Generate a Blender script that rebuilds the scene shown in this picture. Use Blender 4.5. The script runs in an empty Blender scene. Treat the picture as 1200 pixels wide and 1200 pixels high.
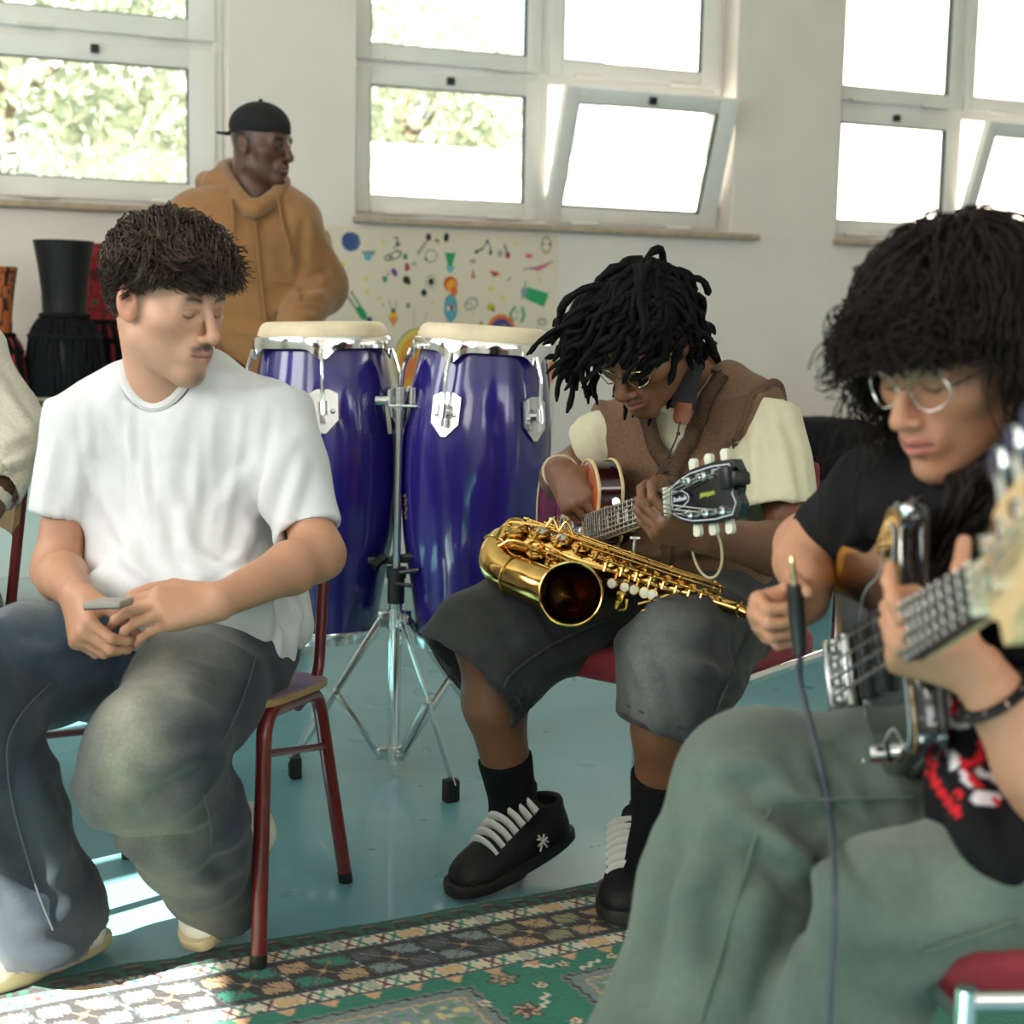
import bpy, bmesh, math, random
import numpy as np
from mathutils import Vector, Matrix

random.seed(7)
rng = np.random.default_rng(7)
SC = bpy.context.scene
COL = SC.collection
R = math.radians

# ------------------------------------------------------------------ camera
FPX = 1750.0                      # focal length for the 1200 px frame
PITCH, ROLL, EYE = R(7.08), R(1.15), 1.05
_fw = np.array([0, math.cos(PITCH), -math.sin(PITCH)])
_up0 = np.array([0, math.sin(PITCH), math.cos(PITCH)])
_r0 = np.array([1.0, 0, 0])
CUP = _up0 * math.cos(ROLL) - _r0 * math.sin(ROLL)
CRT = _r0 * math.cos(ROLL) + _up0 * math.sin(ROLL)
CPOS = np.array([0, 0, EYE])
cam = bpy.data.cameras.new('camera')
cam.sensor_fit = 'HORIZONTAL'
cam.sensor_width = 24.0
cam.lens = 24.0 * FPX / 1200.0
cam.dof.use_dof = True
cam.dof.focus_distance = 2.75
cam.dof.aperture_fstop = 2.8
cam.clip_start = 0.05
cam_o = bpy.data.objects.new('camera', cam)
M = Matrix.Identity(4)
for i in range(3):
    M[i][0], M[i][1], M[i][2], M[i][3] = CRT[i], CUP[i], -_fw[i], CPOS[i]
cam_o.matrix_world = M
COL.objects.link(cam_o)
SC.camera = cam_o

# ------------------------------------------------------------------ room frame (walls turned 21.5 degrees to the view)
YAW = R(21.5)
DW = np.array([math.cos(YAW), math.sin(YAW), 0.0])     # along the window wall, to the right
NW = np.array([math.sin(YAW), -math.cos(YAW), 0.0])    # from the window wall into the room
WA = np.array([-0.448, 6.029, 0.0])                    # a point at the foot of the window wall
UZ = np.array([0, 0, 1.0])

def W(s, t, z):                                         # room coordinates to world
    return WA + DW * s + NW * t + UZ * z

S_LEFT, S_RIGHT, T_REAR, Z_CEIL = -3.8, 4.6, 8.2, 3.05

# ------------------------------------------------------------------ world, sun, window light, exposure
world = bpy.data.worlds.new('world')
SC.world = world
world.use_nodes = True
bg = world.node_tree.nodes['Background']
bg.inputs[0].default_value = (0.86, 0.94, 1.0, 1)
bg.inputs[1].default_value = 2.0

SUN_AZ, SUN_EL = R(43), R(41)
sd = np.array([math.cos(SUN_AZ) * math.cos(SUN_EL), math.sin(SUN_AZ) * math.cos(SUN_EL), -math.sin(SUN_EL)])
sun = bpy.data.lights.new('sun', 'SUN')
sun.energy = 36.0
sun.angle = R(0.6)
sun.color = (1.0, 0.95, 0.86)
sun_o = bpy.data.objects.new('sun', sun)
sun_o.rotation_euler = Vector(-sd).to_track_quat('Z', 'Y').to_euler()
sun_o.location = (0, 0, 6)
COL.objects.link(sun_o)

def area(name, pos, direc, sx, sy, power, color):
    l = bpy.data.lights.new(name, 'AREA')
    l.shape = 'RECTANGLE'
    l.size, l.size_y = sx, sy
    l.energy = power
    l.color = color
    o = bpy.data.objects.new(name, l)
    o.location = tuple(pos)
    o.rotation_euler = Vector(-np.array(direc)).to_track_quat('Z', 'Y').to_euler()
    COL.objects.link(o)
    return o

# daylight entering by the row of windows in the left wall; the rear lamp is added as overall fill
area('window_daylight_left_near', W(S_LEFT + 0.03, 3.3, 2.05), DW - UZ * 0.12, 2.6, 1.15, 50, (1.0, 0.975, 0.96))
area('window_daylight_left_far', W(S_LEFT + 0.03, 6.6, 2.05), DW - UZ * 0.12, 2.6, 1.15, 34, (1.0, 0.975, 0.96))
area('window_daylight_rear', W(0.2, T_REAR - 0.03, 2.0), -NW - UZ * 0.1, 4.5, 1.2, 46, (1.0, 0.965, 0.94))

SC.view_settings.view_transform = 'Standard'
SC.view_settings.look = 'None'
SC.view_settings.gamma = 1.0
SC.view_settings.use_curve_mapping = False
SC.view_settings.exposure = 0.30
SC.cycles.max_bounces = 8
SC.cycles.transparent_max_bounces = 12
SC.cycles.sample_clamp_indirect = 6.0
SC.cycles.caustics_reflective = False
SC.cycles.caustics_refractive = False
try:
    SC.cycles.use_denoising = True
except Exception:
    pass

# ------------------------------------------------------------------ helpers
def P(x, y, Y):
    """point on the sight line of photo pixel (x, y) at the plan distance Y in front of the camera"""
    d = _fw + CRT * (x - 600) / FPX - CUP * (y - 600) / FPX
    return CPOS + d * (Y / d[1])

def PZ(x, y, z=0.0):
    d = _fw + CRT * (x - 600) / FPX - CUP * (y - 600) / FPX
    return CPOS + d * ((z - EYE) / d[2])

def PX(p):
    q = np.asarray(p) - CPOS
    k = q @ _fw
    return 600 + FPX * (q @ CRT) / k, 600 - FPX * (q @ CUP) / k

def lin(r, g, b):
    return tuple((c / 255 / 12.92) if c / 255 <= 0.04045 else ((c / 255 + 0.055) / 1.055) ** 2.4 for c in (r, g, b))

def nrm(v):
    v = np.asarray(v, float)
    return v / (np.linalg.norm(v) + 1e-12)

def V3(*a):
    return np.array(a, float)

MATS = {}
def mat(name, color=(0.5, 0.5, 0.5), rough=0.6, metal=0.0, noise=0.0, nscale=20.0, bump=0.0, bscale=60.0, stretch=(1, 1, 1),
        attr=None, coat=0.0, sheen=0.0, spec=0.5, color2=None, lo=0.35, hi=0.65, detail=4.0, sss=0.0, wave=None, hairsheen=0.0):
    """procedural surface: base colour (or colour attribute) varied by noise, with bump"""
    if name in MATS:
        return MATS[name]
    m = bpy.data.materials.new(name)
    m.use_nodes = True
    nt = m.node_tree
    N, L = nt.nodes, nt.links
    b = N['Principled BSDF']
    b.inputs['Base Color'].default_value = (*color, 1)
    b.inputs['Roughness'].default_value = rough
    b.inputs['Metallic'].default_value = metal
    b.inputs['Specular IOR Level'].default_value = spec
    if coat:
        b.inputs['Coat Weight'].default_value = coat
        b.inputs['Coat Roughness'].default_value = 0.06
    if sheen:
        b.inputs['Sheen Weight'].default_value = sheen
        b.inputs['Sheen Roughness'].default_value = 0.5
    if sss:
        b.inputs['Subsurface Weight'].default_value = sss
        b.inputs['Subsurface Radius'].default_value = (0.012, 0.005, 0.003)
        b.inputs['Subsurface Scale'].default_value = 0.5
    tc = N.new('ShaderNodeTexCoord')
    mp = N.new('ShaderNodeMapping')
    mp.inputs['Scale'].default_value = stretch
    L.new(tc.outputs['Object'], mp.inputs['Vector'])
    csock = None
    if attr:
        a = N.new('ShaderNodeAttribute')
        a.attribute_name = attr
        csock = a.outputs['Color']
    if noise or color2:
        n = N.new('ShaderNodeTexNoise')
        n.inputs['Scale'].default_value = nscale
        n.inputs['Detail'].default_value = detail
        L.new(mp.outputs[0], n.inputs['Vector'])
        r = N.new('ShaderNodeMapRange')
        r.inputs['From Min'].default_value, r.inputs['From Max'].default_value = lo, hi
        L.new(n.outputs['Fac'], r.inputs['Value'])
        if color2:
            mx = N.new('ShaderNodeMix'); mx.data_type = 'RGBA'
            L.new(r.outputs[0], mx.inputs['Factor'])
            if csock: L.new(csock, mx.inputs[6])
            else: mx.inputs[6].default_value = (*color, 1)
            mx.inputs[7].default_value = (*color2, 1)
            csock = mx.outputs[2]
        else:
            r.inputs['To Min'].default_value, r.inputs['To Max'].default_value = 1 - noise, 1 + noise
            mx = N.new('ShaderNodeMix'); mx.data_type = 'RGBA'; mx.blend_type = 'MULTIPLY'
            mx.inputs['Factor'].default_value = 1.0
            if csock: L.new(csock, mx.inputs[6])
            else: mx.inputs[6].default_value = (*color, 1)
            cb = N.new('ShaderNodeCombineColor')
            for i in range(3): L.new(r.outputs[0], cb.inputs[i])
            L.new(cb.outputs[0], mx.inputs[7])
            csock = mx.outputs[2]
    if csock:
        L.new(csock, b.inputs['Base Color'])
    if bump:
        bn = N.new('ShaderNodeBump')
        bn.inputs['Strength'].default_value = bump
        bn.inputs['Distance'].default_value = 0.004
        if wave:
            wv = N.new('ShaderNodeTexWave')
            wv.wave_type = 'BANDS'; wv.bands_direction = wave
            wv.inputs['Scale'].default_value = bscale
            wv.inputs['Distortion'].default_value = 0.6
            L.new(mp.outputs[0], wv.inputs['Vector'])
            L.new(wv.outputs['Fac'], bn.inputs['Height'])
        else:
            n2 = N.new('ShaderNodeTexNoise')
            n2.inputs['Scale'].default_value = bscale
            n2.inputs['Detail'].default_value = 3
            L.new(mp.outputs[0], n2.inputs['Vector'])
            L.new(n2.outputs['Fac'], bn.inputs['Height'])
        L.new(bn.outputs[0], b.inputs['Normal'])
    MATS[name] = m
    return m

def set_props(o, label=None, cat=None, group=None, kind=None):
    if label: o['label'] = label
    if cat: o['category'] = cat
    if group: o['group'] = group
    if kind: o['kind'] = kind
    return o

def link(name, me, material=None, parent=None):
    o = bpy.data.objects.new(name, me)
    COL.objects.link(o)
    if material is not None and me is not None:
        me.materials.append(material)
    if parent is not None:
        o.parent = parent
        if parent.parent is None:
            o.matrix_parent_inverse = parent.matrix_basis.inverted()
    return o

def empty(name, loc, label, cat, group=None):
    o = bpy.data.objects.new(name, None)
    o.empty_display_size = 0.05
    o.location = tuple(loc)
    COL.objects.link(o)
    set_props(o, label, cat, group)
    return o

def copy_tree(o, parent=None):
    c = o.copy()
    COL.objects.link(c)
    if parent is not None:
        c.parent = parent
    for ch in list(o.children):
        copy_tree(ch, c)
    return c

def frame_from(axis, hint=(0, 0, 1)):
    z = nrm(axis)
    h = np.asarray(hint, float)
    if abs(z @ nrm(h)) > 0.98:
        h = np.array([1.0, 0, 0]) if abs(z[0]) < 0.9 else np.array([0, 1.0, 0])
    x = nrm(np.cross(h, z))
    y = np.cross(z, x)
    return x, y, z

class MB:
    """collects shapes for one mesh object"""
    def __init__(self):
        self.v, self.f, self.c = [], [], []
        self.n = 0
    def add(self, verts, faces, col=None):
        verts = np.asarray(verts, float)
        self.v.append(verts)
        self.f += [tuple(i + self.n for i in f) for f in faces]
        if col is not None:
            self.c.append(np.tile(np.asarray(col, float), (len(verts), 1)) if np.ndim(col) == 1 else np.asarray(col, float))
        else:
            self.c.append(np.ones((len(verts), 3)) * 0.5)
        self.n += len(verts)
        return self
    def box(self, c, size, ax=None, bev=0.0, col=None):
        c = np.asarray(c, float); h = np.asarray(size, float) / 2
        X, Y, Z = ax if ax is not None else (V3(1, 0, 0), V3(0, 1, 0), V3(0, 0, 1))
        if bev <= 0:
            vs = [c + X * h[0] * i + Y * h[1] * j + Z * h[2] * k for i in (-1, 1) for j in (-1, 1) for k in (-1, 1)]
            fs = [(0, 1, 3, 2), (4, 6, 7, 5), (0, 4, 5, 1), (2, 3, 7, 6), (0, 2, 6, 4), (1, 5, 7, 3)]
            return self.add(vs, fs, col)
        bm = bmesh.new()
        bmesh.ops.create_cube(bm, size=2.0)
        for v in bm.verts:
            v.co = Vector((v.co.x * h[0], v.co.y * h[1], v.co.z * h[2]))
        bmesh.ops.bevel(bm, geom=list(bm.edges), offset=min(bev, 0.49 * 2 * h.min()), segments=2, profile=0.5, affect='EDGES')
        bm.verts.index_update()
        vs = [c + X * v.co.x + Y * v.co.y + Z * v.co.z for v in bm.verts]
        fs = [tuple(v.index for v in f.verts) for f in bm.faces]
        bm.free()
        return self.add(vs, fs, col)
    def tube(self, pts, r, n=10, cap=True, col=None, flat=None, hint=(0, 0, 1)):
        """swept round (or flattened) bar along a polyline"""
        pts = np.asarray(pts, float)
        m = len(pts)
        rr = np.full(m, r, float) if np.ndim(r) == 0 else np.asarray(r, float)
        T = np.gradient(pts, axis=0)
        T /= np.linalg.norm(T, axis=1)[:, None] + 1e-12
        x, y, _ = frame_from(T[0], hint)
        vs = []
        a = np.arange(n) * 2 * math.pi / n
        for i in range(m):
            x = nrm(x - T[i] * (x @ T[i])); y = np.cross(T[i], x)
            k = 1.0 if flat is None else flat
            vs.append(pts[i] + rr[i] * (np.outer(np.cos(a), x) + k * np.outer(np.sin(a), y)))
        vs = np.concatenate(vs)
        fs = [(i * n + j, i * n + (j + 1) % n, (i + 1) * n + (j + 1) % n, (i + 1) * n + j) for i in range(m - 1) for j in range(n)]
        if cap:
            fs.append(tuple(range(n - 1, -1, -1)))
            fs.append(tuple((m - 1) * n + j for j in range(n)))
        return self.add(vs, fs, col)
    def lathe(self, prof, origin, axis=(0, 0, 1), n=48, col=None, a0=0.0, a1=2 * math.pi, hint=(0, 1, 0)):
        """prof: list of (radius, height along axis)"""
        x, y, z = frame_from(axis, hint)
        o = np.asarray(origin, float)
        full = abs(a1 - a0 - 2 * math.pi) < 1e-6
        k = n if full else n + 1
        a = a0 + (a1 - a0) * np.arange(k) / n
        vs = np.concatenate([o + z * h + r * (np.outer(np.cos(a), x) + np.outer(np.sin(a), y)) for r, h in prof])
        fs = []
        for i in range(len(prof) - 1):
            for j in range(n):
                j2 = (j + 1) % k
                fs.append((i * k + j, i * k + j2, (i + 1) * k + j2, (i + 1) * k + j))
        return self.add(vs, fs, col)
    def prism(self, poly, origin, X, Y, depth, col=None, Z=None):
        """polygon in the plane (X, Y), extruded by depth along X x Y"""
        X, Y = np.asarray(X, float), np.asarray(Y, float)
        Z = nrm(np.cross(X, Y)) if Z is None else Z
        o = np.asarray(origin, float)
        n = len(poly)
        a = [o + X * p[0] + Y * p[1] for p in poly]
        b = [q + Z * depth for q in a]
        fs = [tuple(range(n - 1, -1, -1)), tuple(range(n, 2 * n))] + [(i, (i + 1) % n, n + (i + 1) % n, n + i) for i in range(n)]
        return self.add(a + b, fs, col)
    def ball(self, c, r, n=12, m=8, ax=None, col=None):
        c = np.asarray(c, float); r = np.full(3, r, float) if np.ndim(r) == 0 else np.asarray(r, float)
        X, Y, Z = ax if ax is not None else (V3(1, 0, 0), V3(0, 1, 0), V3(0, 0, 1))
        vs = [c - Z * r[2]]
        for i in range(1, m):
            p = -math.pi / 2 + math.pi * i / m
            for j in range(n):
                q = 2 * math.pi * j / n
                vs.append(c + X * r[0] * math.cos(p) * math.cos(q) + Y * r[1] * math.cos(p) * math.sin(q) + Z * r[2] * math.sin(p))
        vs.append(c + Z * r[2])
        fs = [(0, 1 + (j + 1) % n, 1 + j) for j in range(n)]
        for i in range(m - 2):
            for j in range(n):
                a = 1 + i * n
                fs.append((a + j, a + (j + 1) % n, a + n + (j + 1) % n, a + n + j))
        t = len(vs) - 1; a = 1 + (m - 2) * n
        fs += [(a + j, a + (j + 1) % n, t) for j in range(n)]
        return self.add(vs, fs, col)
    def torus(self, c, axis, Rr, r, n=32, m=8, col=None, hint=(0, 1, 0)):
        x, y, z = frame_from(axis, hint)
        a = np.linspace(0, 2 * math.pi, n + 1)[:-1]
        vs = []
        for t in a:
            d = x * math.cos(t) + y * math.sin(t)
            for k in range(m):
                q = 2 * math.pi * k / m
                vs.append(np.asarray(c) + d * (Rr + r * math.cos(q)) + z * r * math.sin(q))
        fs = [(i * m + k, ((i + 1) % n) * m + k, ((i + 1) % n) * m + (k + 1) % m, i * m + (k + 1) % m) for i in range(n) for k in range(m)]
        return self.add(vs, fs, col)
    def mesh(self, name, smooth=True, angle=35, colattr=False):
        v = np.concatenate(self.v) if self.v else np.zeros((0, 3))
        me = bpy.data.meshes.new(name)
        me.from_pydata([tuple(p) for p in v], [], self.f)
        me.validate()
        me.update()
        if smooth:
            me.polygons.foreach_set('use_smooth', [True] * len(me.polygons))
            me.set_sharp_from_angle(angle=R(angle))
        if colattr:
            set_col(me, np.concatenate(self.c))
        return me
    def build(self, name, material, parent=None, smooth=True, angle=35, colattr=False):
        return link(name, self.mesh(name, smooth, angle, colattr), material, parent)

def set_col(me, c):
    a = me.color_attributes.new('Col', 'FLOAT_COLOR', 'POINT')
    full = np.ones((len(c), 4), np.float32)
    full[:, :3] = c
    a.data.foreach_set('color', full.ravel())

def fast_mesh(name, v, quads, smooth=True, col=None):
    me = bpy.data.meshes.new(name)
    n, k = len(v), len(quads)
    me.vertices.add(n)
    me.vertices.foreach_set('co', np.asarray(v, np.float32).ravel())
    w = quads.shape[1]
    me.loops.add(k * w)
    me.loops.foreach_set('vertex_index', np.asarray(quads, np.int32).ravel())
    me.polygons.add(k)
    me.polygons.foreach_set('loop_start', np.arange(0, k * w, w, dtype=np.int32))
    me.polygons.foreach_set('use_smooth', np.full(k, smooth))
    me.update(calc_edges=True)
    if col is not None:
        set_col(me, col)
    return me

def bez(p0, p1, p2, p3, n=12):
    t = np.linspace(0, 1, n)[:, None]
    p0, p1, p2, p3 = map(lambda q: np.asarray(q, float), (p0, p1, p2, p3))
    return (1 - t) ** 3 * p0 + 3 * (1 - t) ** 2 * t * p1 + 3 * (1 - t) * t ** 2 * p2 + t ** 3 * p3

def smooth_path(pts, n=6):
    """Catmull-Rom through the points"""
    p = np.asarray(pts, float)
    p = np.vstack([2 * p[0] - p[1], p, 2 * p[-1] - p[-2]])
    out = []
    for i in range(1, len(p) - 2):
        for t in np.linspace(0, 1, n, endpoint=False):
            out.append(0.5 * ((2 * p[i]) + (-p[i - 1] + p[i + 1]) * t + (2 * p[i - 1] - 5 * p[i] + 4 * p[i + 1] - p[i + 2]) * t * t
                              + (-p[i - 1] + 3 * p[i] - 3 * p[i + 1] + p[i + 2]) * t ** 3))
    out.append(p[-2])
    return np.array(out)

def round_path(pts, rad, n=6):
    """polyline with its corners rounded"""
    p = [np.asarray(q, float) for q in pts]
    out = [p[0]]
    for i in range(1, len(p) - 1):
        a, b, c = p[i - 1], p[i], p[i + 1]
        r1 = min(rad, 0.45 * np.linalg.norm(b - a)); r2 = min(rad, 0.45 * np.linalg.norm(c - b))
        s, e = b + nrm(a - b) * r1, b + nrm(c - b) * r2
        for t in np.linspace(0, 1, n):
            out.append((1 - t) ** 2 * s + 2 * t * (1 - t) * b + t * t * e)
    out.append(p[-1])
    return np.array(out)

# ------------------------------------------------------------------ common materials
CHROME = mat('chrome', (0.82, 0.82, 0.83), 0.10, 1.0)
STEEL = mat('brushed_steel', (0.70, 0.71, 0.71), 0.22, 1.0)
BLACKP = mat('black_plastic', lin(22, 22, 24), 0.4)
RUBBER = mat('black_rubber', lin(20, 20, 21), 0.7)
BRASS = mat('lacquered_brass', lin(214, 172, 100), 0.14, 1.0, noise=0.14, nscale=30)
# ------------------------------------------------------------------ structure: floor, ceiling, walls
def wall_material():
    m = mat('painted_block_wall', lin(229, 220, 211), 0.75, noise=0.03, nscale=3.0)
    nt = m.node_tree; N, L = nt.nodes, nt.links
    b = N['Principled BSDF']
    tc = N.new('ShaderNodeTexCoord'); mp = N.new('ShaderNodeMapping')
    mp.inputs['Rotation'].default_value = (R(90), 0, 0)
    L.new(tc.outputs['Object'], mp.inputs[0])
    br = N.new('ShaderNodeTexBrick')
    br.inputs['Scale'].default_value = 1.0
    br.inputs['Mortar Size'].default_value = 0.004
    br.inputs['Mortar Smooth'].default_value = 0.6
    br.inputs['Brick Width'].default_value = 0.5
    br.inputs['Row Height'].default_value = 0.25
    L.new(mp.outputs[0], br.inputs['Vector'])
    n = N.new('ShaderNodeTexNoise'); n.inputs['Scale'].default_value = 9; n.inputs['Detail'].default_value = 6
    L.new(tc.outputs['Object'], n.inputs['Vector'])
    ad = N.new('ShaderNodeMath'); ad.operation = 'MULTIPLY_ADD'; ad.inputs[1].default_value = -0.6
    L.new(br.outputs['Fac'], ad.inputs[0]); L.new(n.outputs['Fac'], ad.inputs[2])
    bp = N.new('ShaderNodeBump'); bp.inputs['Strength'].default_value = 0.25; bp.inputs['Distance'].default_value = 0.01
    L.new(ad.outputs[0], bp.inputs['Height']); L.new(bp.outputs[0], b.inputs['Normal'])
    return m
WALL = wall_material()
FRAME = mat('white_window_frame', lin(232, 230, 224), 0.38, noise=0.02, nscale=8)
CEILM = mat('ceiling_paint', lin(232, 229, 222), 0.85, noise=0.02, nscale=4)
BASEM = mat('baseboard_paint', lin(214, 214, 206), 0.5, noise=0.03, nscale=10)
SILLM = mat('stone_sill', lin(176, 156, 134), 0.55, noise=0.10, nscale=26, bump=0.1)
GASK = mat('window_gasket', lin(30, 52, 50), 0.5)

def floor_material():
    m = mat('teal_painted_floor', lin(104, 156, 164), 0.26, noise=0.06, nscale=2.2, color2=None, coat=0.25)
    nt = m.node_tree; N, L = nt.nodes, nt.links
    b = N['Principled BSDF']
    tc = N.new('ShaderNodeTexCoord')
    n = N.new('ShaderNodeTexNoise'); n.inputs['Scale'].default_value = 7; n.inputs['Detail'].default_value = 8
    L.new(tc.outputs['Object'], n.inputs['Vector'])
    r = N.new('ShaderNodeMapRange'); r.inputs['To Min'].default_value = 0.20; r.inputs['To Max'].default_value = 0.42
    L.new(n.outputs['Fac'], r.inputs['Value']); L.new(r.outputs[0], b.inputs['Roughness'])
    n2 = N.new('ShaderNodeTexNoise'); n2.inputs['Scale'].default_value = 60; n2.inputs['Detail'].default_value = 3
    L.new(tc.outputs['Object'], n2.inputs['Vector'])
    bp = N.new('ShaderNodeBump'); bp.inputs['Strength'].default_value = 0.06; bp.inputs['Distance'].default_value = 0.003
    L.new(n2.outputs['Fac'], bp.inputs['Height']); L.new(bp.outputs[0], b.inputs['Normal'])
    return m
FLOOR = floor_material()

def glass_material():
    m = bpy.data.materials.new('window_glass')
    m.use_nodes = True
    nt = m.node_tree; N, L = nt.nodes, nt.links
    N.remove(N['Principled BSDF'])
    out = N['Material Output']
    t = N.new('ShaderNodeBsdfTransparent'); t.inputs[0].default_value = (0.95, 0.97, 0.96, 1)
    g = N.new('ShaderNodeBsdfGlossy'); g.inputs['Roughness'].default_value = 0.03
    lw = N.new('ShaderNodeLayerWeight'); lw.inputs[0].default_value = 0.5
    pw = N.new('ShaderNodeMath'); pw.operation = 'POWER'; pw.inputs[1].default_value = 4.0
    L.new(lw.outputs['Facing'], pw.inputs[0])
    fr = N.new('ShaderNodeMath'); fr.operation = 'MULTIPLY_ADD'; fr.inputs[1].default_value = 0.5; fr.inputs[2].default_value = 0.05
    L.new(pw.outputs[0], fr.inputs[0])
    mx = N.new('ShaderNodeMixShader')
    L.new(fr.outputs[0], mx.inputs[0]); L.new(t.outputs[0], mx.inputs[1]); L.new(g.outputs[0], mx.inputs[2])
    L.new(mx.outputs[0], out.inputs[0])
    return m
GLASS = glass_material()

ROOMAX = (DW, NW, UZ)
def wbox(mb, s0, s1, t0, t1, z0, z1):
    mb.box(W((s0 + s1) / 2, (t0 + t1) / 2, (z0 + z1) / 2), (abs(s1 - s0), abs(t1 - t0), abs(z1 - z0)), ROOMAX)

def to_room_local(o):
    """turn a wall object's own axes to the room so its texture follows the wall"""
    Mx = Matrix.Identity(4)
    for i in range(3):
        Mx[i][0], Mx[i][1], Mx[i][2], Mx[i][3] = DW[i], -NW[i], UZ[i], WA[i]
    o.data.transform(Mx.inverted())
    o.matrix_basis = Mx
    return o

mb = MB(); wbox(mb, S_LEFT - .3, S_RIGHT + .3, -0.3, T_REAR + .3, -0.2, 0.0)
o = mb.build('floor', FLOOR, smooth=False); set_props(o, 'glossy teal painted concrete floor of the music room', 'floor', kind='structure')
mb = MB(); wbox(mb, S_LEFT - .3, S_RIGHT + .3, -0.3, T_REAR + .3, Z_CEIL, Z_CEIL + 0.2)
o = mb.build('ceiling', CEILM, smooth=False); set_props(o, 'plain white ceiling over the room', 'ceiling', kind='structure')

Z0, Z1 = 1.465, 2.72
B_OPEN = [(-2.37, -0.70), (-0.205, 1.475), (2.0, 3.68)]
def pierced(mb, opens, a0, a1, z0, z1, boxf):
    """wall run from a0 to a1 with openings (all from z0 to z1)"""
    boxf(mb, a0, a1, 0.0, z0); boxf(mb, a0, a1, z1, Z_CEIL)
    e = a0
    for o0, o1 in opens:
        boxf(mb, e, o0, z0, z1); e = o1
    boxf(mb, e, a1, z0, z1)
mb = MB()
pierced(mb, B_OPEN, S_LEFT, S_RIGHT, Z0, Z1, lambda m, a, b, c, d: wbox(m, a, b, -0.26, 0.0, c, d))
o = to_room_local(mb.build('wall_back', WALL, smooth=False)); set_props(o, 'off white painted block wall with three window openings', 'wall', kind='structure')
L_OPEN = [(1.0, 2.9), (3.22, 5.1), (5.5, 7.4)]
LZ1 = 2.50
mb = MB()
pierced(mb, L_OPEN, 0.0, T_REAR, Z0, LZ1, lambda m, a, b, c, d: wbox(m, S_LEFT - 0.26, S_LEFT, a, b, c, d))
o = to_room_local(mb.build('wall_left', WALL, smooth=False)); set_props(o, 'off white wall with the sunny windows', 'wall', kind='structure')
mb = MB(); wbox(mb, S_RIGHT, S_RIGHT + .26, 0, T_REAR, 0, Z_CEIL)
o = to_room_local(mb.build('wall_right', WALL, smooth=False)); set_props(o, 'plain off white wall at the far end', 'wall', kind='structure')
R_OPEN = [(-2.2, -0.5), (-0.2, 1.5), (1.8, 3.5)]
mb = MB()
pierced(mb, R_OPEN, S_LEFT, S_RIGHT, Z0, 2.6, lambda m, a, b, c, d: wbox(m, a, b, T_REAR, T_REAR + .26, c, d))
o = to_room_local(mb.build('wall_front', WALL, smooth=False)); set_props(o, 'off white wall opposite the back windows', 'wall', kind='structure')
mb = MB(); wbox(mb, S_LEFT, S_RIGHT, 0, 0.014, 0.0, 0.085)
o = mb.build('baseboard_back', BASEM, smooth=False); set_props(o, 'low pale baseboard along the back wall', 'baseboard', kind='structure')
mb = MB(); wbox(mb, S_LEFT, S_LEFT + 0.014, 0.014, T_REAR, 0.0, 0.085)
o = mb.build('baseboard_left', BASEM, smooth=False); set_props(o, 'low pale baseboard along the side wall', 'baseboard', kind='structure')

# ------------------------------------------------------------------ windows
def ring(mb, org, X, Y, Z, x0, x1, y0, y1, wl, wr, wb, wt, d0, d1):
    """rectangular frame in the plane (X, Y), depth d0..d1 along Z"""
    def b(a0, a1, b0, b1):
        mb.box(org + X * (a0 + a1) / 2 + Y * (b0 + b1) / 2 + Z * (d0 + d1) / 2, (a1 - a0, b1 - b0, d1 - d0), (X, Y, Z), 0.004)
    b(x0, x0 + wl, y0, y1); b(x1 - wr, x1, y0, y1)
    b(x0 + wl, x1 - wr, y0, y0 + wb); b(x0 + wl, x1 - wr, y1 - wt, y1)

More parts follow.
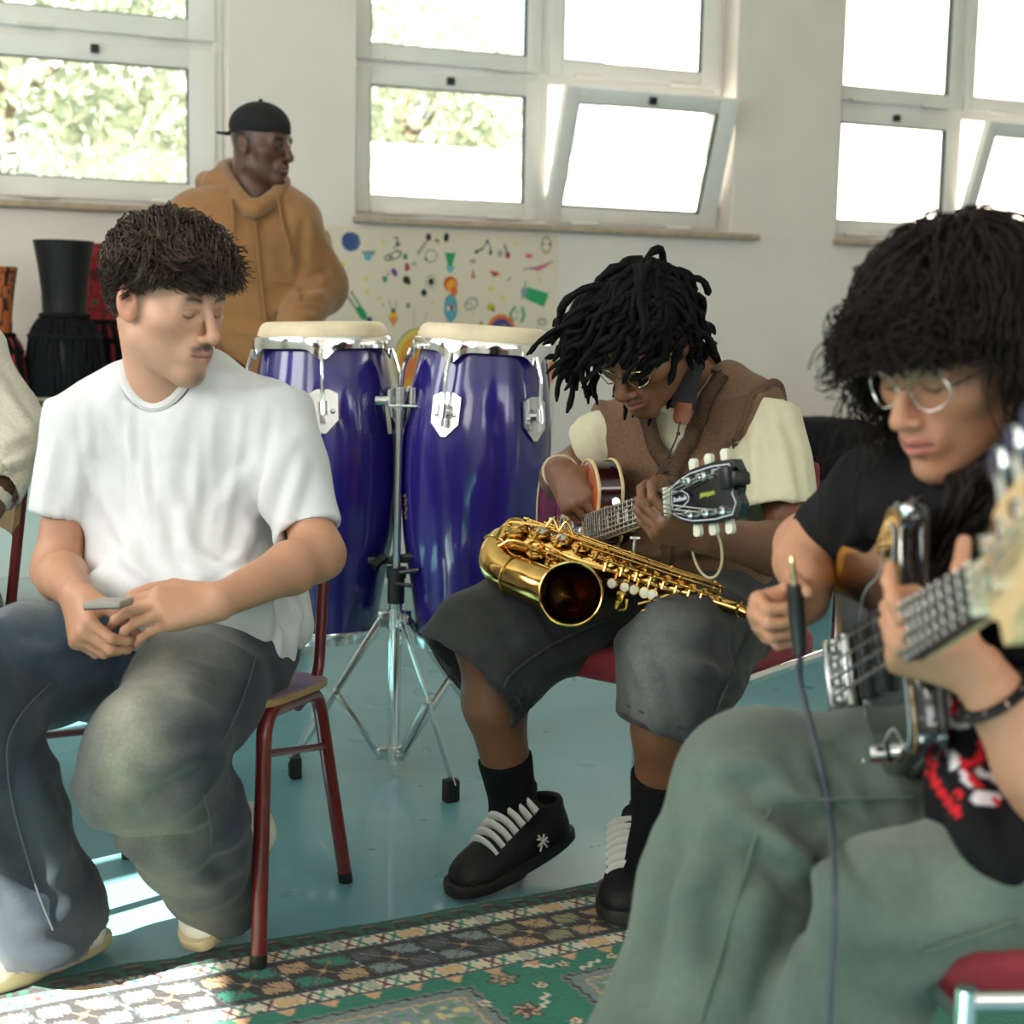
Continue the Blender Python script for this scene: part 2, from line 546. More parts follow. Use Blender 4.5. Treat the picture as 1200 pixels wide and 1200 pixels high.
def window(name, org, X, Zin, a0, a1, cols, zt, label, n_open=(), tilt=20, rows=None, hw=True):
    """aluminium window: cols = glass spans along X, rows = glass spans in height; Zin points into the room"""
    root = MB(); Y = UZ
    fd0, fd1 = -0.05, 0.0                      # frame depth (origin plane = room face of the frame)
    rows = rows or [(1.56, 1.993), (2.153, 2.62)]
    edges = [a0] + [(cols[i][1] + cols[i + 1][0]) / 2 for i in range(len(cols) - 1)] + [a1]
    zed = [Z0] + [(rows[i][1] + rows[i + 1][0]) / 2 for i in range(len(rows) - 1)] + [zt]
    fw_ = 0.036
    ring(root, org, X, Y, Zin, a0, a1, Z0, zt, fw_, fw_, 0.03, fw_, fd0, fd1)
    for e in edges[1:-1]:
        root.box(org + X * e + Y * (Z0 + zt) / 2 + Zin * (fd0 + fd1) / 2, (0.05, zt - Z0 - 0.06, fd1 - fd0), (X, Y, Zin), 0.004)
    for e in zed[1:-1]:
        root.box(org + X * (a0 + a1) / 2 + Y * e + Zin * (fd0 + fd1 - 0.004) / 2, (a1 - a0 - 0.06, 0.045, fd1 - fd0 - 0.004), (X, Y, Zin), 0.004)
    ro = root.build(name, FRAME)
    set_props(ro, label, 'window', kind='structure')
    for ci, (g0, g1) in enumerate(cols):
        for ri, (h0, h1) in enumerate(rows):
            lx0 = edges[ci] + (0.03 if ci == 0 else 0.018); lx1 = edges[ci + 1] - (0.03 if ci == len(cols) - 1 else 0.018)
            ly0 = zed[ri] + (0.026 if ri == 0 else 0.016); ly1 = zed[ri + 1] - (0.03 if ri == len(rows) - 1 else 0.016)
            ang = R(tilt) if (ci, ri) in n_open else 0.0
            so = org + Y * ly0 + Zin * 0.0
            sy = Y * math.cos(ang) + Zin * math.sin(ang)
            sz = Zin * math.cos(ang) - Y * math.sin(ang)
            s = MB()
            ring(s, so, X, sy, sz, lx0, lx1, 0, ly1 - ly0, g0 - lx0, lx1 - g1, h0 - ly0, ly1 - h1, -0.028, 0.016)
            sash = s.build('sash', FRAME, ro)
            g = MB()
            ring(g, so, X, sy, sz, g0 - .001, g1 + .001, h0 - ly0 - .001, h1 - ly0 + .001, 0.006, 0.006, 0.005, 0.006, -0.016, 0.0135)
            g.build('gasket', GASK, sash)
            p = MB()
            p.box(so + X * (g0 + g1) / 2 + sy * ((h0 + h1) / 2 - ly0) - sz * 0.004, (g1 - g0, h1 - h0, 0.005), (X, sy, sz))
            p.build('pane', GLASS, sash, smooth=False)
            if hw:
                l = MB(); l.box(so + X * (g0 + g1) / 2 + sy * (ly1 - ly0 - 0.030) + sz * 0.026, (0.030, 0.030, 0.022), (X, sy, sz), 0.003)
                if ri == 0: l.build('latch', BLACKP, sash)
                h = MB()
                for q in (0.22, 0.78):
                    h.tube([so + X * (lx0 + (lx1 - lx0) * q - 0.06) + sy * 0.004 + sz * 0.022, so + X * (lx0 + (lx1 - lx0) * q + 0.06) + sy * 0.004 + sz * 0.022], 0.009, 8)
                h.build('hinge', FRAME, sash)
    return ro

window('window_1', WA - NW * 0.12, DW, NW, -2.37, -0.70, [(-2.27, -1.66), (-1.52, -0.832)], Z1, 'white framed window at the left, leafy trees behind it', rows=[(1.565, 1.995), (2.175, 2.62)])
window('window_2', WA - NW * 0.12, DW, NW, -0.205, 1.475, [(-0.116, 0.548), (0.712, 1.36)], Z1, 'white framed middle window with its lower pane tilted open', n_open=((1, 0),))
window('window_3', WA - NW * 0.12, DW, NW, 2.0, 3.68, [(2.078, 2.652), (2.795, 3.55)], Z1, 'white framed window at the right above the curly haired woman', n_open=((1, 0),), tilt=20)
for i, (a, b) in enumerate(L_OPEN):
    m_ = (a + b) / 2
    window('window_%d' % (4 + i), W(S_LEFT - 0.12, 0, 0), NW, DW, a, b, [(a + .07, a + .62), (a + .72, b - .07)], LZ1, 'white framed window in the sunny side wall', rows=[(1.53, 2.44)], hw=False)
for i, (a, b) in enumerate(R_OPEN):
    window('window_%d' % (7 + i), W(0, T_REAR + 0.12, 0), DW, -NW, a, b, [(a + .09, (a + b) / 2 - .08), ((a + b) / 2 + .08, b - .09)], 2.6, 'white framed window in the wall opposite', rows=[(1.56, 2.5)], hw=False)

for i, (a, b) in enumerate(B_OPEN):
    mb = MB()
    mb.box(W((a + b) / 2 + 0.055, -0.035, 1.4545), (b - a + 0.13, 0.165, 0.026), ROOMAX, 0.005)
    o = mb.build('trim_%d' % (1 + i), SILLM)
    set_props(o, ['stone window sill at the left behind the standing man', 'stone window sill under the middle window above the mural', 'stone window sill under the right window'][i], 'window sill', kind='structure')

# ------------------------------------------------------------------ outside
GROUND = mat('pale_gravel', lin(206, 200, 186), 0.9, noise=0.1, nscale=8)
mb = MB(); mb.box(W(0, -12, -0.35), (60, 60, 0.2), ROOMAX)
o = mb.build('ground', GROUND, smooth=False); set_props(o, 'pale gravel ground outside the windows', 'ground', kind='structure')
RENDER = mat('pale_render_wall', lin(240, 232, 222), 0.9, noise=0.05, nscale=3)
mb = MB(); mb.box(W(3.3, -4.4, 0.95), (6.6, 0.25, 2.5), ROOMAX, 0.02); mb.box(W(3.3, -4.4, 2.23), (6.7, 0.35, 0.08), ROOMAX, 0.01)
o = mb.build('garden_wall', RENDER); set_props(o, 'pale rendered garden wall outside the middle window', 'wall')
mb = MB(); mb.box(W(7.6, -6.0, 2.6), (6.2, 4, 5.8), ROOMAX, 0.03); mb.box(W(7.6, -6.0, 5.6), (6.6, 4.4, 0.2), ROOMAX, 0.03)
o = mb.build('white_building', RENDER); set_props(o, 'sunlit white building outside the right window', 'building')

LEAF = mat('pale_green_leaves', lin(180, 190, 168), 0.6, noise=0.18, nscale=2.5)
BARK = mat('tree_bark', lin(120, 100, 82), 0.9, noise=0.2, nscale=20, bump=0.4, bscale=30)
def tree(s, t, zc, rx, rz, n, label, seed):
    g = np.random.default_rng(seed)
    root = empty('tree', W(s, t, -0.25), label, 'tree', 'trees outside the windows')
    c = W(s, t, zc)
    mb = MB()
    mb.tube(smooth_path([W(s, t, -0.25), W(s + .05, t, zc * .5), W(s - .06, t + .04, zc + rz * .3)], 5), np.linspace(.11, .04, 11), 8)
    for k in range(6):
        a = g.uniform(0, 6.28); e = g.uniform(.3, 1.0)
        d = V3(math.cos(a) * math.cos(e), math.sin(a) * math.cos(e), math.sin(e))
        b0 = W(s, t, zc * g.uniform(.55, .95))
        mb.tube(smooth_path([b0, b0 + d * rx * .4 + UZ * .05, b0 + d * rx * .9], 4), np.linspace(.035, .01, 9), 6)
    mb.build('trunk', BARK, root)
    d = g.normal(size=(n, 3)); d /= np.linalg.norm(d, axis=1)[:, None]
    lump = 0.78 + 0.22 * np.sin(d @ V3(5, 3, 4) + seed) * np.sin(d @ V3(-3, 6, 2) + 2 * seed)
    rad = (g.uniform(0.25, 1, n) ** 0.4) * lump
    p = c + d * rad[:, None] * V3(rx, rx, rz)
    n1 = g.normal(size=(n, 3)); n1 /= np.linalg.norm(n1, axis=1)[:, None]
    n2 = np.cross(n1, g.normal(size=(n, 3))); n2 /= np.linalg.norm(n2, axis=1)[:, None]
    sz = g.uniform(0.045, 0.10, n)[:, None]
    n3 = np.cross(n1, n2) * sz * .12
    v = np.stack([p - n1 * sz, p - n2 * sz * .45 + n3, p + n1 * sz, p + n2 * sz * .45 + n3], 1).reshape(-1, 3)
    link('crown', fast_mesh('crown', v, np.arange(4 * n).reshape(n, 4), False), LEAF, root)
    return root
tree(-4.1, -3.4, 3.0, 1.4, 1.7, 5200, 'pale leafy tree outside the left window, nearer the corner', 1)
tree(-1.3, -4.2, 2.7, 1.4, 1.8, 5200, 'pale leafy tree outside the left window, beside the standing man', 2)
tree(0.5, -6.0, 3.0, 1.6, 1.9, 5200, 'pale leafy tree behind the closed middle pane', 3)
tree(2.4, -7.6, 2.9, 1.4, 1.4, 4200, 'pale leafy tree behind the garden wall and tilted pane', 4)

# ------------------------------------------------------------------ mural
def WPX(x, y, t=0.004):
    d = _fw + CRT * (x - 600) / FPX - CUP * (y - 600) / FPX
    k = ((WA + NW * t - CPOS) @ NW) / (d @ NW)
    p = CPOS + d * k - WA
    return p @ DW, p[2]

def vnoise(p, seed=0):
    """smooth lattice noise, values 0..1"""
    g = np.random.default_rng(1000 + seed).random((32, 32, 32)).astype(np.float32)
    p = np.asarray(p, float)
    i = np.floor(p).astype(int); f = p - i; f = f * f * (3 - 2 * f)
    out = 0
    for a in (0, 1):
        for b in (0, 1):
            for c in (0, 1):
                w = (f[..., 0] if a else 1 - f[..., 0]) * (f[..., 1] if b else 1 - f[..., 1]) * (f[..., 2] if c else 1 - f[..., 2])
                out = out + w * g[(i[..., 0] + a) % 32, (i[..., 1] + b) % 32, (i[..., 2] + c) % 32]
    return out

def mural():
    s0, s1, z1, z0 = -0.42, 0.66, 1.425, 0.60
    st = 0.0036
    sx = np.arange(s0, s1, st); zz = np.arange(z0, z1, st)
    S, Zg = np.meshgrid(sx, zz)
    pat = np.ones(S.shape + (3,)) * np.array(lin(224, 210, 188))
    n = vnoise(np.stack([S * 5, Zg * 5, Zg * 0], -1), 3)
    pat *= (0.97 + 0.06 * n)[..., None]
    K = 1 / 289.0
    def ell(x, y, rx, ry, c, ang=0, line=0):
        a, b = WPX(x, y)
        X, Y = S - a, Zg - b
        ca, sa = math.cos(R(ang)), math.sin(R(ang))
        u, v = (X * ca + Y * sa) / (rx * K), (-X * sa + Y * ca) / (ry * K)
        q = np.hypot(u, v)
        m = q < 1 if not line else np.abs(q - 1) < line / min(rx, ry)
        pat[m] = lin(*c)
    def poly(pts, c):
        q = [WPX(*p) for p in pts]
        m = np.zeros(S.shape, bool)
        j = len(q) - 1
        for i in range(len(q)):
            (xi, yi), (xj, yj) = q[i], q[j]
            cond = ((yi > Zg) != (yj > Zg)) & (S < (xj - xi) * (Zg - yi) / (yj - yi + 1e-12) + xi)
            m ^= cond; j = i
        pat[m] = lin(*c)
    def seg(pts, w, c):
        q = [np.array(WPX(*p)) for p in pts]
        for a, b in zip(q[:-1], q[1:]):
            d = b - a; L = d @ d + 1e-12
            t = np.clip(((S - a[0]) * d[0] + (Zg - a[1]) * d[1]) / L, 0, 1)
            m = np.hypot(S - a[0] - t * d[0], Zg - a[1] - t * d[1]) < w * K / 2
            pat[m] = lin(*c)
    BK, GY, GR, TE, YE, OR, RD = (34, 34, 30), (130, 126, 112), (46, 150, 96), (86, 166, 180), (222, 190, 56), (230, 140, 40), (190, 58, 60)
    ell(380, 294, 8, 20, (226, 182, 30)); ell(380, 294, 8.5, 20.5, (120, 110, 60), 0, 1)
    ell(411, 283, 11, 11, (66, 92, 140)); ell(409, 282, 8, 8, (56, 80, 128))
    poly([(423, 294), (441, 294), (438, 299), (426, 299)], (140, 138, 128)); ell(431, 301, 4.5, 4.5, TE)
    poly([(365, 366), (380, 366), (372, 376), (366, 384)], RD); poly([(372, 368), (384, 360), (382, 372), (370, 384)], (76, 96, 100))
    for q in ((449, 283, 2.5), (402, 310, 3), (407, 327, 2), (429, 327, 3), (430, 342, 3), (444, 350, 2.5), (393, 363, 2.5), (507, 355, 2.5), (514, 285, 2.5), (604, 286, 2.5), (589, 349, 3), (632, 328, 2.5), (554, 367, 2.5), (575, 338, 3), (524, 283, 2)):
        ell(q[0], q[1], q[2], q[2], (218, 204, 110))
    seg([(461, 279), (466, 278), (465, 284), (468, 287), (462, 290)], 2, GY); ell(466, 286, 3, 2.5, (90, 90, 82))
    ell(463, 299, 7, 4, GY, 25, 1); ell(455, 302, 4, 3, GY, 20, 1)
    ell(502, 278, 3.2, 4.6, BK); seg([(499, 284), (490, 297)], 4, (170, 164, 146)); seg([(498, 285), (489, 296)], 1, GY); ell(512, 282, 3, 2, GY)
    ell(523, 278, 3.4, 5, BK, -15)
    ell(505, 300, 7, 7, (168, 162, 146), 0, 1); ell(499, 304, 1.6, 1.6, BK)
    ell(475, 301, 3, 3.4, (50, 130, 84)); ell(477, 313, 3.2, 5, (170, 56, 60)); ell(485, 309, 3.5, 2.5, (176, 170, 152))
    ell(462, 319, 3.2, 5, (96, 66, 130), 30); ell(451, 327, 3, 4, (50, 140, 96)); ell(455, 321, 1.6, 1.6, (50, 140, 96))
    ell(476, 328, 4.4, 4.4, BK); ell(474, 326, 2.4, 2, BK); ell(479, 331, 2.2, 3, BK)
    ell(505, 330, 3.4, 4.2, BK); ell(505, 330, 6, 7, (186, 178, 158), 0, 1); ell(497, 343, 3.6, 4, BK)
    seg([(406, 345), (419, 365)], 2.4, (90, 120, 104)); seg([(412, 343), (424, 362)], 2.4, (60, 140, 96)); ell(424, 367, 4.5, 9, (36, 140, 84), 35); ell(433, 375, 3.6, 4, (52, 62, 120))
    ell(406, 345, 1.4, 2, (130, 56, 50)); ell(412, 343, 1.4, 2, (150, 56, 50))
    ell(461, 372, 5.2, 7, (232, 178, 40)); poly([(455, 372), (467, 372), (461, 384)], (224, 140, 70)); ell(461, 364, 3, 3, (90, 80, 60)); seg([(456, 353), (459, 362)], 1, GY); seg([(463, 353), (465, 361)], 1, GY)
    ell(478, 358, 2.6, 3, (120, 116, 104)); ell(449, 358, 1.2, 1.2, GY)
    seg([(485, 362), (485, 382)], 1, (168, 160, 140)); seg([(500, 365), (496, 384)], 1, (168, 160, 140)); seg([(520, 378), (511, 392)], 1, (178, 160, 140))
    ell(490, 425, 30, 40, (120, 112, 84)); ell(490, 425, 29, 39, (222, 196, 96)); ell(491, 427, 25, 35, (226, 160, 60))
    nz = vnoise(np.stack([S * 40, Zg * 40, S * 0], -1), 5)
    a, b = WPX(491, 428); m = (np.hypot((S - a) / (23 * K), (Zg - b) / (33 * K)) < 1) & (nz > .5); pat[m] = lin(224, 128, 70)
    poly([(521, 296), (534, 296), (530, 312), (525, 312)], (40, 154, 96)); poly([(522, 312), (534, 312), (530, 319), (525, 319)], (110, 176, 190))
    ell(528, 333, 8.5, 9, (206, 74, 48)); ell(529, 335, 6, 7.5, (238, 160, 44)); ell(532, 341, 4.5, 6, (226, 110, 40))
    ell(528, 361, 8, 16, (70, 80, 84)); ell(528, 361, 7.2, 15.2, (84, 160, 180)); ell(528, 361, 5, 3.2, (238, 232, 220)); ell(529, 361, 2.6, 2.8, (120, 40, 40)); seg([(521, 362), (528, 357), (534, 360)], 1, (140, 60, 60))
    seg([(557, 296), (566, 291)], 2.4, (70, 68, 60)); seg([(566, 291), (571, 283), (575, 290), (574, 298)], 1.4, (100, 98, 86)); ell(558, 295, 2.4, 2, (50, 50, 46)); ell(575, 296, 2.2, 3, (50, 60, 56)); ell(571, 283, 2, 2, (70, 70, 64))
    ell(554, 306, 4, 3, (168, 162, 146)); poly([(553, 317), (558, 325), (552, 327)], (214, 120, 60)); seg([(554, 315), (555, 325)], 1.2, (70, 90, 80))
    ell(586, 297, 4, 4, (168, 162, 146)); ell(595, 299, 3.2, 4, (176, 48, 56)); seg([(591, 287), (594, 296)], 2.4, (70, 96, 80))
    poly([(573, 317), (582, 318), (587, 322), (578, 324)], (214, 78, 52)); ell(579, 322, 2, 2, (80, 60, 40)); seg([(599, 325), (595, 328)], 1.6, GY)
    ell(620, 300, 5, 3, (222, 104, 104)); ell(640, 287, 6, 9, (160, 156, 136), 0, 1); ell(637, 286, 1.4, 1.4, BK); ell(644, 286, 1.4, 2, BK)
    poly([(613, 315), (630, 312), (648, 306), (640, 313), (631, 318), (622, 316)], (206, 108, 134)); seg([(613, 316), (630, 313), (648, 306)], 1, (110, 90, 90))
    poly([(618, 336), (643, 344), (637, 360), (615, 350)], (42, 160, 100)); ell(614, 342, 4, 6, (120, 164, 190)); seg([(616, 330), (612, 350)], 2, (140, 138, 124))
    ell(552, 356, 8, 6, (160, 154, 136), 35, 1); ell(549, 359, 4, 4, (160, 154, 136), 0, 1)
    ell(575, 360, 5, 4.5, (190, 178, 40)); ell(578, 363, 2, 2, (60, 70, 40)); seg([(564, 378), (563, 385), (559, 390)], 4, (150, 158, 60))
    seg([(603, 360), (598, 368), (601, 378)], 3, (40, 150, 104)); seg([(612, 361), (614, 370), (611, 377)], 3.4, (40, 150, 104)); ell(606, 365, 1.4, 1.6, (40, 150, 104)); ell(605, 373, 1.4, 1.6, (40, 150, 104))
    ell(587, 392, 19, 24, (222, 110, 50)); ell(587, 393, 15, 20, (70, 66, 130)); ell(588, 395, 11, 15, (130, 90, 110)); ell(588, 398, 9, 12, (206, 66, 56)); ell(591, 384, 4, 4, (110, 130, 100))
    ell(635, 377, 5, 4, (150, 146, 130), 0, 1); seg([(630, 384), (630, 390)], 1.6, (60, 60, 54)); seg([(637, 373), (633, 380)], 1, GY)
    ell(646, 436, 5, 14, (222, 110, 60)); ell(520, 470, 16, 22, (150, 90, 150)); ell(430, 480, 12, 14, (70, 140, 170)); ell(600, 520, 18, 12, (60, 150, 96)); ell(648, 562, 2.5, 3, (60, 150, 110))
    ny, nx = S.shape
    base = WA + NW * 0.005
    v = base + S[..., None] * DW + Zg[..., None] * UZ
    idx = np.arange(ny * nx).reshape(ny, nx)
    q = np.stack([idx[:-1, :-1], idx[:-1, 1:], idx[1:, 1:], idx[1:, :-1]], -1).reshape(-1, 4)
    # front sheet plus its thin back and edges
    me = fast_mesh('children_mural', v.reshape(-1, 3), q, False, pat.reshape(-1, 3))
    o = link('children_mural', me, mat('painted_paper', rough=0.8, attr='Col'))
    sol = o.modifiers.new('thickness', 'SOLIDIFY'); sol.thickness = 0.003; sol.offset = -1
    set_props(o, 'cream paper mural of small colourful children drawings on the wall', 'mural')
mural()

# ------------------------------------------------------------------ rug
RUGDIR = R(27.0)
RU = V3(math.cos(RUGDIR), math.sin(RUGDIR), 0); RV = V3(RU[1], -RU[0], 0)
RUG0 = V3(-0.418, 2.416, 0)
def rug():
    st = 0.0036
    uu = np.arange(-1.15, 1.9, st); vv = np.arange(0, 1.15, st)
    U, V_ = np.meshgrid(uu, vv)
    G = np.array(lin(18, 84, 66)); DK = np.array(lin(34, 30, 30)); IV = np.array(lin(214, 200, 176)); BL = np.array(lin(84, 108, 116))
    TAN = np.array(lin(178, 142, 106)); GRY = np.array(lin(126, 120, 112)); TEA = np.array(lin(28, 120, 100)); RED = np.array(lin(84, 34, 34)); OLV = np.array(lin(138, 134, 104))
    FLD = np.array(lin(16, 112, 90)); LBL = np.array(lin(132, 150, 152))
    c = np.empty(U.shape + (3,)); c[:] = G
    def put(m, k): c[m] = k
    # hooked edge motif
    p = 0.058; x = (U % p) / p
    hk = ((V_ > .020) & (V_ < .047) & (x > .08) & (x < .90) & ~((V_ > .034) & (x > .24) & (x < .50)) & (V_ > .020 + .022 * np.clip((x - .5) * 2.2, 0, 1)))
    put(hk, DK)
    put((np.abs(V_ - .0190) < .0022) & (x > .10) & (x < .55), np.array(lin(150, 110, 90)))
    def stripe(v0, w, k): put((V_ > v0) & (V_ < v0 + w), k)
    stripe(.048, .005, DK); stripe(.051, .0045, BL)
    def ivory(v0, v1):
        w = v1 - v0
        stripe(v0, w, IV)
        cell = w * .62
        ix = np.floor(U / cell); fx = U / cell - ix; fy = (V_ - v0) / w
        m = (V_ > v0) & (V_ < v1)
        r = ((ix * 7919) % 11) / 11.0
        cross = (np.abs(np.abs(fx - .5) - np.abs(fy - .5) * .9) < .15) | ((np.abs(fx - .5) < .17) & (np.abs(fy - .5) < .17))
        put(m & cross & (ix % 3 == 0), RED)
        put(m & cross & (ix % 3 == 1), TEA)
        put(m & (np.abs(fx - .5) < .22) & (np.abs(fy - .5) > .34) & (ix % 3 == 2), TEA)
        put(m & (ix % 13 >= 11) & (fy > .1) & (fy < .9), np.array(lin(206, 170, 126)))
        put(m & (ix % 13 == 5) & (np.abs(fy - .5) < .4), np.array(lin(170, 166, 152)))
    ivory(.057, .091)
    stripe(.092, .005, BL); stripe(.096, .004, DK)
    # main border: cells of four leaves about a diagonal cross
    v0, v1 = .100, .213
    h = v1 - v0; per = .126
    ix = np.floor(U / per); fx = U / per - ix; fy = (V_ - v0) / h
    m = (V_ > v0) & (V_ < v1)
    put(m, DK)
    a, b = fx - .5 - (fy - .5) * .22, fy - .5
    pal = [TAN, LBL * .8, TEA, IV * .9, GRY, OLV, np.array(lin(70, 76, 84))]
    for qx in (-1, 1):
        for qy in (-1, 1):
            lx, ly = a * qx, b * qy
            edge = 0.075 * np.abs(((lx * 15) % 1) - .5) * 2
            leaf = m & (lx > .05) & (lx < .45) & (ly > .06 + edge) & (ly < .44 - edge) & (lx + ly > .26 + edge * 2)
            k = ((ix * 3 + (0 if qx * qy > 0 else 1) * 2 + (ix % 2) * 3) % 7).astype(int)
            for j in range(7):
                put(leaf & (k == j), pal[j])
            put(leaf & (np.abs(lx - ly) < .012), DK)
    put(m & (np.abs(np.abs(a) - np.abs(b) * .9) < .012) & (np.abs(a) < .3), np.array(lin(150, 130, 100)))
    put(m & (np.hypot(a, b) < .05), np.array(lin(190, 150, 100)))
    put(m & (np.abs(np.abs(a) - .5) < .03) & (np.abs(b) < .1), np.array(lin(206, 190, 160)))
    put(m & (np.abs(np.abs(a) - .48) < .012), BL * .8)
    stripe(.213, .004, DK); stripe(.216, .005, BL)
    ivory(.223, .257)
    stripe(.258, .004, DK); stripe(.261, .005, BL)
    # green field with flowers, zigzag medallion panels
    f = V_ > .266
    put(f, FLD)
    w2 = V_ - .266
    tri = f & (w2 < .020) & (np.abs((U % .07) / .07 - .5) < .22 - w2 * 9)
    put(tri, np.array(lin(206, 156, 116)))
    def flower(u, v, r, k1, k2, pet=6):
        X, Y = U - u, V_ - v
        rr = np.hypot(X, Y); an = np.arctan2(Y, X)
        lobe = r * (.78 + .22 * np.cos(an * pet))
        put(rr < lobe, DK); put(rr < lobe * .84, k1); put((rr < lobe * .84) & (np.cos(an * pet * 1.0 + rr * 90) > .55), k2); put(rr < r * .3, DK); put(rr < r * .2, k2)
    def panel(u0, u1, va, vb):
        ins = np.minimum(np.minimum(U - u0, u1 - U), np.minimum(V_ - va, vb - V_)) + .006 * (np.abs(((U + V_) % .03) / .03 - .5) * 2 - .5)
        put(f & (ins > 0), np.array(lin(104, 118, 114))); put(f & (ins > .006), DK); put(f & (ins > .011), np.array(lin(112, 126, 122))); put(f & (ins > .030), np.array(lin(192, 152, 112))); put(f & (ins > .035), LBL * .8)
        n_ = vnoise(np.stack([U * 70, V_ * 70, U * 0], -1), 9)
        put(f & (ins > .040) & (n_ > .66), np.array(lin(84, 130, 100))); put(f & (ins > .040) & (n_ < .27), np.array(lin(196, 180, 120)))
    panel(-1.1, -.36, .30, .62); panel(-.22, .26, .302, .60); panel(.40, 1.0, .33, .66); panel(1.14, 1.8, .30, .62)
    for i, (u, v) in enumerate([(.315, .305), (-.285, .305), (1.07, .30), (.30, .42), (-.30, .44), (1.06, .45), (.02, .70), (.7, .74), (-.7, .70), (1.4, .72)]):
        flower(u, v, .030, np.array(lin(180, 150, 116)) if i % 2 else np.array(lin(130, 120, 100)), RED if i % 2 else TAN, 6)
    for u, v in [(.36, .35), (.25, .37), (.43, .295), (.52, .30), (.60, .30), (.35, .48), (.34, .56), (-.26, .52), (.68, .295), (.82, .30)]:
        flower(u, v, .015, IV, TAN, 5)
    for u, v, d in [(.39, .285, .4), (.47, .315, -.5), (.58, .29, .5), (.31, .5, 1.2), (.34, .4, -1), (.75, .30, .2)]:
        X, Y = U - u, V_ - v
        l, w = X * math.cos(d) + Y * math.sin(d), -X * math.sin(d) + Y * math.cos(d)
        put((np.abs(l) < .026) & (np.abs(w + .004 * np.sin(l * 260)) < .0042), IV)
    c *= (0.86 + 0.28 * np.random.default_rng(3).random(U.shape))[..., None]
    edge = 0.010 * (vnoise(np.stack([U * 14, U * 0, U * 0], -1), 4) - .5)
    P0 = RUG0 + RU * U[..., None] + RV * (V_ + edge * np.clip(1 - V_ / .06, 0, 1) * 1.4)[..., None]
    Zr = 0.0085 + 0.0012 * np.random.default_rng(5).random(U.shape) + .002 * vnoise(np.stack([U * 9, V_ * 9, U * 0], -1), 6)
    Zr[0, :] = 0.0005; Zr[-1, :] = .0005; Zr[:, 0] = .0005; Zr[:, -1] = .0005
    v = P0 + Zr[..., None] * UZ
    ny, nx = U.shape
    idx = np.arange(ny * nx).reshape(ny, nx)
    q = np.stack([idx[:-1, :-1], idx[1:, :-1], idx[1:, 1:], idx[:-1, 1:]], -1).reshape(-1, 4)
    me = fast_mesh('oriental_rug', v.reshape(-1, 3), q, True, c.reshape(-1, 3))
    o = link('oriental_rug', me, mat('knotted_wool', rough=0.92, attr='Col', sheen=0.15, bump=0.3, bscale=500))
    set_props(o, 'green oriental rug with ivory and leaf patterned borders on the floor', 'rug')
rug()
# ------------------------------------------------------------------ conga drums
SHELL = mat('blue_violet_lacquer', lin(58, 44, 150), 0.16, noise=0.05, nscale=3, coat=0.7)
def conga_shell_material():
    m = SHELL; nt = m.node_tree; N, L = nt.nodes, nt.links
    b = N['Principled BSDF']
    tc = N.new('ShaderNodeTexCoord'); mp = N.new('ShaderNodeMapping'); mp.inputs['Scale'].default_value = (9, 9, 0.5)
    L.new(tc.outputs['Object'], mp.inputs[0])
    n = N.new('ShaderNodeTexNoise'); n.inputs['Scale'].default_value = 2.5; n.inputs['Detail'].default_value = 5
    L.new(mp.outputs[0], n.inputs['Vector'])
    r = N.new('ShaderNodeValToRGB')
    r.color_ramp.elements[0].color = (*lin(22, 20, 92), 1); r.color_ramp.elements[0].position = 0.3
    r.color_ramp.elements[1].color = (*lin(58, 42, 142), 1); r.color_ramp.elements[1].position = 0.75
    L.new(n.outputs['Fac'], r.inputs[0]); L.new(r.outputs[0], b.inputs['Base Color'])
conga_shell_material()
SKIN_D = mat('rawhide_drumhead', lin(228, 210, 178), 0.6, noise=0.10, nscale=14, bump=0.1)
GOLD = mat('gold_print', lin(190, 150, 80), 0.4, 0.6)

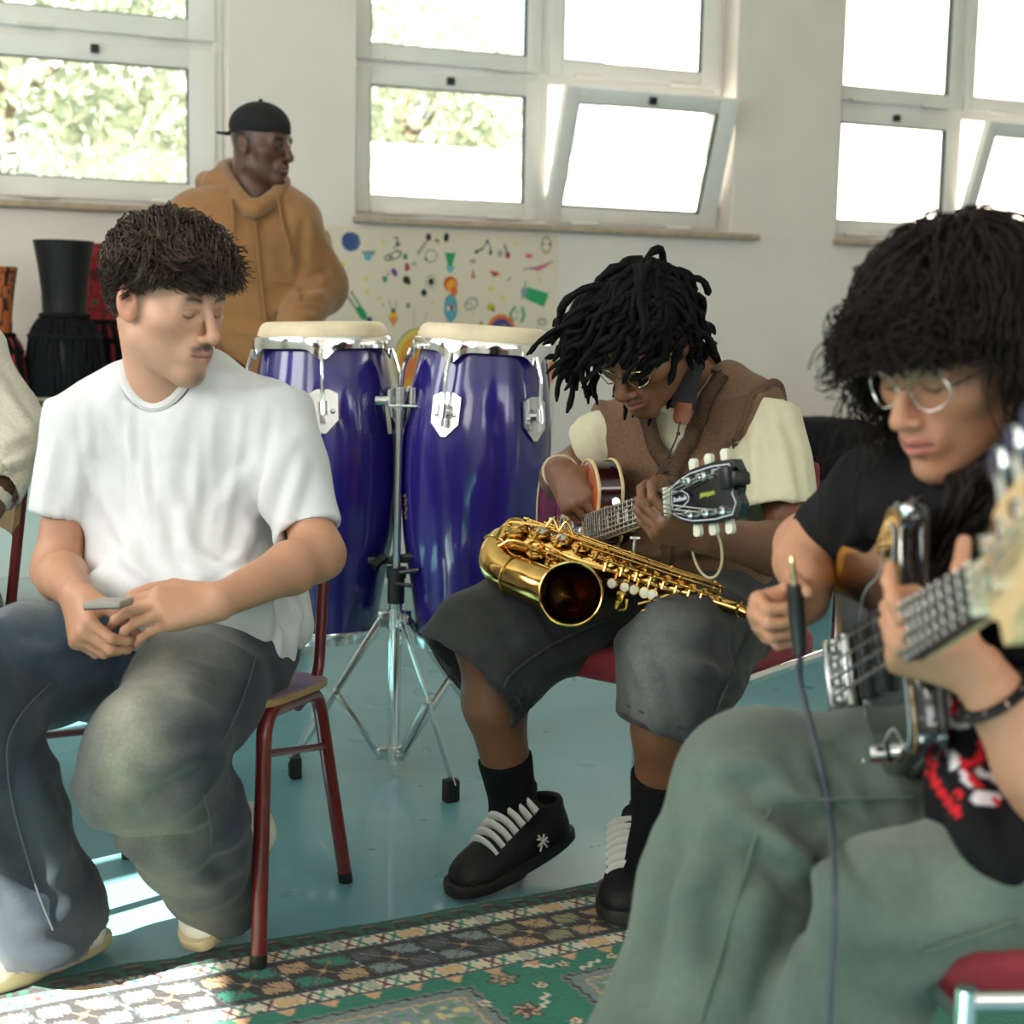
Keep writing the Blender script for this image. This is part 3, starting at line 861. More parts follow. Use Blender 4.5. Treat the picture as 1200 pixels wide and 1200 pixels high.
def conga(topc, axis, lug0, label, script=False):
    ax = nrm(axis)
    x, y, _ = frame_from(ax, (0, 1, 0))
    # make x the drum's right as the room is seen, y toward the camera
    y = nrm(V3(0, -1, 0) - ax * (V3(0, -1, 0) @ ax)); x = np.cross(y, ax)
    Ht = 0.700
    base = np.asarray(topc) - ax * Ht
    root = empty('conga_drum', base, label, 'drum', 'congas')
    prof = [(0.108, 0.0), (0.113, 0.0), (0.115, 0.02), (0.137, 0.143), (0.160, 0.237), (0.1710, 0.343), (0.1755, 0.43), (0.1750, 0.50), (0.165, 0.59), (0.150, 0.665), (0.143, 0.705)]
    ph = [p[1] for p in prof[1:]]; pr = [p[0] for p in prof[1:]]
    hs = np.linspace(0, 0.705, 40)
    # smooth the radius curve
    rr = np.interp(hs, ph, pr)
    for _ in range(4): rr[1:-1] = (rr[:-2] + 2 * rr[1:-1] + rr[2:]) / 4
    rad = lambda h: float(np.interp(h, hs, rr))
    mb = MB(); mb.lathe([(rr[0] - .012, 0.05), (rr[0] - .012, 0.0)] + list(zip(rr, hs)), base, ax, 72)
    shell = mb.build('shell', SHELL, root)
    mb = MB(); mb.lathe([(rad(0) - .013, -.004), (rad(0) + .004, -.004), (rad(.002) + .0045, .004), (rad(.022) + .0045, .022), (rad(.03) + .002, .026)], base, ax, 64)
    mb.build('bottom_band', STEEL, root)
    mb = MB()
    mb.lathe([(0.150, .700), (0.1545, .716), (0.1525, .730), (0.147, .743), (0.141, .750), (0.133, .7535), (0.12, .7545), (0.0, .7555)], base, ax, 64)
    mb.build('drum_head', SKIN_D, root)
    # crown hoop with a dipping ear at each lug
    n = 120; a = np.arange(n) * 2 * math.pi / n
    lugs = [math.radians(lug0 + 72 * k) for k in range(5)]
    dip = np.zeros(n)
    for l in lugs:
        d = (a - l + math.pi) % (2 * math.pi) - math.pi
        dip = np.maximum(dip, np.exp(-(d / 0.14) ** 2))
    rows = []
    radial = np.outer(np.sin(a), x) + np.outer(np.cos(a), y)
    for r0, h0, k in [(0.1515, .716, 0), (0.158, .721, 0), (0.164, .719, 0), (0.166, .712, 0), (0.1655, .700, .4), (0.1655, .693, 1.0), (0.161, .6925, 1.0), (0.1605, .705, .3), (0.1515, .712, 0)]:
        rows.append(base + radial * (r0 + .003 * dip * k)[:, None] + ax * (h0 - .026 * dip * k)[:, None])
    v = np.concatenate(rows); m_ = len(rows)
    fs = [(i * n + j, ((i + 1) % m_) * n + j, ((i + 1) % m_) * n + (j + 1) % n, i * n + (j + 1) % n) for i in range(m_) for j in range(n)]
    mb = MB(); mb.add(v, fs); mb.build('rim', CHROME, root, angle=50)
    for l in lugs:
        dr = x * math.sin(l) + y * math.cos(l); tg = np.cross(ax, dr)
        c = base + ax * 0.553 + dr * rad(0.553)
        slope = (rad(.60) - rad(.50)) / 0.10
        up = nrm(ax + dr * slope); out = nrm(dr - ax * slope)
        poly = [(-.034, .038), (-.014, .048), (.014, .048), (.034, .038), (.034, -.022), (.006, -.052), (-.006, -.052), (-.034, -.022)]
        mb = MB(); mb.prism(poly, c + out * 0.0005, tg, up, .006, Z=out)
        for q in (-1, 1): mb.ball(c + tg * .022 * q + out * .007 - up * .002, (.006, .006, .003), 10, 6, (tg, up, out))
        plate = mb.build('lug_plate', STEEL, root, angle=30)
        rb = base + ax * .690 + dr * .1695
        rod_end = c + out * .024 - up * .030
        p = smooth_path([rb, base + ax * .672 + dr * .176, base + ax * .640 + dr * (rad(.62) + .026), base + ax * .59 + dr * (rad(.59) + .024), rod_end], 5)
        mb = MB(); mb.tube(p, .0046, 8)
        mb.tube([c + out * .005 + up * .004, c + out * .02 + up * .004], .010, 10)
        mb.tube([c + out * .022 + up * .020, c + out * .023 - up * .010], .0105, 12); mb.tube([c + out * .0235 - up * .012, c + out * .024 - up * .030], .0075, 6)
        mb.build('tension_rod', CHROME, plate)
    if script:
        mb = MB()
        l = math.radians(66)
        for i, (du, dv) in enumerate([(0, 0), (.004, .010), (-.003, .020), (.003, .030), (-.002, .040), (.004, .050)]):
            h = .30 + dv; dr = x * math.sin(l + du / .17) + y * math.cos(l + du / .17)
            p0 = base + ax * h + dr * (rad(h) + .0008)
            tg = np.cross(ax, dr)
            mb.tube(smooth_path([p0 - tg * .006, p0 + ax * .004 - tg * .001, p0 - ax * .002 + tg * .003, p0 + ax * .007 + tg * .006], 4), .0011, 5)
        mb.build('maker_script', GOLD, root)
    return root
conga(P(379, 404, 3.56), (-.026, 0, 1), -6, 'glossy blue violet conga behind the man in the white T-shirt')
conga(P(566, 409, 3.50), (.046, 0, 1), 24, 'glossy blue violet conga beside the dreadlocked guitarist', True)

# ------------------------------------------------------------------ conga stand
def stand():
    c = V3(-0.27, 3.43, 0)
    root = empty('conga_stand', c, 'chrome tripod stand with folding flat legs holding the two congas', 'stand')
    up = nrm(V3(0.008, 0.0, 1.0))
    at = lambda z: c + up * z
    mb = MB(); mb.tube([at(.02), at(.44)], .0155, 20); mb.build('lower_tube', CHROME, root)
    mb = MB(); mb.tube([at(.42), at(.88)], .0095, 16); mb.build('centre_pole', STEEL, root)
    mb = MB()
    mb.tube([at(.405), at(.47)], .020, 16); mb.tube([at(.465), at(.49)], .0235, 16)
    mb.tube([at(.48) + V3(.01, -.02, 0), at(.485) + V3(.055, -.03, .004)], .006, 8); mb.tube([at(.455) + V3(0, -.02, 0), at(.455) + V3(.04, -.03, -.004)], .005, 8)
    mb.build('height_clamp', BLACKP, root)
    mb = MB()
    mb.box(at(.505) + V3(.045, .02, .002), (.12, .03, .020), bev=.006); mb.box(at(.505) + V3(-.035, .03, -.004), (.07, .03, .018), bev=.006)
    mb.tube([at(.515) + V3(.02, 0, 0), at(.520) + V3(.085, -.01, -.004)], .008, 8)
    mb.tube([at(.49) + V3(-.055, 0, 0), at(.50) + V3(-.03, .02, .01)], .012, 8)
    mb.build('drum_cradle', BLACKP, root)
    mb = MB()
    mb.box(at(.865) + V3(.028, -.012, 0), (.095, .018, .006), bev=.002)
    mb.tube([at(.855), at(.905)], .0145, 14)
    for dx, z in ((.03, .885), (.055, .882), (-.02, .88)):
        mb.tube([at(z - .016) + V3(dx, -.012, 0), at(z + .022) + V3(dx, -.012, 0)], .0075, 10)
    mb.tube([at(.875) + V3(-.055, 0, 0), at(.875) + V3(-.012, 0, 0)], .012, 12)
    mb.prism([(-.012, .02), (.012, .02), (.014, -.012), (.004, -.028), (-.004, -.028), (-.014, -.012)], at(.825) + V3(.052, -.01, 0), V3(1, 0, 0), V3(0, 0, 1), .006)
    mb.tube([at(.865) + V3(-.028, -.004, 0), at(.80) + V3(-.02, -.004, 0)], .006, 8)
    mb.build('top_bracket', STEEL, root)
    mb = MB(); mb.tube([at(.345), at(.39)], .019, 20)
    feet = [V3(-0.496, 3.361, 0), V3(-0.12, 3.209, 0), V3(-0.05, 3.632, 0)]
    for f in feet:
        d = nrm((f - c) * V3(1, 1, 0)); s = np.cross(UZ, d)
        for q in (-1, 1):
            mb.box(at(.367) + d * .024 + s * .0065 * q, (.034, .003, .034), (d, s, UZ), .001)
        mb.tube([at(.367) + d * .034 - s * .011, at(.367) + d * .034 + s * .011], .0055, 10)
    mb.build('upper_collar', STEEL, root)
    mb = MB(); mb.tube([at(.028), at(.062)], .019, 20)
    for f in feet:
        d = nrm((f - c) * V3(1, 1, 0)); s = np.cross(UZ, d)
        for q in (-1, 1):
            mb.box(at(.045) + d * .024 + s * .0065 * q, (.034, .003, .026), (d, s, UZ), .001)
        mb.tube([at(.045) + d * .034 - s * .011, at(.045) + d * .034 + s * .011], .0055, 10)
    mb.build('lower_collar', STEEL, root)
    for f in feet:
        d = nrm((f - c) * V3(1, 1, 0)); s = np.cross(UZ, d)
        a = at(.367) + d * .034; b = f + UZ * .045
        ld = nrm(b - a); nn = np.cross(s, ld)
        mb = MB(); mb.box((a + b) / 2, (np.linalg.norm(b - a) + .02, .004, .019), (ld, s, nn), .0015)
        leg = mb.build('leg', STEEL, root)
        mid = a + (b - a) * .52
        for q in (-1, 1): pass
        m0 = at(.045) + d * .034
        bd = nrm(mid - m0); nb = np.cross(s, bd)
        mb = MB()
        for q in (-1, 1):
            mb.box((mid + m0) / 2 + s * .005 * q, (np.linalg.norm(mid - m0) + .018, .003, .016), (bd, s, nb), .001)
        mb.tube([mid - s * .010, mid + s * .010], .006, 10)
        mb.build('brace', STEEL, root)
        mb = MB(); e = b - ld * .0
        mb.box(f + UZ * .026 - ld * V3(.012, .012, 0), (.026, .034, .052), (d, s, UZ), .005)
        for k in range(5): mb.box(f + UZ * .026 + s * (-.013 + .0065 * k) + d * .0135 - ld * V3(.012, .012, 0), (.003, .003, .044), (d, s, UZ))
        mb.build('rubber_foot', RUBBER, leg)
stand()

# ------------------------------------------------------------------ chairs
REDT = mat('oxblood_enamel', lin(106, 30, 30), 0.3, noise=0.12, nscale=30, coat=0.3)
PLY = mat('worn_plywood', lin(150, 126, 140), 0.4, noise=0.12, nscale=9, stretch=(1, 6, 1), coat=0.2)
PLYE = mat('plywood_edge', lin(176, 142, 98), 0.55, noise=0.10, nscale=20)
MAROON = mat('maroon_upholstery', lin(122, 22, 34), 0.75, noise=0.08, nscale=60, bump=0.15, bscale=300, sheen=0.2)

def school_chair(FR, FL, BR, BL, zf, zb, label, back_hint):
    """tubular chair: two inverted-U side frames, side stretchers, plywood seat and back"""
    ctr = (FR + FL + BR + BL) / 4
    root = empty('school_chair', ctr, label, 'chair', 'red tubular chairs')
    fwd = nrm((FR + FL - BR - BL) * V3(1, 1, 0)); lat = nrm(np.cross(UZ, fwd))    # lat = sitter's left
    tops = {}
    lat = nrm((FL - FR) * V3(1, 1, 0))
    for nm, F_, B_ in (('r', FR, BR), ('l', FL, BL)):
        side = lat * (1 if nm == 'l' else -1)
        ft = F_ - fwd * .045 - side * .008 + UZ * zf
        bt = B_ + fwd * .085 - side * .026 + UZ * zb
        tops[nm] = (ft, bt)
        p = round_path([F_ + UZ * .004, ft, bt, B_ + UZ * .004], .05, 7)
        mb = MB(); mb.tube(p, .0132, 14)
        mb.build('side_frame', REDT, root)
        mb = MB(); a = F_ + (ft - F_) * .84; b = B_ + (bt - B_) * .72
        mb.tube([a, b], .0065, 10); mb.build('stretcher', REDT, root)
        for q, t_ in ((F_, ft), (B_, bt)):
            mb = MB(); d = nrm(t_ - q); mb.tube([q, q + d * .022], .0142, 14); mb.build('foot_cap', BLACKP, root)
    for k in (0.2, 0.85):
        mb = MB(); mb.tube([tops['r'][0] + (tops['r'][1] - tops['r'][0]) * k, tops['l'][0] + (tops['l'][1] - tops['l'][0]) * k], .009, 10); mb.build('cross_bar', REDT, root)
    # seat: rounded, slightly dished panel
    c = (tops['r'][0] + tops['r'][1] + tops['l'][0] + tops['l'][1]) / 4 + UZ * .02
    sl = nrm((tops['r'][0] + tops['l'][0]) - (tops['r'][1] + tops['l'][1]))
    up = np.cross(sl, lat); up = up if up[2] > 0 else -up
    hw = np.linalg.norm(tops['r'][0] - tops['l'][0]) / 2 + .012; hd = np.linalg.norm(tops['r'][0] - tops['r'][1]) / 2 + .045
    poly = []
    for k in range(40):
        t = 2 * math.pi * k / 40
        cx, sx = math.cos(t), math.sin(t)
        poly.append((hd * np.sign(cx) * abs(cx) ** .38, hw * np.sign(sx) * abs(sx) ** .38))
    mb = MB(); mb.prism(poly, c - up * .006, sl, -lat, .011, Z=up); seat = mb.build('seat', PLYE, root, angle=40)
    mb = MB(); mb.prism([(a * .985, b * .985) for a, b in poly], c + up * .0051, sl, -lat, .0012, Z=up); mb.build('seat_veneer', PLY, seat)
    # back
    posts = []
    for nm in ('r', 'l'):
        side = lat * (1 if nm == 'l' else -1)
        bt = tops[nm][1]
        b0 = bt + fwd * .07 - side * .012 - UZ * .012
        b1 = bt - fwd * .025 - side * .008 + UZ * .012
        b2 = b1 - fwd * .045 + UZ * .36
        posts.append(b2)
        mb = MB(); mb.tube(round_path([b0, b1, b2], .05, 7), .0105, 12); mb.build('back_post', REDT, root)
    bc = (posts[0] + posts[1]) / 2 - UZ * .085 + fwd * .018
    bw = np.linalg.norm(posts[0] - posts[1]) / 2 + .012
    bu = nrm(UZ * .36 - fwd * .045)
    rows = 9; cols = 17; v = []
    for k in (0, 1):
        for i in range(rows):
            for j in range(cols):
                x_ = -1 + 2 * j / (cols - 1); y_ = -1 + 2 * i / (rows - 1)
                sy = (1 - .28 * abs(x_) ** 6); sx_ = (1 - .05 * abs(y_) ** 4)
                v.append(bc + lat * bw * x_ * sx_ + bu * .095 * y_ * sy + fwd * (.012 * k - .012 + .028 * (x_ * x_ - .6) * 1))
    n = rows * cols
    fs = []
    for i in range(rows - 1):
        for j in range(cols - 1):
            a = i * cols + j
            fs.append((a, a + cols, a + cols + 1, a + 1)); fs.append((n + a, n + a + 1, n + a + cols + 1, n + a + cols))
    brd = [j for j in range(cols)] + [i * cols + cols - 1 for i in range(1, rows)] + [(rows - 1) * cols + j for j in range(cols - 2, -1, -1)] + [i * cols for i in range(rows - 2, 0, -1)]
    for i in range(len(brd)):
        a, b = brd[i], brd[(i + 1) % len(brd)]
        fs.append((a, b, n + b, n + a))
    mb = MB(); mb.add(v, fs); mb.build('backrest', PLYE, root, angle=40)
    return root

FRc = V3(-0.397, 2.314, .0095); BRc = V3(-0.301, 2.722, 0)
LATc = nrm(V3(-.97, .228, 0))
school_chair(FRc, FRc + LATc * .45 + V3(0, 0, -.0095), BRc, BRc + LATc * .45, .410, .388, 'oxblood red tubular chair under the man in the white T-shirt', None)
ob = PZ(52, 985)
school_chair(ob + V3(-.42, -.33, 0), ob + V3(-.62, .05, 0) , ob, ob + V3(-.20, .40, 0), .43, .41, 'oxblood red tubular chair under the person in the cream sweater', None)

def stack_chair(c, fwd, label, zs=.45, hw=.225, hd=.21, back=True):
    fwd = nrm(fwd); lat = np.cross(UZ, fwd)
    root = empty('stacking_chair', V3(c[0], c[1], 0), label, 'chair', 'chrome chairs with maroon seats')
    cc = V3(c[0], c[1], 0)
    legs = {}
    for nm, a, b in (('fl', 1, 1), ('fr', 1, -1), ('bl', -1, 1), ('br', -1, -1)):
        base = cc + fwd * hd * a + lat * hw * b
        legs[nm] = base
        top = zs if a > 0 else zs + .10
        mb = MB(); mb.tube([base + UZ * .006, base + UZ * top], .0105, 14)
        leg = mb.build('leg', CHROME, root)
        mb = MB(); mb.tube([base, base + UZ * .03], .0128, 12); mb.build('foot_cap', BLACKP, leg)
        if a < 0:
            mb = MB(); mb.tube([base + UZ * top, base + UZ * (top + .016)], .0125, 12); mb.build('end_cap', BLACKP, leg)
    for s, b in (('l', 1), ('r', -1)):
        mb = MB(); mb.tube([legs['f' + s] + UZ * (zs - .012), legs['b' + s] + UZ * (zs - .018)], .0095, 12)
        mb.tube([legs['b' + s] + UZ * (zs - .018) + fwd * .03, legs['b' + s] + UZ * (zs - .018) - fwd * .012], .0125, 12)
        mb.build('side_rail', CHROME, root)
    for e in 'fb':
        mb = MB(); mb.tube([legs[e + 'l'] + UZ * (zs - .033), legs[e + 'r'] + UZ * (zs - .033)], .008, 10); mb.build('cross_rail', CHROME, root)
    # cushion: superellipse slab with a crowned top and rolled front edge
    nu, nv = 36, 9; v = []
    for i in range(nv):
        q = i / (nv - 1) * math.pi - math.pi / 2
        k = max(0.02, math.cos(q)) ** .55; h = math.sin(q)
        for j in range(nu):
            t = 2 * math.pi * j / nu; cx, sx = math.cos(t), math.sin(t)
            X = (hd + .015) * np.sign(cx) * abs(cx) ** .45 * (.90 + .10 * k) * (k if i in (0, nv - 1) else 1)
            Y = (hw - .012) * np.sign(sx) * abs(sx) ** .45 * (.90 + .10 * k) * (k if i in (0, nv - 1) else 1)
            v.append(cc + fwd * X + lat * Y + UZ * (zs - .005 + h * .030 - .014 * max(0, X / hd) ** 3))
    fs = [(i * nu + j, i * nu + (j + 1) % nu, (i + 1) * nu + (j + 1) % nu, (i + 1) * nu + j) for i in range(nv - 1) for j in range(nu)]
    fs += [tuple(range(nu - 1, -1, -1)), tuple((nv - 1) * nu + j for j in range(nu))]
    mb = MB(); mb.add(v, fs); mb.build('seat', MAROON, root, angle=60)
    if back:
        bc = cc - fwd * (hd + .01) + UZ * (zs + .25)
        mb = MB(); mb.box(bc, (.035, hw * 1.50, .20), (fwd, lat, UZ), .016); mb.build('backrest', MAROON, root)
        for b in (1, -1):
            mb = MB()
            p = [cc - fwd * hd + lat * (hw * .62 * b) + UZ * (zs - .03), cc - fwd * (hd + .012) + lat * (hw * .62 * b) + UZ * (zs + .2)]
            mb.tube(p, .009, 10); mb.build('back_post', CHROME, root)
    return root
stack_chair((.335, 2.85), (-.6, -.8, 0), 'chrome chair with a maroon seat under the dreadlocked guitarist')
stack_chair((.615, 1.56), (-1, -.10, 0), 'chrome chair with a maroon seat under the curly haired woman', zs=.452)

# ------------------------------------------------------------------ table with upturned hand drums
DKWOOD = mat('dark_brown_wood', lin(74, 48, 38), 0.45, noise=0.2, nscale=8, stretch=(1, 8, 8), coat=0.15)
def drum_table():
    s0, s1, t0, t1, zt = -3.5, -1.02, .04, .56, .772
    root = empty('side_table', W((s0 + s1) / 2, (t0 + t1) / 2, 0), 'long dark brown wooden table with upturned drums on it', 'table')
    mb = MB(); mb.box(W((s0 + s1) / 2, (t0 + t1) / 2, zt - .015), (s1 - s0, t1 - t0, .03), ROOMAX, .005); mb.build('table_top', DKWOOD, root)
    mb = MB()
    for t in (t0 + .04, t1 - .02): mb.box(W((s0 + s1) / 2, t, zt - .06), (s1 - s0 - .06, .022, .062), ROOMAX, .003)
    mb.build('apron', DKWOOD, root)
    for s in (s0 + .06, s1 - .06):
        for t in (t0 + .06, t1 - .045):
            mb = MB(); mb.box(W(s, t, (zt - .03) / 2), (.05, .05, zt - .03), ROOMAX, .004); mb.build('leg', DKWOOD, root)
drum_table()

BLKWOOD = mat('black_carved_wood', lin(17, 17, 19), 0.55, spec=0.3, noise=0.3, nscale=14, stretch=(4, 4, 1), bump=0.8, bscale=26)
BLKROPE = mat('black_cord', lin(14, 14, 16), 0.8, spec=0.2, noise=0.3, nscale=60, bump=0.6, bscale=120, stretch=(3, 3, .4))
REDROPE = mat('red_cord', lin(150, 30, 34), 0.8, noise=0.2, nscale=60)
def patterned(name, base, c1, c2, sc):
    m = mat(name, base, 0.6)
    nt = m.node_tree; N, L = nt.nodes, nt.links
    b = N['Principled BSDF']
    tc = N.new('ShaderNodeTexCoord')
    v = N.new('ShaderNodeTexVoronoi'); v.feature = 'F1'; v.distance = 'CHEBYCHEV'; v.inputs['Scale'].default_value = sc; v.inputs['Randomness'].default_value = 0.35
    L.new(tc.outputs['Object'], v.inputs['Vector'])
    r = N.new('ShaderNodeValToRGB'); r.color_ramp.interpolation = 'CONSTANT'
    r.color_ramp.elements[0].color = (*c1, 1)
    e = r.color_ramp.elements.new(0.22); e.color = (*base, 1)
    r.color_ramp.elements[-1].position = 0.46; r.color_ramp.elements[-1].color = (*c2, 1)
    L.new(v.outputs['Distance'], r.inputs[0]); L.new(r.outputs[0], b.inputs['Base Color'])
    return m
ORANGEP = patterned('orange_patterned_wood', lin(186, 92, 40), lin(46, 60, 90), lin(40, 26, 20), 24)
REDP = patterned('red_patterned_cloth', lin(168, 26, 34), lin(60, 96, 66), lin(104, 20, 30), 22)
def djembe(c, h, rt, rn, zn, rb, body, rope, label, rope2=None):
    """an upturned djembe: flared foot on top, bowl in its ring of cords below"""
    root = empty('djembe', c, label, 'drum', 'upturned hand drums')
    zs = h * zn
    prof = [(rb * .80, .012), (rb * .93, .05), (rb * .98, zs * .35), (rb * .86, zs * .7), (rn * 1.08, zs * .98), (rn, zs * 1.08), (rn * 1.02, zs + (h - zs) * .35), ((rn + rt) / 2, zs + (h - zs) * .7), (rt, h), (rt * .93, h), (rt * .7, h * .8), (.02, h * .72)]
    mb = MB(); mb.lathe(prof, c, n=48); mb.build('body', body, root)
    mb = MB(); mb.lathe([(rb * .98, .0), (rb * 1.01, .006), (rb * 1.01, .014), (rb * .9, .018)], c, n=48)
    mb.lathe([(.0, .0), (rb * .98, .0)], c, n=48); mb.build('drum_head', SKIN_D, root)
    g = np.random.default_rng(int(abs(c[0]) * 1000))
    cords = MB(); cords2 = MB()
    for k in range(56):
        a = 2 * math.pi * k / 56
        d = V3(math.cos(a), math.sin(a), 0)
        w = g.normal(size=4) * .05
        pts = [c + V3(*(d * rb * 1.03)[:2], .012)]
        for z_, r_ in ((zs * .3, rb * 1.03), (zs * .62, rb * .93), (zs * .86, (rb + rn) / 2 * 1.06), (zs * 1.01, rn * 1.12)):
            q = a + w[len(pts) - 1]
            pts.append(c + V3(math.cos(q) * r_, math.sin(q) * r_, z_))
        (cords2 if rope2 is not None and k % 4 == 0 else cords).tube(smooth_path(pts, 3), .0085, 6)
    for zz_, r_ in ((zs * .98, rn * 1.10), (zs * 1.06, rn * 1.06), (zs * .80, rb * .90)):
        cords.torus(c + UZ * zz_, (0, 0, 1), r_, .010, 36, 8)
    cords.torus(c + UZ * .022, (0, 0, 1), rb * 1.0, .010, 40, 8)
    cords.build('cords', rope, root)
    if rope2 is not None: cords2.build('bright_cords', rope2, root)['label'] = 'red cords'
def on_table(x, Y):
    p = P(x, 440, Y); return V3(p[0], p[1], .772)
djembe(on_table(77, 5.12), .535, .100, .073, .50, .128, BLKWOOD, BLKROPE, 'upturned black hand drum, tallest and wholly black on the brown table')
djembe(on_table(118, 5.42), .540, .084, .060, .46, .112, REDP, BLKROPE, 'upturned red patterned hand drum behind the black one on the table', REDROPE)
djembe(on_table(-9, 4.99), .44, .088, .066, .46, .106, ORANGEP, BLKROPE, 'upturned orange patterned hand drum at the left end of the table', REDROPE)

# ------------------------------------------------------------------ cases at the far right
CLOTHBLK = mat('black_padded_nylon', lin(15, 15, 18), 0.75, spec=0.25, noise=0.15, nscale=12, bump=0.3, bscale=24)
PINK = mat('dusty_pink_cloth', lin(176, 128, 120), 0.85, noise=0.18, nscale=9, bump=0.5, bscale=18)
def lump(name, c, r, ax, seed, material, label, cat, amp=.10, flat=None, fr=3.0):
    mb = MB(); mb.ball((0, 0, 0), (1, 1, 1), 40, 24)
    v = np.concatenate(mb.v)
    u = np.sign(v) * np.abs(v) ** .62
    n = vnoise(v * fr + 10, seed) - .5
    n2 = vnoise(v * fr * 2.3 + 20, seed + 1) - .5
    u = u * (1 + amp * 2 * n + amp * n2)[:, None]
    X, Y, Z = ax
    z = u[:, 2] * r[2]
    z = np.maximum(z, -r[2] * .92)
    w = np.asarray(c) + np.outer(u[:, 0] * r[0], X) + np.outer(u[:, 1] * r[1], Y) + np.outer(z + r[2] * .92, Z)
    m2 = MB(); m2.add(w, mb.f)
    o = m2.build(name, material, angle=80)
    set_props(o, label, cat)
    return o
d_ = _fw + CRT * (978 - 600) / FPX - CUP * (600 - 600) / FPX
k_ = ((WA + NW * .30 - CPOS) @ NW) / (d_ @ NW)
ctr = CPOS + d_ * k_; ctr[2] = 0
root = empty('equipment_case', ctr, 'black flight case behind the guitarist and the curly haired woman', 'case')
mb = MB(); mb.box(ctr + UZ * .215, (.90, .42, .41), ROOMAX, .012); mb.build('body', CLOTHBLK, root)
mb = MB()
for z in (.012, .215, .418): mb.box(ctr + UZ * z, (.912, .432, .014), ROOMAX, .003)
mb.build('edge_trim', mat('grey_trim', lin(62, 64, 64), 0.5), root)
lump('gig_bag', ctr + UZ * .428 - DW * .10, (.31, .17, .135), ROOMAX, 31, CLOTHBLK, 'black padded gig bag slumped on the flight case', 'bag', .06)
lump('folded_cloth', ctr + UZ * .428 + DW * .33, (.10, .13, .125), ROOMAX, 41, PINK, 'dusty pink crumpled cloth lying on the case beside the gig bag', 'cloth', .16)
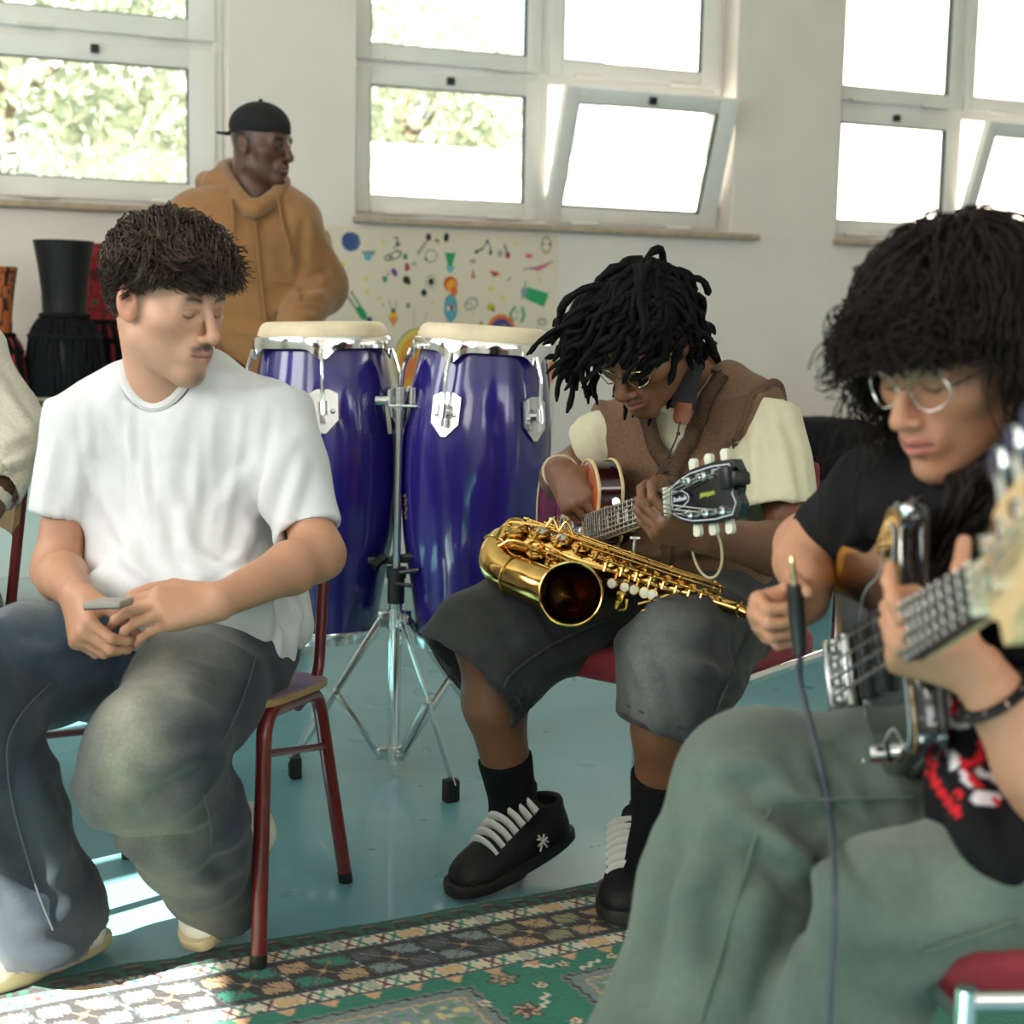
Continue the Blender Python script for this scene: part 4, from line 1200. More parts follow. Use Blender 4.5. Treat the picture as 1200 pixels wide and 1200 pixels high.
# ------------------------------------------------------------------ smooth-surface modelling: distance fields meshed by surface nets
class SDF:
    def __init__(self):
        self.p = []
    def cap(self, a, b, ra, rb=None, k=0.01, op=1, flat=None):
        a, b = np.asarray(a, float), np.asarray(b, float); rb = ra if rb is None else rb
        m = max(ra, rb)
        self.p.append(('cap', (a, b, ra, rb, flat), np.minimum(a, b) - m, np.maximum(a, b) + m, k, op)); return self
    def cone(self, a, b, ra, rb, k=0.004, op=1, flat=None):
        a, b = np.asarray(a, float), np.asarray(b, float); m = max(ra, rb)
        self.p.append(('cone', (a, b, ra, rb, flat), np.minimum(a, b) - m, np.maximum(a, b) + m, k, op)); return self
    def ell(self, c, r, ax=None, k=0.01, op=1):
        c = np.asarray(c, float); r = np.full(3, r, float) if np.ndim(r) == 0 else np.asarray(r, float)
        A = np.eye(3) if ax is None else np.array(ax, float)          # rows are the axes
        m = r.max()
        self.p.append(('ell', (c, r, A), c - m, c + m, k, op)); return self
    def box(self, c, h, ax=None, rr=0.005, k=0.005, op=1):
        c = np.asarray(c, float); h = np.asarray(h, float); A = np.eye(3) if ax is None else np.array(ax, float)
        m = np.linalg.norm(h) + rr
        self.p.append(('box', (c, h, A, rr), c - m, c + m, k, op)); return self
    def half(self, c, n, k=0.004):
        """cut away everything on the side n points to"""
        self.p.append(('half', (np.asarray(c, float), nrm(n)), None, None, k, -1)); return self
    def chain(self, pts, rad, k=0.01, flat=None):
        for i in range(len(pts) - 1):
            self.cap(pts[i], pts[i + 1], rad[i], rad[i + 1], k, 1, flat)
        return self
    @staticmethod
    def _eval(kind, a, X):
        if kind in ('cap', 'cone'):
            p0, p1, ra, rb, flat = a
            d = p1 - p0; L2 = d @ d + 1e-12
            q = X - p0
            t = (q @ d) / L2
            tc = np.clip(t, 0, 1)
            w = q - tc[..., None] * d
            if kind == 'cone':
                w = q - t[..., None] * d
            if flat is not None:
                n, ratio = flat
                n = nrm(n); c = w @ n
                w = w + (c * (1 / ratio - 1))[..., None] * n
            rr = ra + (rb - ra) * tc
            dist = np.sqrt((w * w).sum(-1)) - rr
            if kind == 'cone':
                L = math.sqrt(L2)
                dist = np.maximum(dist, np.maximum(-t, t - 1) * L)
            return dist
        if kind == 'ell':
            c, r, A = a
            q = (X - c) @ A.T
            k0 = np.sqrt(((q / r) ** 2).sum(-1)); k1 = np.sqrt(((q / (r * r)) ** 2).sum(-1)) + 1e-9
            return k0 * (k0 - 1) / k1
        if kind == 'box':
            c, h, A, rr = a
            q = np.abs((X - c) @ A.T) - (h - rr)
            return np.sqrt((np.maximum(q, 0) ** 2).sum(-1)) + np.minimum(q.max(-1), 0) - rr
        c, n = a
        return (c - X) @ n
    def mesh(self, res, smooth=2, off=0.0):
        lo = np.min([p[2] for p in self.p if p[5] > 0], 0) - 2.5 * res
        hi = np.max([p[3] for p in self.p if p[5] > 0], 0) + 2.5 * res
        n = np.ceil((hi - lo) / res).astype(int) + 1
        D = np.full(n, 1e3, np.float32)
        ax = [lo[i] + res * np.arange(n[i]) for i in range(3)]
        for kind, a, b0, b1, k, op in self.p:
            if b0 is None:
                i0, i1 = np.zeros(3, int), n
            else:
                m = k + 3 * res
                i0 = np.clip(np.floor((b0 - m - lo) / res).astype(int), 0, n); i1 = np.clip(np.ceil((b1 + m - lo) / res).astype(int) + 1, 0, n)
            if np.any(i1 <= i0): continue
            X = np.stack(np.meshgrid(ax[0][i0[0]:i1[0]], ax[1][i0[1]:i1[1]], ax[2][i0[2]:i1[2]], indexing='ij'), -1)
            d = self._eval(kind, a, X).astype(np.float32)
            s = D[i0[0]:i1[0], i0[1]:i1[1], i0[2]:i1[2]]
            k = max(k, 1e-5)
            if op > 0:
                h = np.clip(0.5 + 0.5 * (s - d) / k, 0, 1)
                s[...] = s + (d - s) * h - k * h * (1 - h)
            else:
                d = -d
                h = np.clip(0.5 - 0.5 * (s - d) / k, 0, 1)
                s[...] = np.where(s > 100, s, s + (d - s) * h + k * h * (1 - h))
        v, q = surface_nets(D - off if off else D, lo, res)
        for _ in range(smooth):
            v = lap(v, q, 0.5)
        return v, q

def surface_nets(D, lo, res):
    s = D < 0
    c = np.zeros(np.array(D.shape) - 1, np.int8)
    sl = lambda o: tuple(slice(o[i], D.shape[i] - 1 + o[i]) for i in range(3))
    offs = [(i, j, k) for i in (0, 1) for j in (0, 1) for k in (0, 1)]
    for o in offs: c += s[sl(o)]
    act = (c > 0) & (c < 8)
    idx = np.argwhere(act)
    ids = np.full(act.shape, -1, np.int64); ids[act] = np.arange(len(idx))
    vals = np.stack([D[idx[:, 0] + o[0], idx[:, 1] + o[1], idx[:, 2] + o[2]] for o in offs], 1)
    vals = np.clip(vals, -10 * res, 10 * res)
    acc = np.zeros((len(idx), 3)); cnt = np.zeros(len(idx))
    for a in range(8):
        for b in range(a + 1, 8):
            da = np.array(offs[b]) - np.array(offs[a])
            if np.abs(da).sum() != 1: continue
            va, vb = vals[:, a], vals[:, b]
            m = (va < 0) != (vb < 0)
            t = va[m] / (va[m] - vb[m])
            acc[m] += np.array(offs[a]) + t[:, None] * da
            cnt[m] += 1
    v = lo + res * (idx + acc / cnt[:, None])
    quads = []
    for axis in range(3):
        o1, o2 = [(1, 2), (2, 0), (0, 1)][axis]
        a_sl = [slice(None)] * 3; b_sl = [slice(None)] * 3
        a_sl[axis] = slice(0, D.shape[axis] - 1); b_sl[axis] = slice(1, D.shape[axis])
        A_, B_ = s[tuple(a_sl)], s[tuple(b_sl)]
        e = np.argwhere(A_ != B_)
        ok = (e[:, o1] > 0) & (e[:, o2] > 0) & (e[:, o1] < D.shape[o1] - 1) & (e[:, o2] < D.shape[o2] - 1)
        e = e[ok]
        ins = A_[e[:, 0], e[:, 1], e[:, 2]]
        def cell(d1, d2):
            f = e.copy(); f[:, o1] += d1; f[:, o2] += d2
            return ids[f[:, 0], f[:, 1], f[:, 2]]
        q = np.stack([cell(-1, -1), cell(0, -1), cell(0, 0), cell(-1, 0)], 1)
        q[~ins] = q[~ins][:, ::-1]
        quads.append(q)
    q = np.concatenate(quads)
    return v, q[(q >= 0).all(1)]

def lap(v, q, lam):
    n = len(v); acc = np.zeros((n, 3)); cnt = np.zeros(n)
    for i in range(4):
        a, b = q[:, i], q[:, (i + 1) % 4]
        for k in range(3):
            acc[:, k] += np.bincount(a, v[b, k], n) + np.bincount(b, v[a, k], n)
        cnt += np.bincount(a, minlength=n) + np.bincount(b, minlength=n)
    return v + lam * (acc / np.maximum(cnt, 1)[:, None] - v)

def normals(v, q):
    d1, d2 = v[q[:, 2]] - v[q[:, 0]], v[q[:, 3]] - v[q[:, 1]]
    f = np.cross(d1, d2); n = len(v); N_ = np.zeros((n, 3))
    for i in range(4):
        for k in range(3): N_[:, k] += np.bincount(q[:, i], f[:, k], n)
    return N_ / (np.linalg.norm(N_, axis=1)[:, None] + 1e-12)

def seg_dist(v, a, b):
    a, b = np.asarray(a, float), np.asarray(b, float); d = b - a
    t = np.clip((v - a) @ d / (d @ d + 1e-12), 0, 1)
    return np.linalg.norm(v - a - t[:, None] * d, axis=1), t

def first_hit(v, px, py, r=.010, off=.002):
    """point of a vertex cloud that a sight line meets first"""
    d = nrm(_fw + CRT * (px - 600) / FPX - CUP * (py - 600) / FPX)
    w = v - CPOS; t = w @ d
    dd = np.linalg.norm(w - t[:, None] * d, axis=1)
    for k in (r, r * 2, r * 4):
        m = dd < k
        if m.any(): return CPOS + d * (t[m].min() - off)
    return CPOS + d * np.median(t)

def folds(v, q, lst=(), amp=0.0, freq=(12, 12, 12), seed=0, ax=None, iters=1):
    """push cloth in and out: creases along segments (a, b, width, height) and directional ripple"""
    N_ = normals(v, q)
    off = np.zeros(len(v))
    for a, b, w, h in lst:
        pa, pb = np.array(PX(a)), np.array(PX(b))
        pl = [first_hit(v, *(pa + (pb - pa) * t)) for t in np.linspace(0, 1, 6)]      # lay the crease on the cloth itself
        d = np.full(len(v), 9.0); tt = np.zeros(len(v))
        for i in range(5):
            di, ti = seg_dist(v, pl[i], pl[i + 1])
            m = di < d; d[m] = di[m]; tt[m] = (i + ti[m]) / 5
        off += .8 * h * (np.exp(-(d / w) ** 2) - 0.45 * np.exp(-((d - 1.6 * w) / (w * .8)) ** 2)) * np.sin(np.pi * np.clip(tt * .9 + .05, 0, 1)) ** .5
    if amp:
        u = v if ax is None else v @ np.asarray(ax, float).T
        w = u * np.asarray(freq, float) + 50
        warp = vnoise(w * .5, seed + 7) * 1.6
        nn = vnoise(w + warp[:, None], seed)
        off += amp * (1 - 2 * np.abs(2 * nn - 1)) * .6 + amp * .6 * (vnoise(w * 2.1 + 9, seed + 2) - .5)
    v = v + N_ * off[:, None]
    for _ in range(iters): v = lap(v, q, .4)
    return v

def join(parts):
    V, Q, C, n = [], [], [], 0
    for p in parts:
        v, q = p[0], p[1]
        c = p[2] if len(p) > 2 and p[2] is not None else np.ones((len(v), 3)) * .5
        V.append(v); Q.append(q + n); C.append(c); n += len(v)
    return np.concatenate(V), np.concatenate(Q), np.concatenate(C)

def surf(name, parts, material, parent=None):
    v, q, c = join(parts)
    return link(name, fast_mesh(name, v, q, True, c), material, parent)

def col_of(v, c):
    return np.tile(np.asarray(c, float), (len(v), 1))

def mixc(c, k, m):
    return c + (np.asarray(k, float) - c) * np.clip(m, 0, 1)[:, None]

def rim_loop(v, a, b, ra, rb, bins=36, tol=.022):
    """edge of a round opening: the outermost surface points along the cutting capsule"""
    a, b = np.asarray(a, float), np.asarray(b, float); ax = nrm(b - a)
    d, t = seg_dist(v, a, b)
    sel = np.abs(d - (ra + (rb - ra) * t)) < tol
    w = v[sel]; x_, y_, _ = frame_from(ax, (0, 1, 0))
    an = np.arctan2((w - a) @ y_, (w - a) @ x_); h = (w - a) @ ax
    out = []
    for i in range(bins):
        c = -math.pi + 2 * math.pi * (i + .5) / bins
        m = np.abs((an - c + math.pi) % (2 * math.pi) - math.pi) < 1.1 * math.pi / bins
        if m.any():
            j = np.argmax(h[m]); out.append(w[m][j] + ax * .002)
    p = np.array(out)
    for _ in range(2): p = (np.roll(p, 1, 0) + 2 * p + np.roll(p, -1, 0)) / 4
    return np.vstack([p, p[:1]])

def plane_loop(v, c, n, bins=44, tol=.006):
    """loop where a cut plane meets a closed surface"""
    n = nrm(n); w = v[np.abs((v - c) @ n) < tol]
    o = w.mean(0); x_, y_, _ = frame_from(n, (0, 0, 1))
    an = np.arctan2((w - o) @ y_, (w - o) @ x_); r = np.linalg.norm(w - o, axis=1)
    out = []
    for i in range(bins):
        k = -math.pi + 2 * math.pi * (i + .5) / bins
        m = np.abs((an - k + math.pi) % (2 * math.pi) - math.pi) < 1.2 * math.pi / bins
        if m.any(): out.append(w[m][np.argmax(r[m])])
    p = np.array(out)
    for _ in range(2): p = (np.roll(p, 1, 0) + 2 * p + np.roll(p, -1, 0)) / 4
    return np.vstack([p, p[:1]])

def drape_loop(v, c, ax, xd, yd, r0=.055, r1=.120, n=40, rad=.010, lift=.001):
    """ring along the highest ridge of a surface about the neck"""
    ax = nrm(ax); xd = nrm(xd - ax * (np.asarray(xd) @ ax)); yd = nrm(yd - ax * (np.asarray(yd) @ ax))
    w = v - c; h = w @ ax; wx, wy = w @ xd, w @ yd
    out = []
    for t in np.linspace(0, 2 * math.pi, n, endpoint=False):
        best = None
        for r in np.linspace(r0, r1, 14):
            m = np.hypot(wx - r * math.cos(t), wy - r * math.sin(t)) < rad
            if m.any():
                hh = h[m].max()
                if best is None or hh > best[0]: best = (hh, r)
        if best: out.append(c + xd * best[1] * math.cos(t) + yd * best[1] * math.sin(t) + ax * (best[0] + lift))
    p = np.array(out)
    for _ in range(4): p = (np.roll(p, 1, 0) + 2 * p + np.roll(p, -1, 0)) / 4
    return np.vstack([p, p[:1]])

# ------------------------------------------------------------------ hair
def tubes(path, rad, ns=5):
    """path (n, m, 3), rad (n, m): many tapering strands as one quad mesh"""
    n, m, _ = path.shape
    T = np.gradient(path, axis=1); T /= np.linalg.norm(T, axis=2)[..., None] + 1e-9
    ref = np.where(np.abs(T[:, :1, 2:3]) > .9, V3(1, 0, 0), V3(0, 0, 1))
    x = np.cross(ref, T); x /= np.linalg.norm(x, axis=2)[..., None] + 1e-9
    y = np.cross(T, x)
    a = np.arange(ns) * 2 * math.pi / ns
    v = path[:, :, None] + rad[:, :, None, None] * (np.cos(a)[:, None] * x[:, :, None] + np.sin(a)[:, None] * y[:, :, None])
    idx = np.arange(n * m * ns).reshape(n, m, ns)
    q = np.stack([idx[:, :-1], np.roll(idx, -1, 2)[:, :-1], np.roll(idx, -1, 2)[:, 1:], idx[:, 1:]], -1).reshape(-1, 4)
    return v.reshape(-1, 3), q

def sim_locks(P0, N0, L, m, pull, stiff=.35, ctr=None, axr=None, A=None, infl=1.0, curl=0.0, cfreq=3.0, g=None, jitter=.15, lift=1.0, clump=0.0):
    """strands marching from the scalp: they bend toward the pull, and slide round the skull ellipsoid"""
    n = len(P0)
    L = np.broadcast_to(L, (n,)).astype(float)
    pull = np.broadcast_to(pull, (n, 3)).astype(float)
    lift = np.broadcast_to(lift, (n,))[:, None]
    d = N0 * lift + pull * (1 - lift) + g.normal(size=(n, 3)) * jitter; d /= np.linalg.norm(d, axis=1)[:, None] + 1e-9
    p = P0.copy(); path = [p.copy()]
    pull = pull + g.normal(size=(n, 3)) * jitter
    ph = g.uniform(0, 6.28, (n, 1)); w1 = g.normal(size=(n, 3))
    if clump:
        ph = ph * .05 + 14 * vnoise(P0 * clump + 40, 8)[:, None]
        w1 = w1 * .10 + np.stack([vnoise(P0 * clump * .6 + 11 * k, 20 + k) - .5 for k in range(3)], 1) * 2
    w1 /= np.linalg.norm(w1, axis=1)[:, None]
    w2 = np.cross(w1, pull); w2 /= np.linalg.norm(w2, axis=1)[:, None] + 1e-9
    fl = g.uniform(0.0, .10, n) + infl
    for i in range(1, m):
        d = d * (1 - stiff) + pull * stiff; d /= np.linalg.norm(d, axis=1)[:, None] + 1e-9
        p = p + d * (L / (m - 1))[:, None]
        if ctr is not None:
            u = (p - ctr) @ A.T / axr
            r = np.linalg.norm(u, axis=1)
            ins = r < fl
            u2 = np.where(ins[:, None], u / (r[:, None] + 1e-9) * fl[:, None], u)
            p = ctr + (u2 * axr) @ A
        path.append(p.copy())
    path = np.stack(path, 1)
    if curl:
        t = np.linspace(0, 1, m)[None, :, None]
        an = 2 * math.pi * cfreq * t + ph[:, None]
        path = path + curl * np.minimum(t * 3, 1) * (np.sin(an) * w1[:, None] + np.cos(an) * w2[:, None])
    return path

# ------------------------------------------------------------------ people: heads, hands
def head_axes(yaw, pitch, roll=0):
    """yaw 0 faces the camera side, positive to the picture's right; pitch down; rows: person's right, forward, up"""
    y, p, r = R(yaw), R(pitch), R(roll)
    h = V3(math.sin(y), -math.cos(y), 0)
    rt = -V3(math.cos(y), math.sin(y), 0)
    f = h * math.cos(p) - UZ * math.sin(p)
    u = h * math.sin(p) + UZ * math.cos(p)
    u2 = u * math.cos(r) + rt * math.sin(r); rt2 = rt * math.cos(r) - u * math.sin(r)
    return np.array([rt2, f, u2])

def head(ctr, A, neck, skin, lips, brow, hairc, sc=1.0, neck_r=.056, stubble=0.0, moust=0.0, goatee=0.0, eyes_open=False, wide=1.0, nosew=1.0, lipsz=1.0, fade=0.0, res=.0027, jaww=1.0):
    """face and neck in head space (x = person's right, y = forward, z = up)"""
    S = SDF()
    nl = (np.asarray(neck) - ctr) @ A.T / sc
    S.ell((0, -.012, .034), (.0725 * wide, .094, .083), k=.01)
    S.ell((0, .028, -.030), (.060 * wide, .057, .084), k=.03)
    for s in (-1, 1):
        S.cap((s * .047 * wide * jaww, -.002, -.062), (s * .012, .062, -.104), .017, .015, .03)
        S.ell((s * .046 * wide, .048, -.020), (.022, .024, .018), k=.028)
    S.ell((0, .070, -.104), (.019, .015, .013), k=.022)
    S.cap((0, -.03, -.04), nl, neck_r * .96, neck_r * 1.06, .025)
    S.cap((-.034, .073, .020), (.034, .073, .020), .0135, .0135, .02)
    for s in (-1, 1):
        S.ell((s * .031, .096, -.002), (.0165, .016, .0125), k=.016, op=-1)
        S.ell((s * .031, .0715, -.003), (.0145, .0135, .0125), k=.005)
        S.cap((s * .044, .071, .004), (s * .018, .084, .0045), .0045, .0042, .008)      # upper lid fold
    S.cap((0, .086, .012), (0, .109, -.033), .0065, .0098 * nosew, .010)
    S.ell((0, .1085, -.038), (.0105 * nosew, .010, .0085), k=.007)
    for s in (-1, 1):
        S.ell((s * .0135 * nosew, .0985, -.0405), (.0075 * nosew, .0095, .0065), k=.006)
        S.ell((s * .0065 * nosew, .1035, -.0475), (.0032 * nosew, .004, .003), k=.003, op=-1)
    # mouth
    S.ell((0, .078, -.066), (.030, .020, .026), k=.014)
    S.cap((-.021, .084, -.067), (0, .0965, -.0625), .0042 * lipsz, .0062 * lipsz, .005).cap((.021, .084, -.067), (0, .0965, -.0625), .0042 * lipsz, .0062 * lipsz, .005)
    S.cap((-.018, .084, -.0715), (0, .0945, -.0755), .0045 * lipsz, .0070 * lipsz, .005).cap((.018, .084, -.0715), (0, .0945, -.0755), .0045 * lipsz, .0070 * lipsz, .005)
    S.cap((-.023, .090, -.0693), (0, .1045, -.0687), .0022, .0022, .004, -1).cap((.023, .090, -.0693), (0, .1045, -.0687), .0022, .0022, .004, -1)
    S.ell((0, .098, -.0885), (.016, .008, .005), k=.008, op=-1)
    S.cap((0, .1015, -.050), (0, .099, -.057), .0022, .0022, .004, -1)
    for s in (-1, 1):
        ea = np.array([[1, .25 * s, 0], [-.25 * s, 1, .2], [0, -.2, 1]]); ea = np.array([nrm(r_) for r_ in ea])
        S.ell((s * .0755 * wide, -.010, -.006), (.0085, .0195, .031), ea, .008)
        S.ell((s * .0845 * wide, -.005, -.002), (.0075, .0115, .020), ea, .004, -1)
        S.ell((s * .076 * wide, .004, -.010), (.004, .005, .007), ea, .004)
    v, q = S.mesh(res, 1)
    x, y, z = v.T
    c = col_of(v, skin)
    n1 = vnoise(v * 60 + 5, 11) - .5
    c *= (1 + .10 * n1)[:, None]
    front = np.clip((y - .02) / .03, 0, 1)
    red = np.exp(-(((np.abs(x) - .044) / .022) ** 2 + ((z + .03) / .022) ** 2)) * front
    c = mixc(c, np.array(skin) * V3(1.06, .84, .80), .5 * red)
    c = mixc(c, np.array(skin) * V3(1.04, .82, .78), .45 * np.exp(-((x / .014) ** 2 + ((z + .036) / .012) ** 2)) * (y > .08))
    c = mixc(c, np.array(skin) * V3(1.05, .72, .66), .6 * (np.abs(x) > .074 * wide) * (np.abs(z) < .04) * (y < .02))
    c = mixc(c, np.array(skin) * V3(.62, .42, .38), .75 * np.exp(-(((y + .002) / .010) ** 2 + ((z + .004) / .016) ** 2)) * (np.abs(x) > .068 * wide))
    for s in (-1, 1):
        c = mixc(c, np.array(skin) * V3(.72, .60, .56), .55 * np.exp(-(((x * s - .029) / .017) ** 2 + ((z - .001) / .011) ** 2)) * (y > .05))  # eye sockets darkened: shade of the deep-set eyes put into the skin colour
    # beard shadow, moustache, goatee
    if stubble:
        m = np.clip((-.045 - z) / .02, 0, 1) * np.clip((.11 + .0 * z), 0, 1) * 9
        m = np.clip(m, 0, 1) * np.clip((y + .005) / .02, 0, 1) * (z > -.125)
        c = mixc(c, np.array(skin) * .45, stubble * m)
    if moust:
        m = np.exp(-(((z + .0545 + np.abs(x) * .18) / .0058) ** 2) ** 1.5) * np.clip((.027 - np.abs(x)) / .006, 0, 1) * (y > .07)
        c = mixc(c, hairc, moust * m * (.75 + .5 * (vnoise(v * 500, 3))))
    if goatee:
        m = np.exp(-((x / .016) ** 2 + ((z + .106) / .013) ** 2)) * (y > .05)
        c = mixc(c, hairc, goatee * m)
    if fade:
        m = np.clip((z - (-.035)) / .05, 0, 1) * np.clip((.028 - y) / .02, 0, 1) * (np.abs(x) < .1)
        c = mixc(c, np.array(hairc), fade * np.clip(m, 0, 1) * (np.abs(x) < .074 * wide))
    # lips
    lm = np.exp(-(((z + .069) / (.0098 * lipsz)) ** 2) ** 2) * np.clip((.0245 - np.abs(x)) / .006, 0, 1) * (y > .078)
    c = mixc(c, lips, .8 * lm)
    c = mixc(c, np.array(lips) * .25, .9 * np.exp(-((z + .069) / .0016) ** 2) * (np.abs(x) < .023) * (y > .078))
    # brows
    for s in (-1, 1):
        xx = x * s
        arc = .0165 + .0055 * np.sin(np.clip((xx - .012) / .036, 0, 1) * 2.4)
        bm = np.exp(-(((z - arc) / .0046) ** 2)) * np.clip((xx - .010) / .006, 0, 1) * np.clip((.050 - xx) / .010, 0, 1) * (y > .045)
        c = mixc(c, brow, .95 * bm)
        ex, ez = (xx - .031), z + .003
        if eyes_open:
            em = (ex / .0125) ** 2 + (ez / .0060) ** 2 < 1
            c[em & (y > .06)] = (.20, .18, .16)
            im = ((ex - .002 * s) ** 2 + (ez - .0008) ** 2 < .0052 ** 2) & em & (y > .06)
            c[im] = (.02, .012, .008)
            rim = np.abs(np.sqrt((ex / .0128) ** 2 + (ez / .0063) ** 2) - 1) < .16
            c[rim & (y > .06)] = np.array(brow) * .6
        else:
            lash = np.exp(-((ez + .0062 - .35 * ex * ex / .0128) / .0019) ** 2) * np.clip((.0135 - np.abs(ex)) / .003, 0, 1) * (y > .05)
            c = mixc(c, np.array(brow) * .5, .95 * lash)
            crease = np.exp(-((ez - .0075 + 14 * ex * ex) / .0016) ** 2) * (np.abs(ex) < .014) * (y > .05)
            c = mixc(c, np.array(skin) * .45, .6 * crease)
    return np.asarray(ctr) + (v * sc) @ A, q, c

def scalp(n, g, test, ctr, A, sc=1.0, ec=(0, -.012, .036), er=(.0735, .095, .083)):
    """random points on the skull where test(local point) holds, with outward normals (world space)"""
    P_, N_ = [], []
    while len(P_) < n:
        d = g.normal(size=(4000, 3)); d /= np.linalg.norm(d, axis=1)[:, None]
        p = np.array(ec) + d * np.array(er)
        nn = d / np.array(er); nn /= np.linalg.norm(nn, axis=1)[:, None]
        k = test(p)
        P_ += list(p[k]); N_ += list(nn[k])
    P_, N_ = np.array(P_[:n]), np.array(N_[:n])
    return P_, N_, ctr + (P_ * sc) @ A, N_ @ A

def hand(S, wr, d, n, side, curls, thumb, sc=1.0, spread=.06, fat=1.0, pinch=None):
    """palm, four fingers and a thumb: d = wrist to knuckles, n = out of the back of the hand, side 'R' or 'L'"""
    d = nrm(d); n = nrm(n - d * (np.asarray(n) @ d)); l = np.cross(n, d) if side == 'R' else np.cross(d, n)   # l = toward the thumb
    wr = np.asarray(wr, float)
    pt = lambda a, b, c: wr + (d * a + l * b + n * c) * sc
    Kn = [(.086, .027, .000), (.091, .009, .003), (.086, -.010, .002), (.077, -.027, -.002)]
    wb = [(.004, .013), (.002, .004), (.002, -.006), (.004, -.015)]
    for i in range(4):
        S.cap(pt(wb[i][0], wb[i][1], 0), pt(*Kn[i]), .0145 * sc * fat, .0115 * sc * fat, .014)
    S.cap(pt(.02, .012, -.006), pt(.06, .024, -.010), .013 * sc * fat, .011 * sc * fat, .012)
    S.cap(pt(.02, -.016, -.007), pt(.062, -.022, -.007), .012 * sc * fat, .010 * sc * fat, .012)
    seg = [(.042, .026, .021), (.047, .029, .022), (.043, .027, .022), (.034, .021, .019)]
    rad = [(.0092, .0082, .0075, .0062), (.0094, .0084, .0076, .0063), (.0090, .0079, .0071, .0060), (.0080, .0070, .0063, .0054)]
    tips = []
    for i in range(4):
        p = pt(*Kn[i]); an = 0.0; sp = (1.5 - i) * spread
        base = nrm(d + l * sp)
        pts = [p]
        for j in range(3):
            an += curls[i][j]
            dr = base * math.cos(an) - n * math.sin(an)
            p = p + dr * seg[i][j] * sc
            pts.append(p)
        r_ = rad[i]
        for j in range(3):
            S.cap(pts[j], pts[j + 1], r_[j] * sc * fat, r_[j + 1] * sc * fat, .0022 if j else .005)
        for j in (0, 1, 2):
            S.ell(pts[j] + n * .0012, r_[j] * sc * fat * 1.06, k=.003)
        tips.append(pts[-1])
    p = pt(.024, .022, -.006)
    pts = [p]
    for (a, b, c), L in zip(thumb, (.044, .036, .030)):
        p = p + nrm(d * a + l * b + n * c) * L * sc
        pts.append(p)
    S.cap(pts[0], pts[1], .0150 * sc * fat, .0118 * sc * fat, .012)
    S.cap(pts[1], pts[2], .0112 * sc * fat, .0098 * sc * fat, .003)
    S.cap(pts[2], pts[3], .0100 * sc * fat, .0078 * sc * fat, .003)
    return tips, pts

def forearm(S, el, wr, r0=.046, r1=.027, sh=None, ru=.05):
    el, wr = np.asarray(el), np.asarray(wr)
    m = el + (wr - el) * .3
    S.cap(el, m, r0 * .92, r0, .02); S.cap(m, wr, r0, r1, .02)
    if sh is not None:
        S.cap(el, el + (np.asarray(sh) - el) * .75, r0 * .95, ru, .03)

def skin_col(v, base, seed=0, knuckle=None):
    c = col_of(v, base) * (1 + .12 * (vnoise(v * 45 + 3, seed) - .5) + .08 * (vnoise(v * 140, seed + 1) - .5))[:, None]
    return c

SKIN = mat('skin', rough=0.52, attr='Col', sss=0.12, bump=0.08, bscale=400)
DARKSKIN = mat('dark_skin', rough=0.46, attr='Col', bump=0.08, bscale=400)

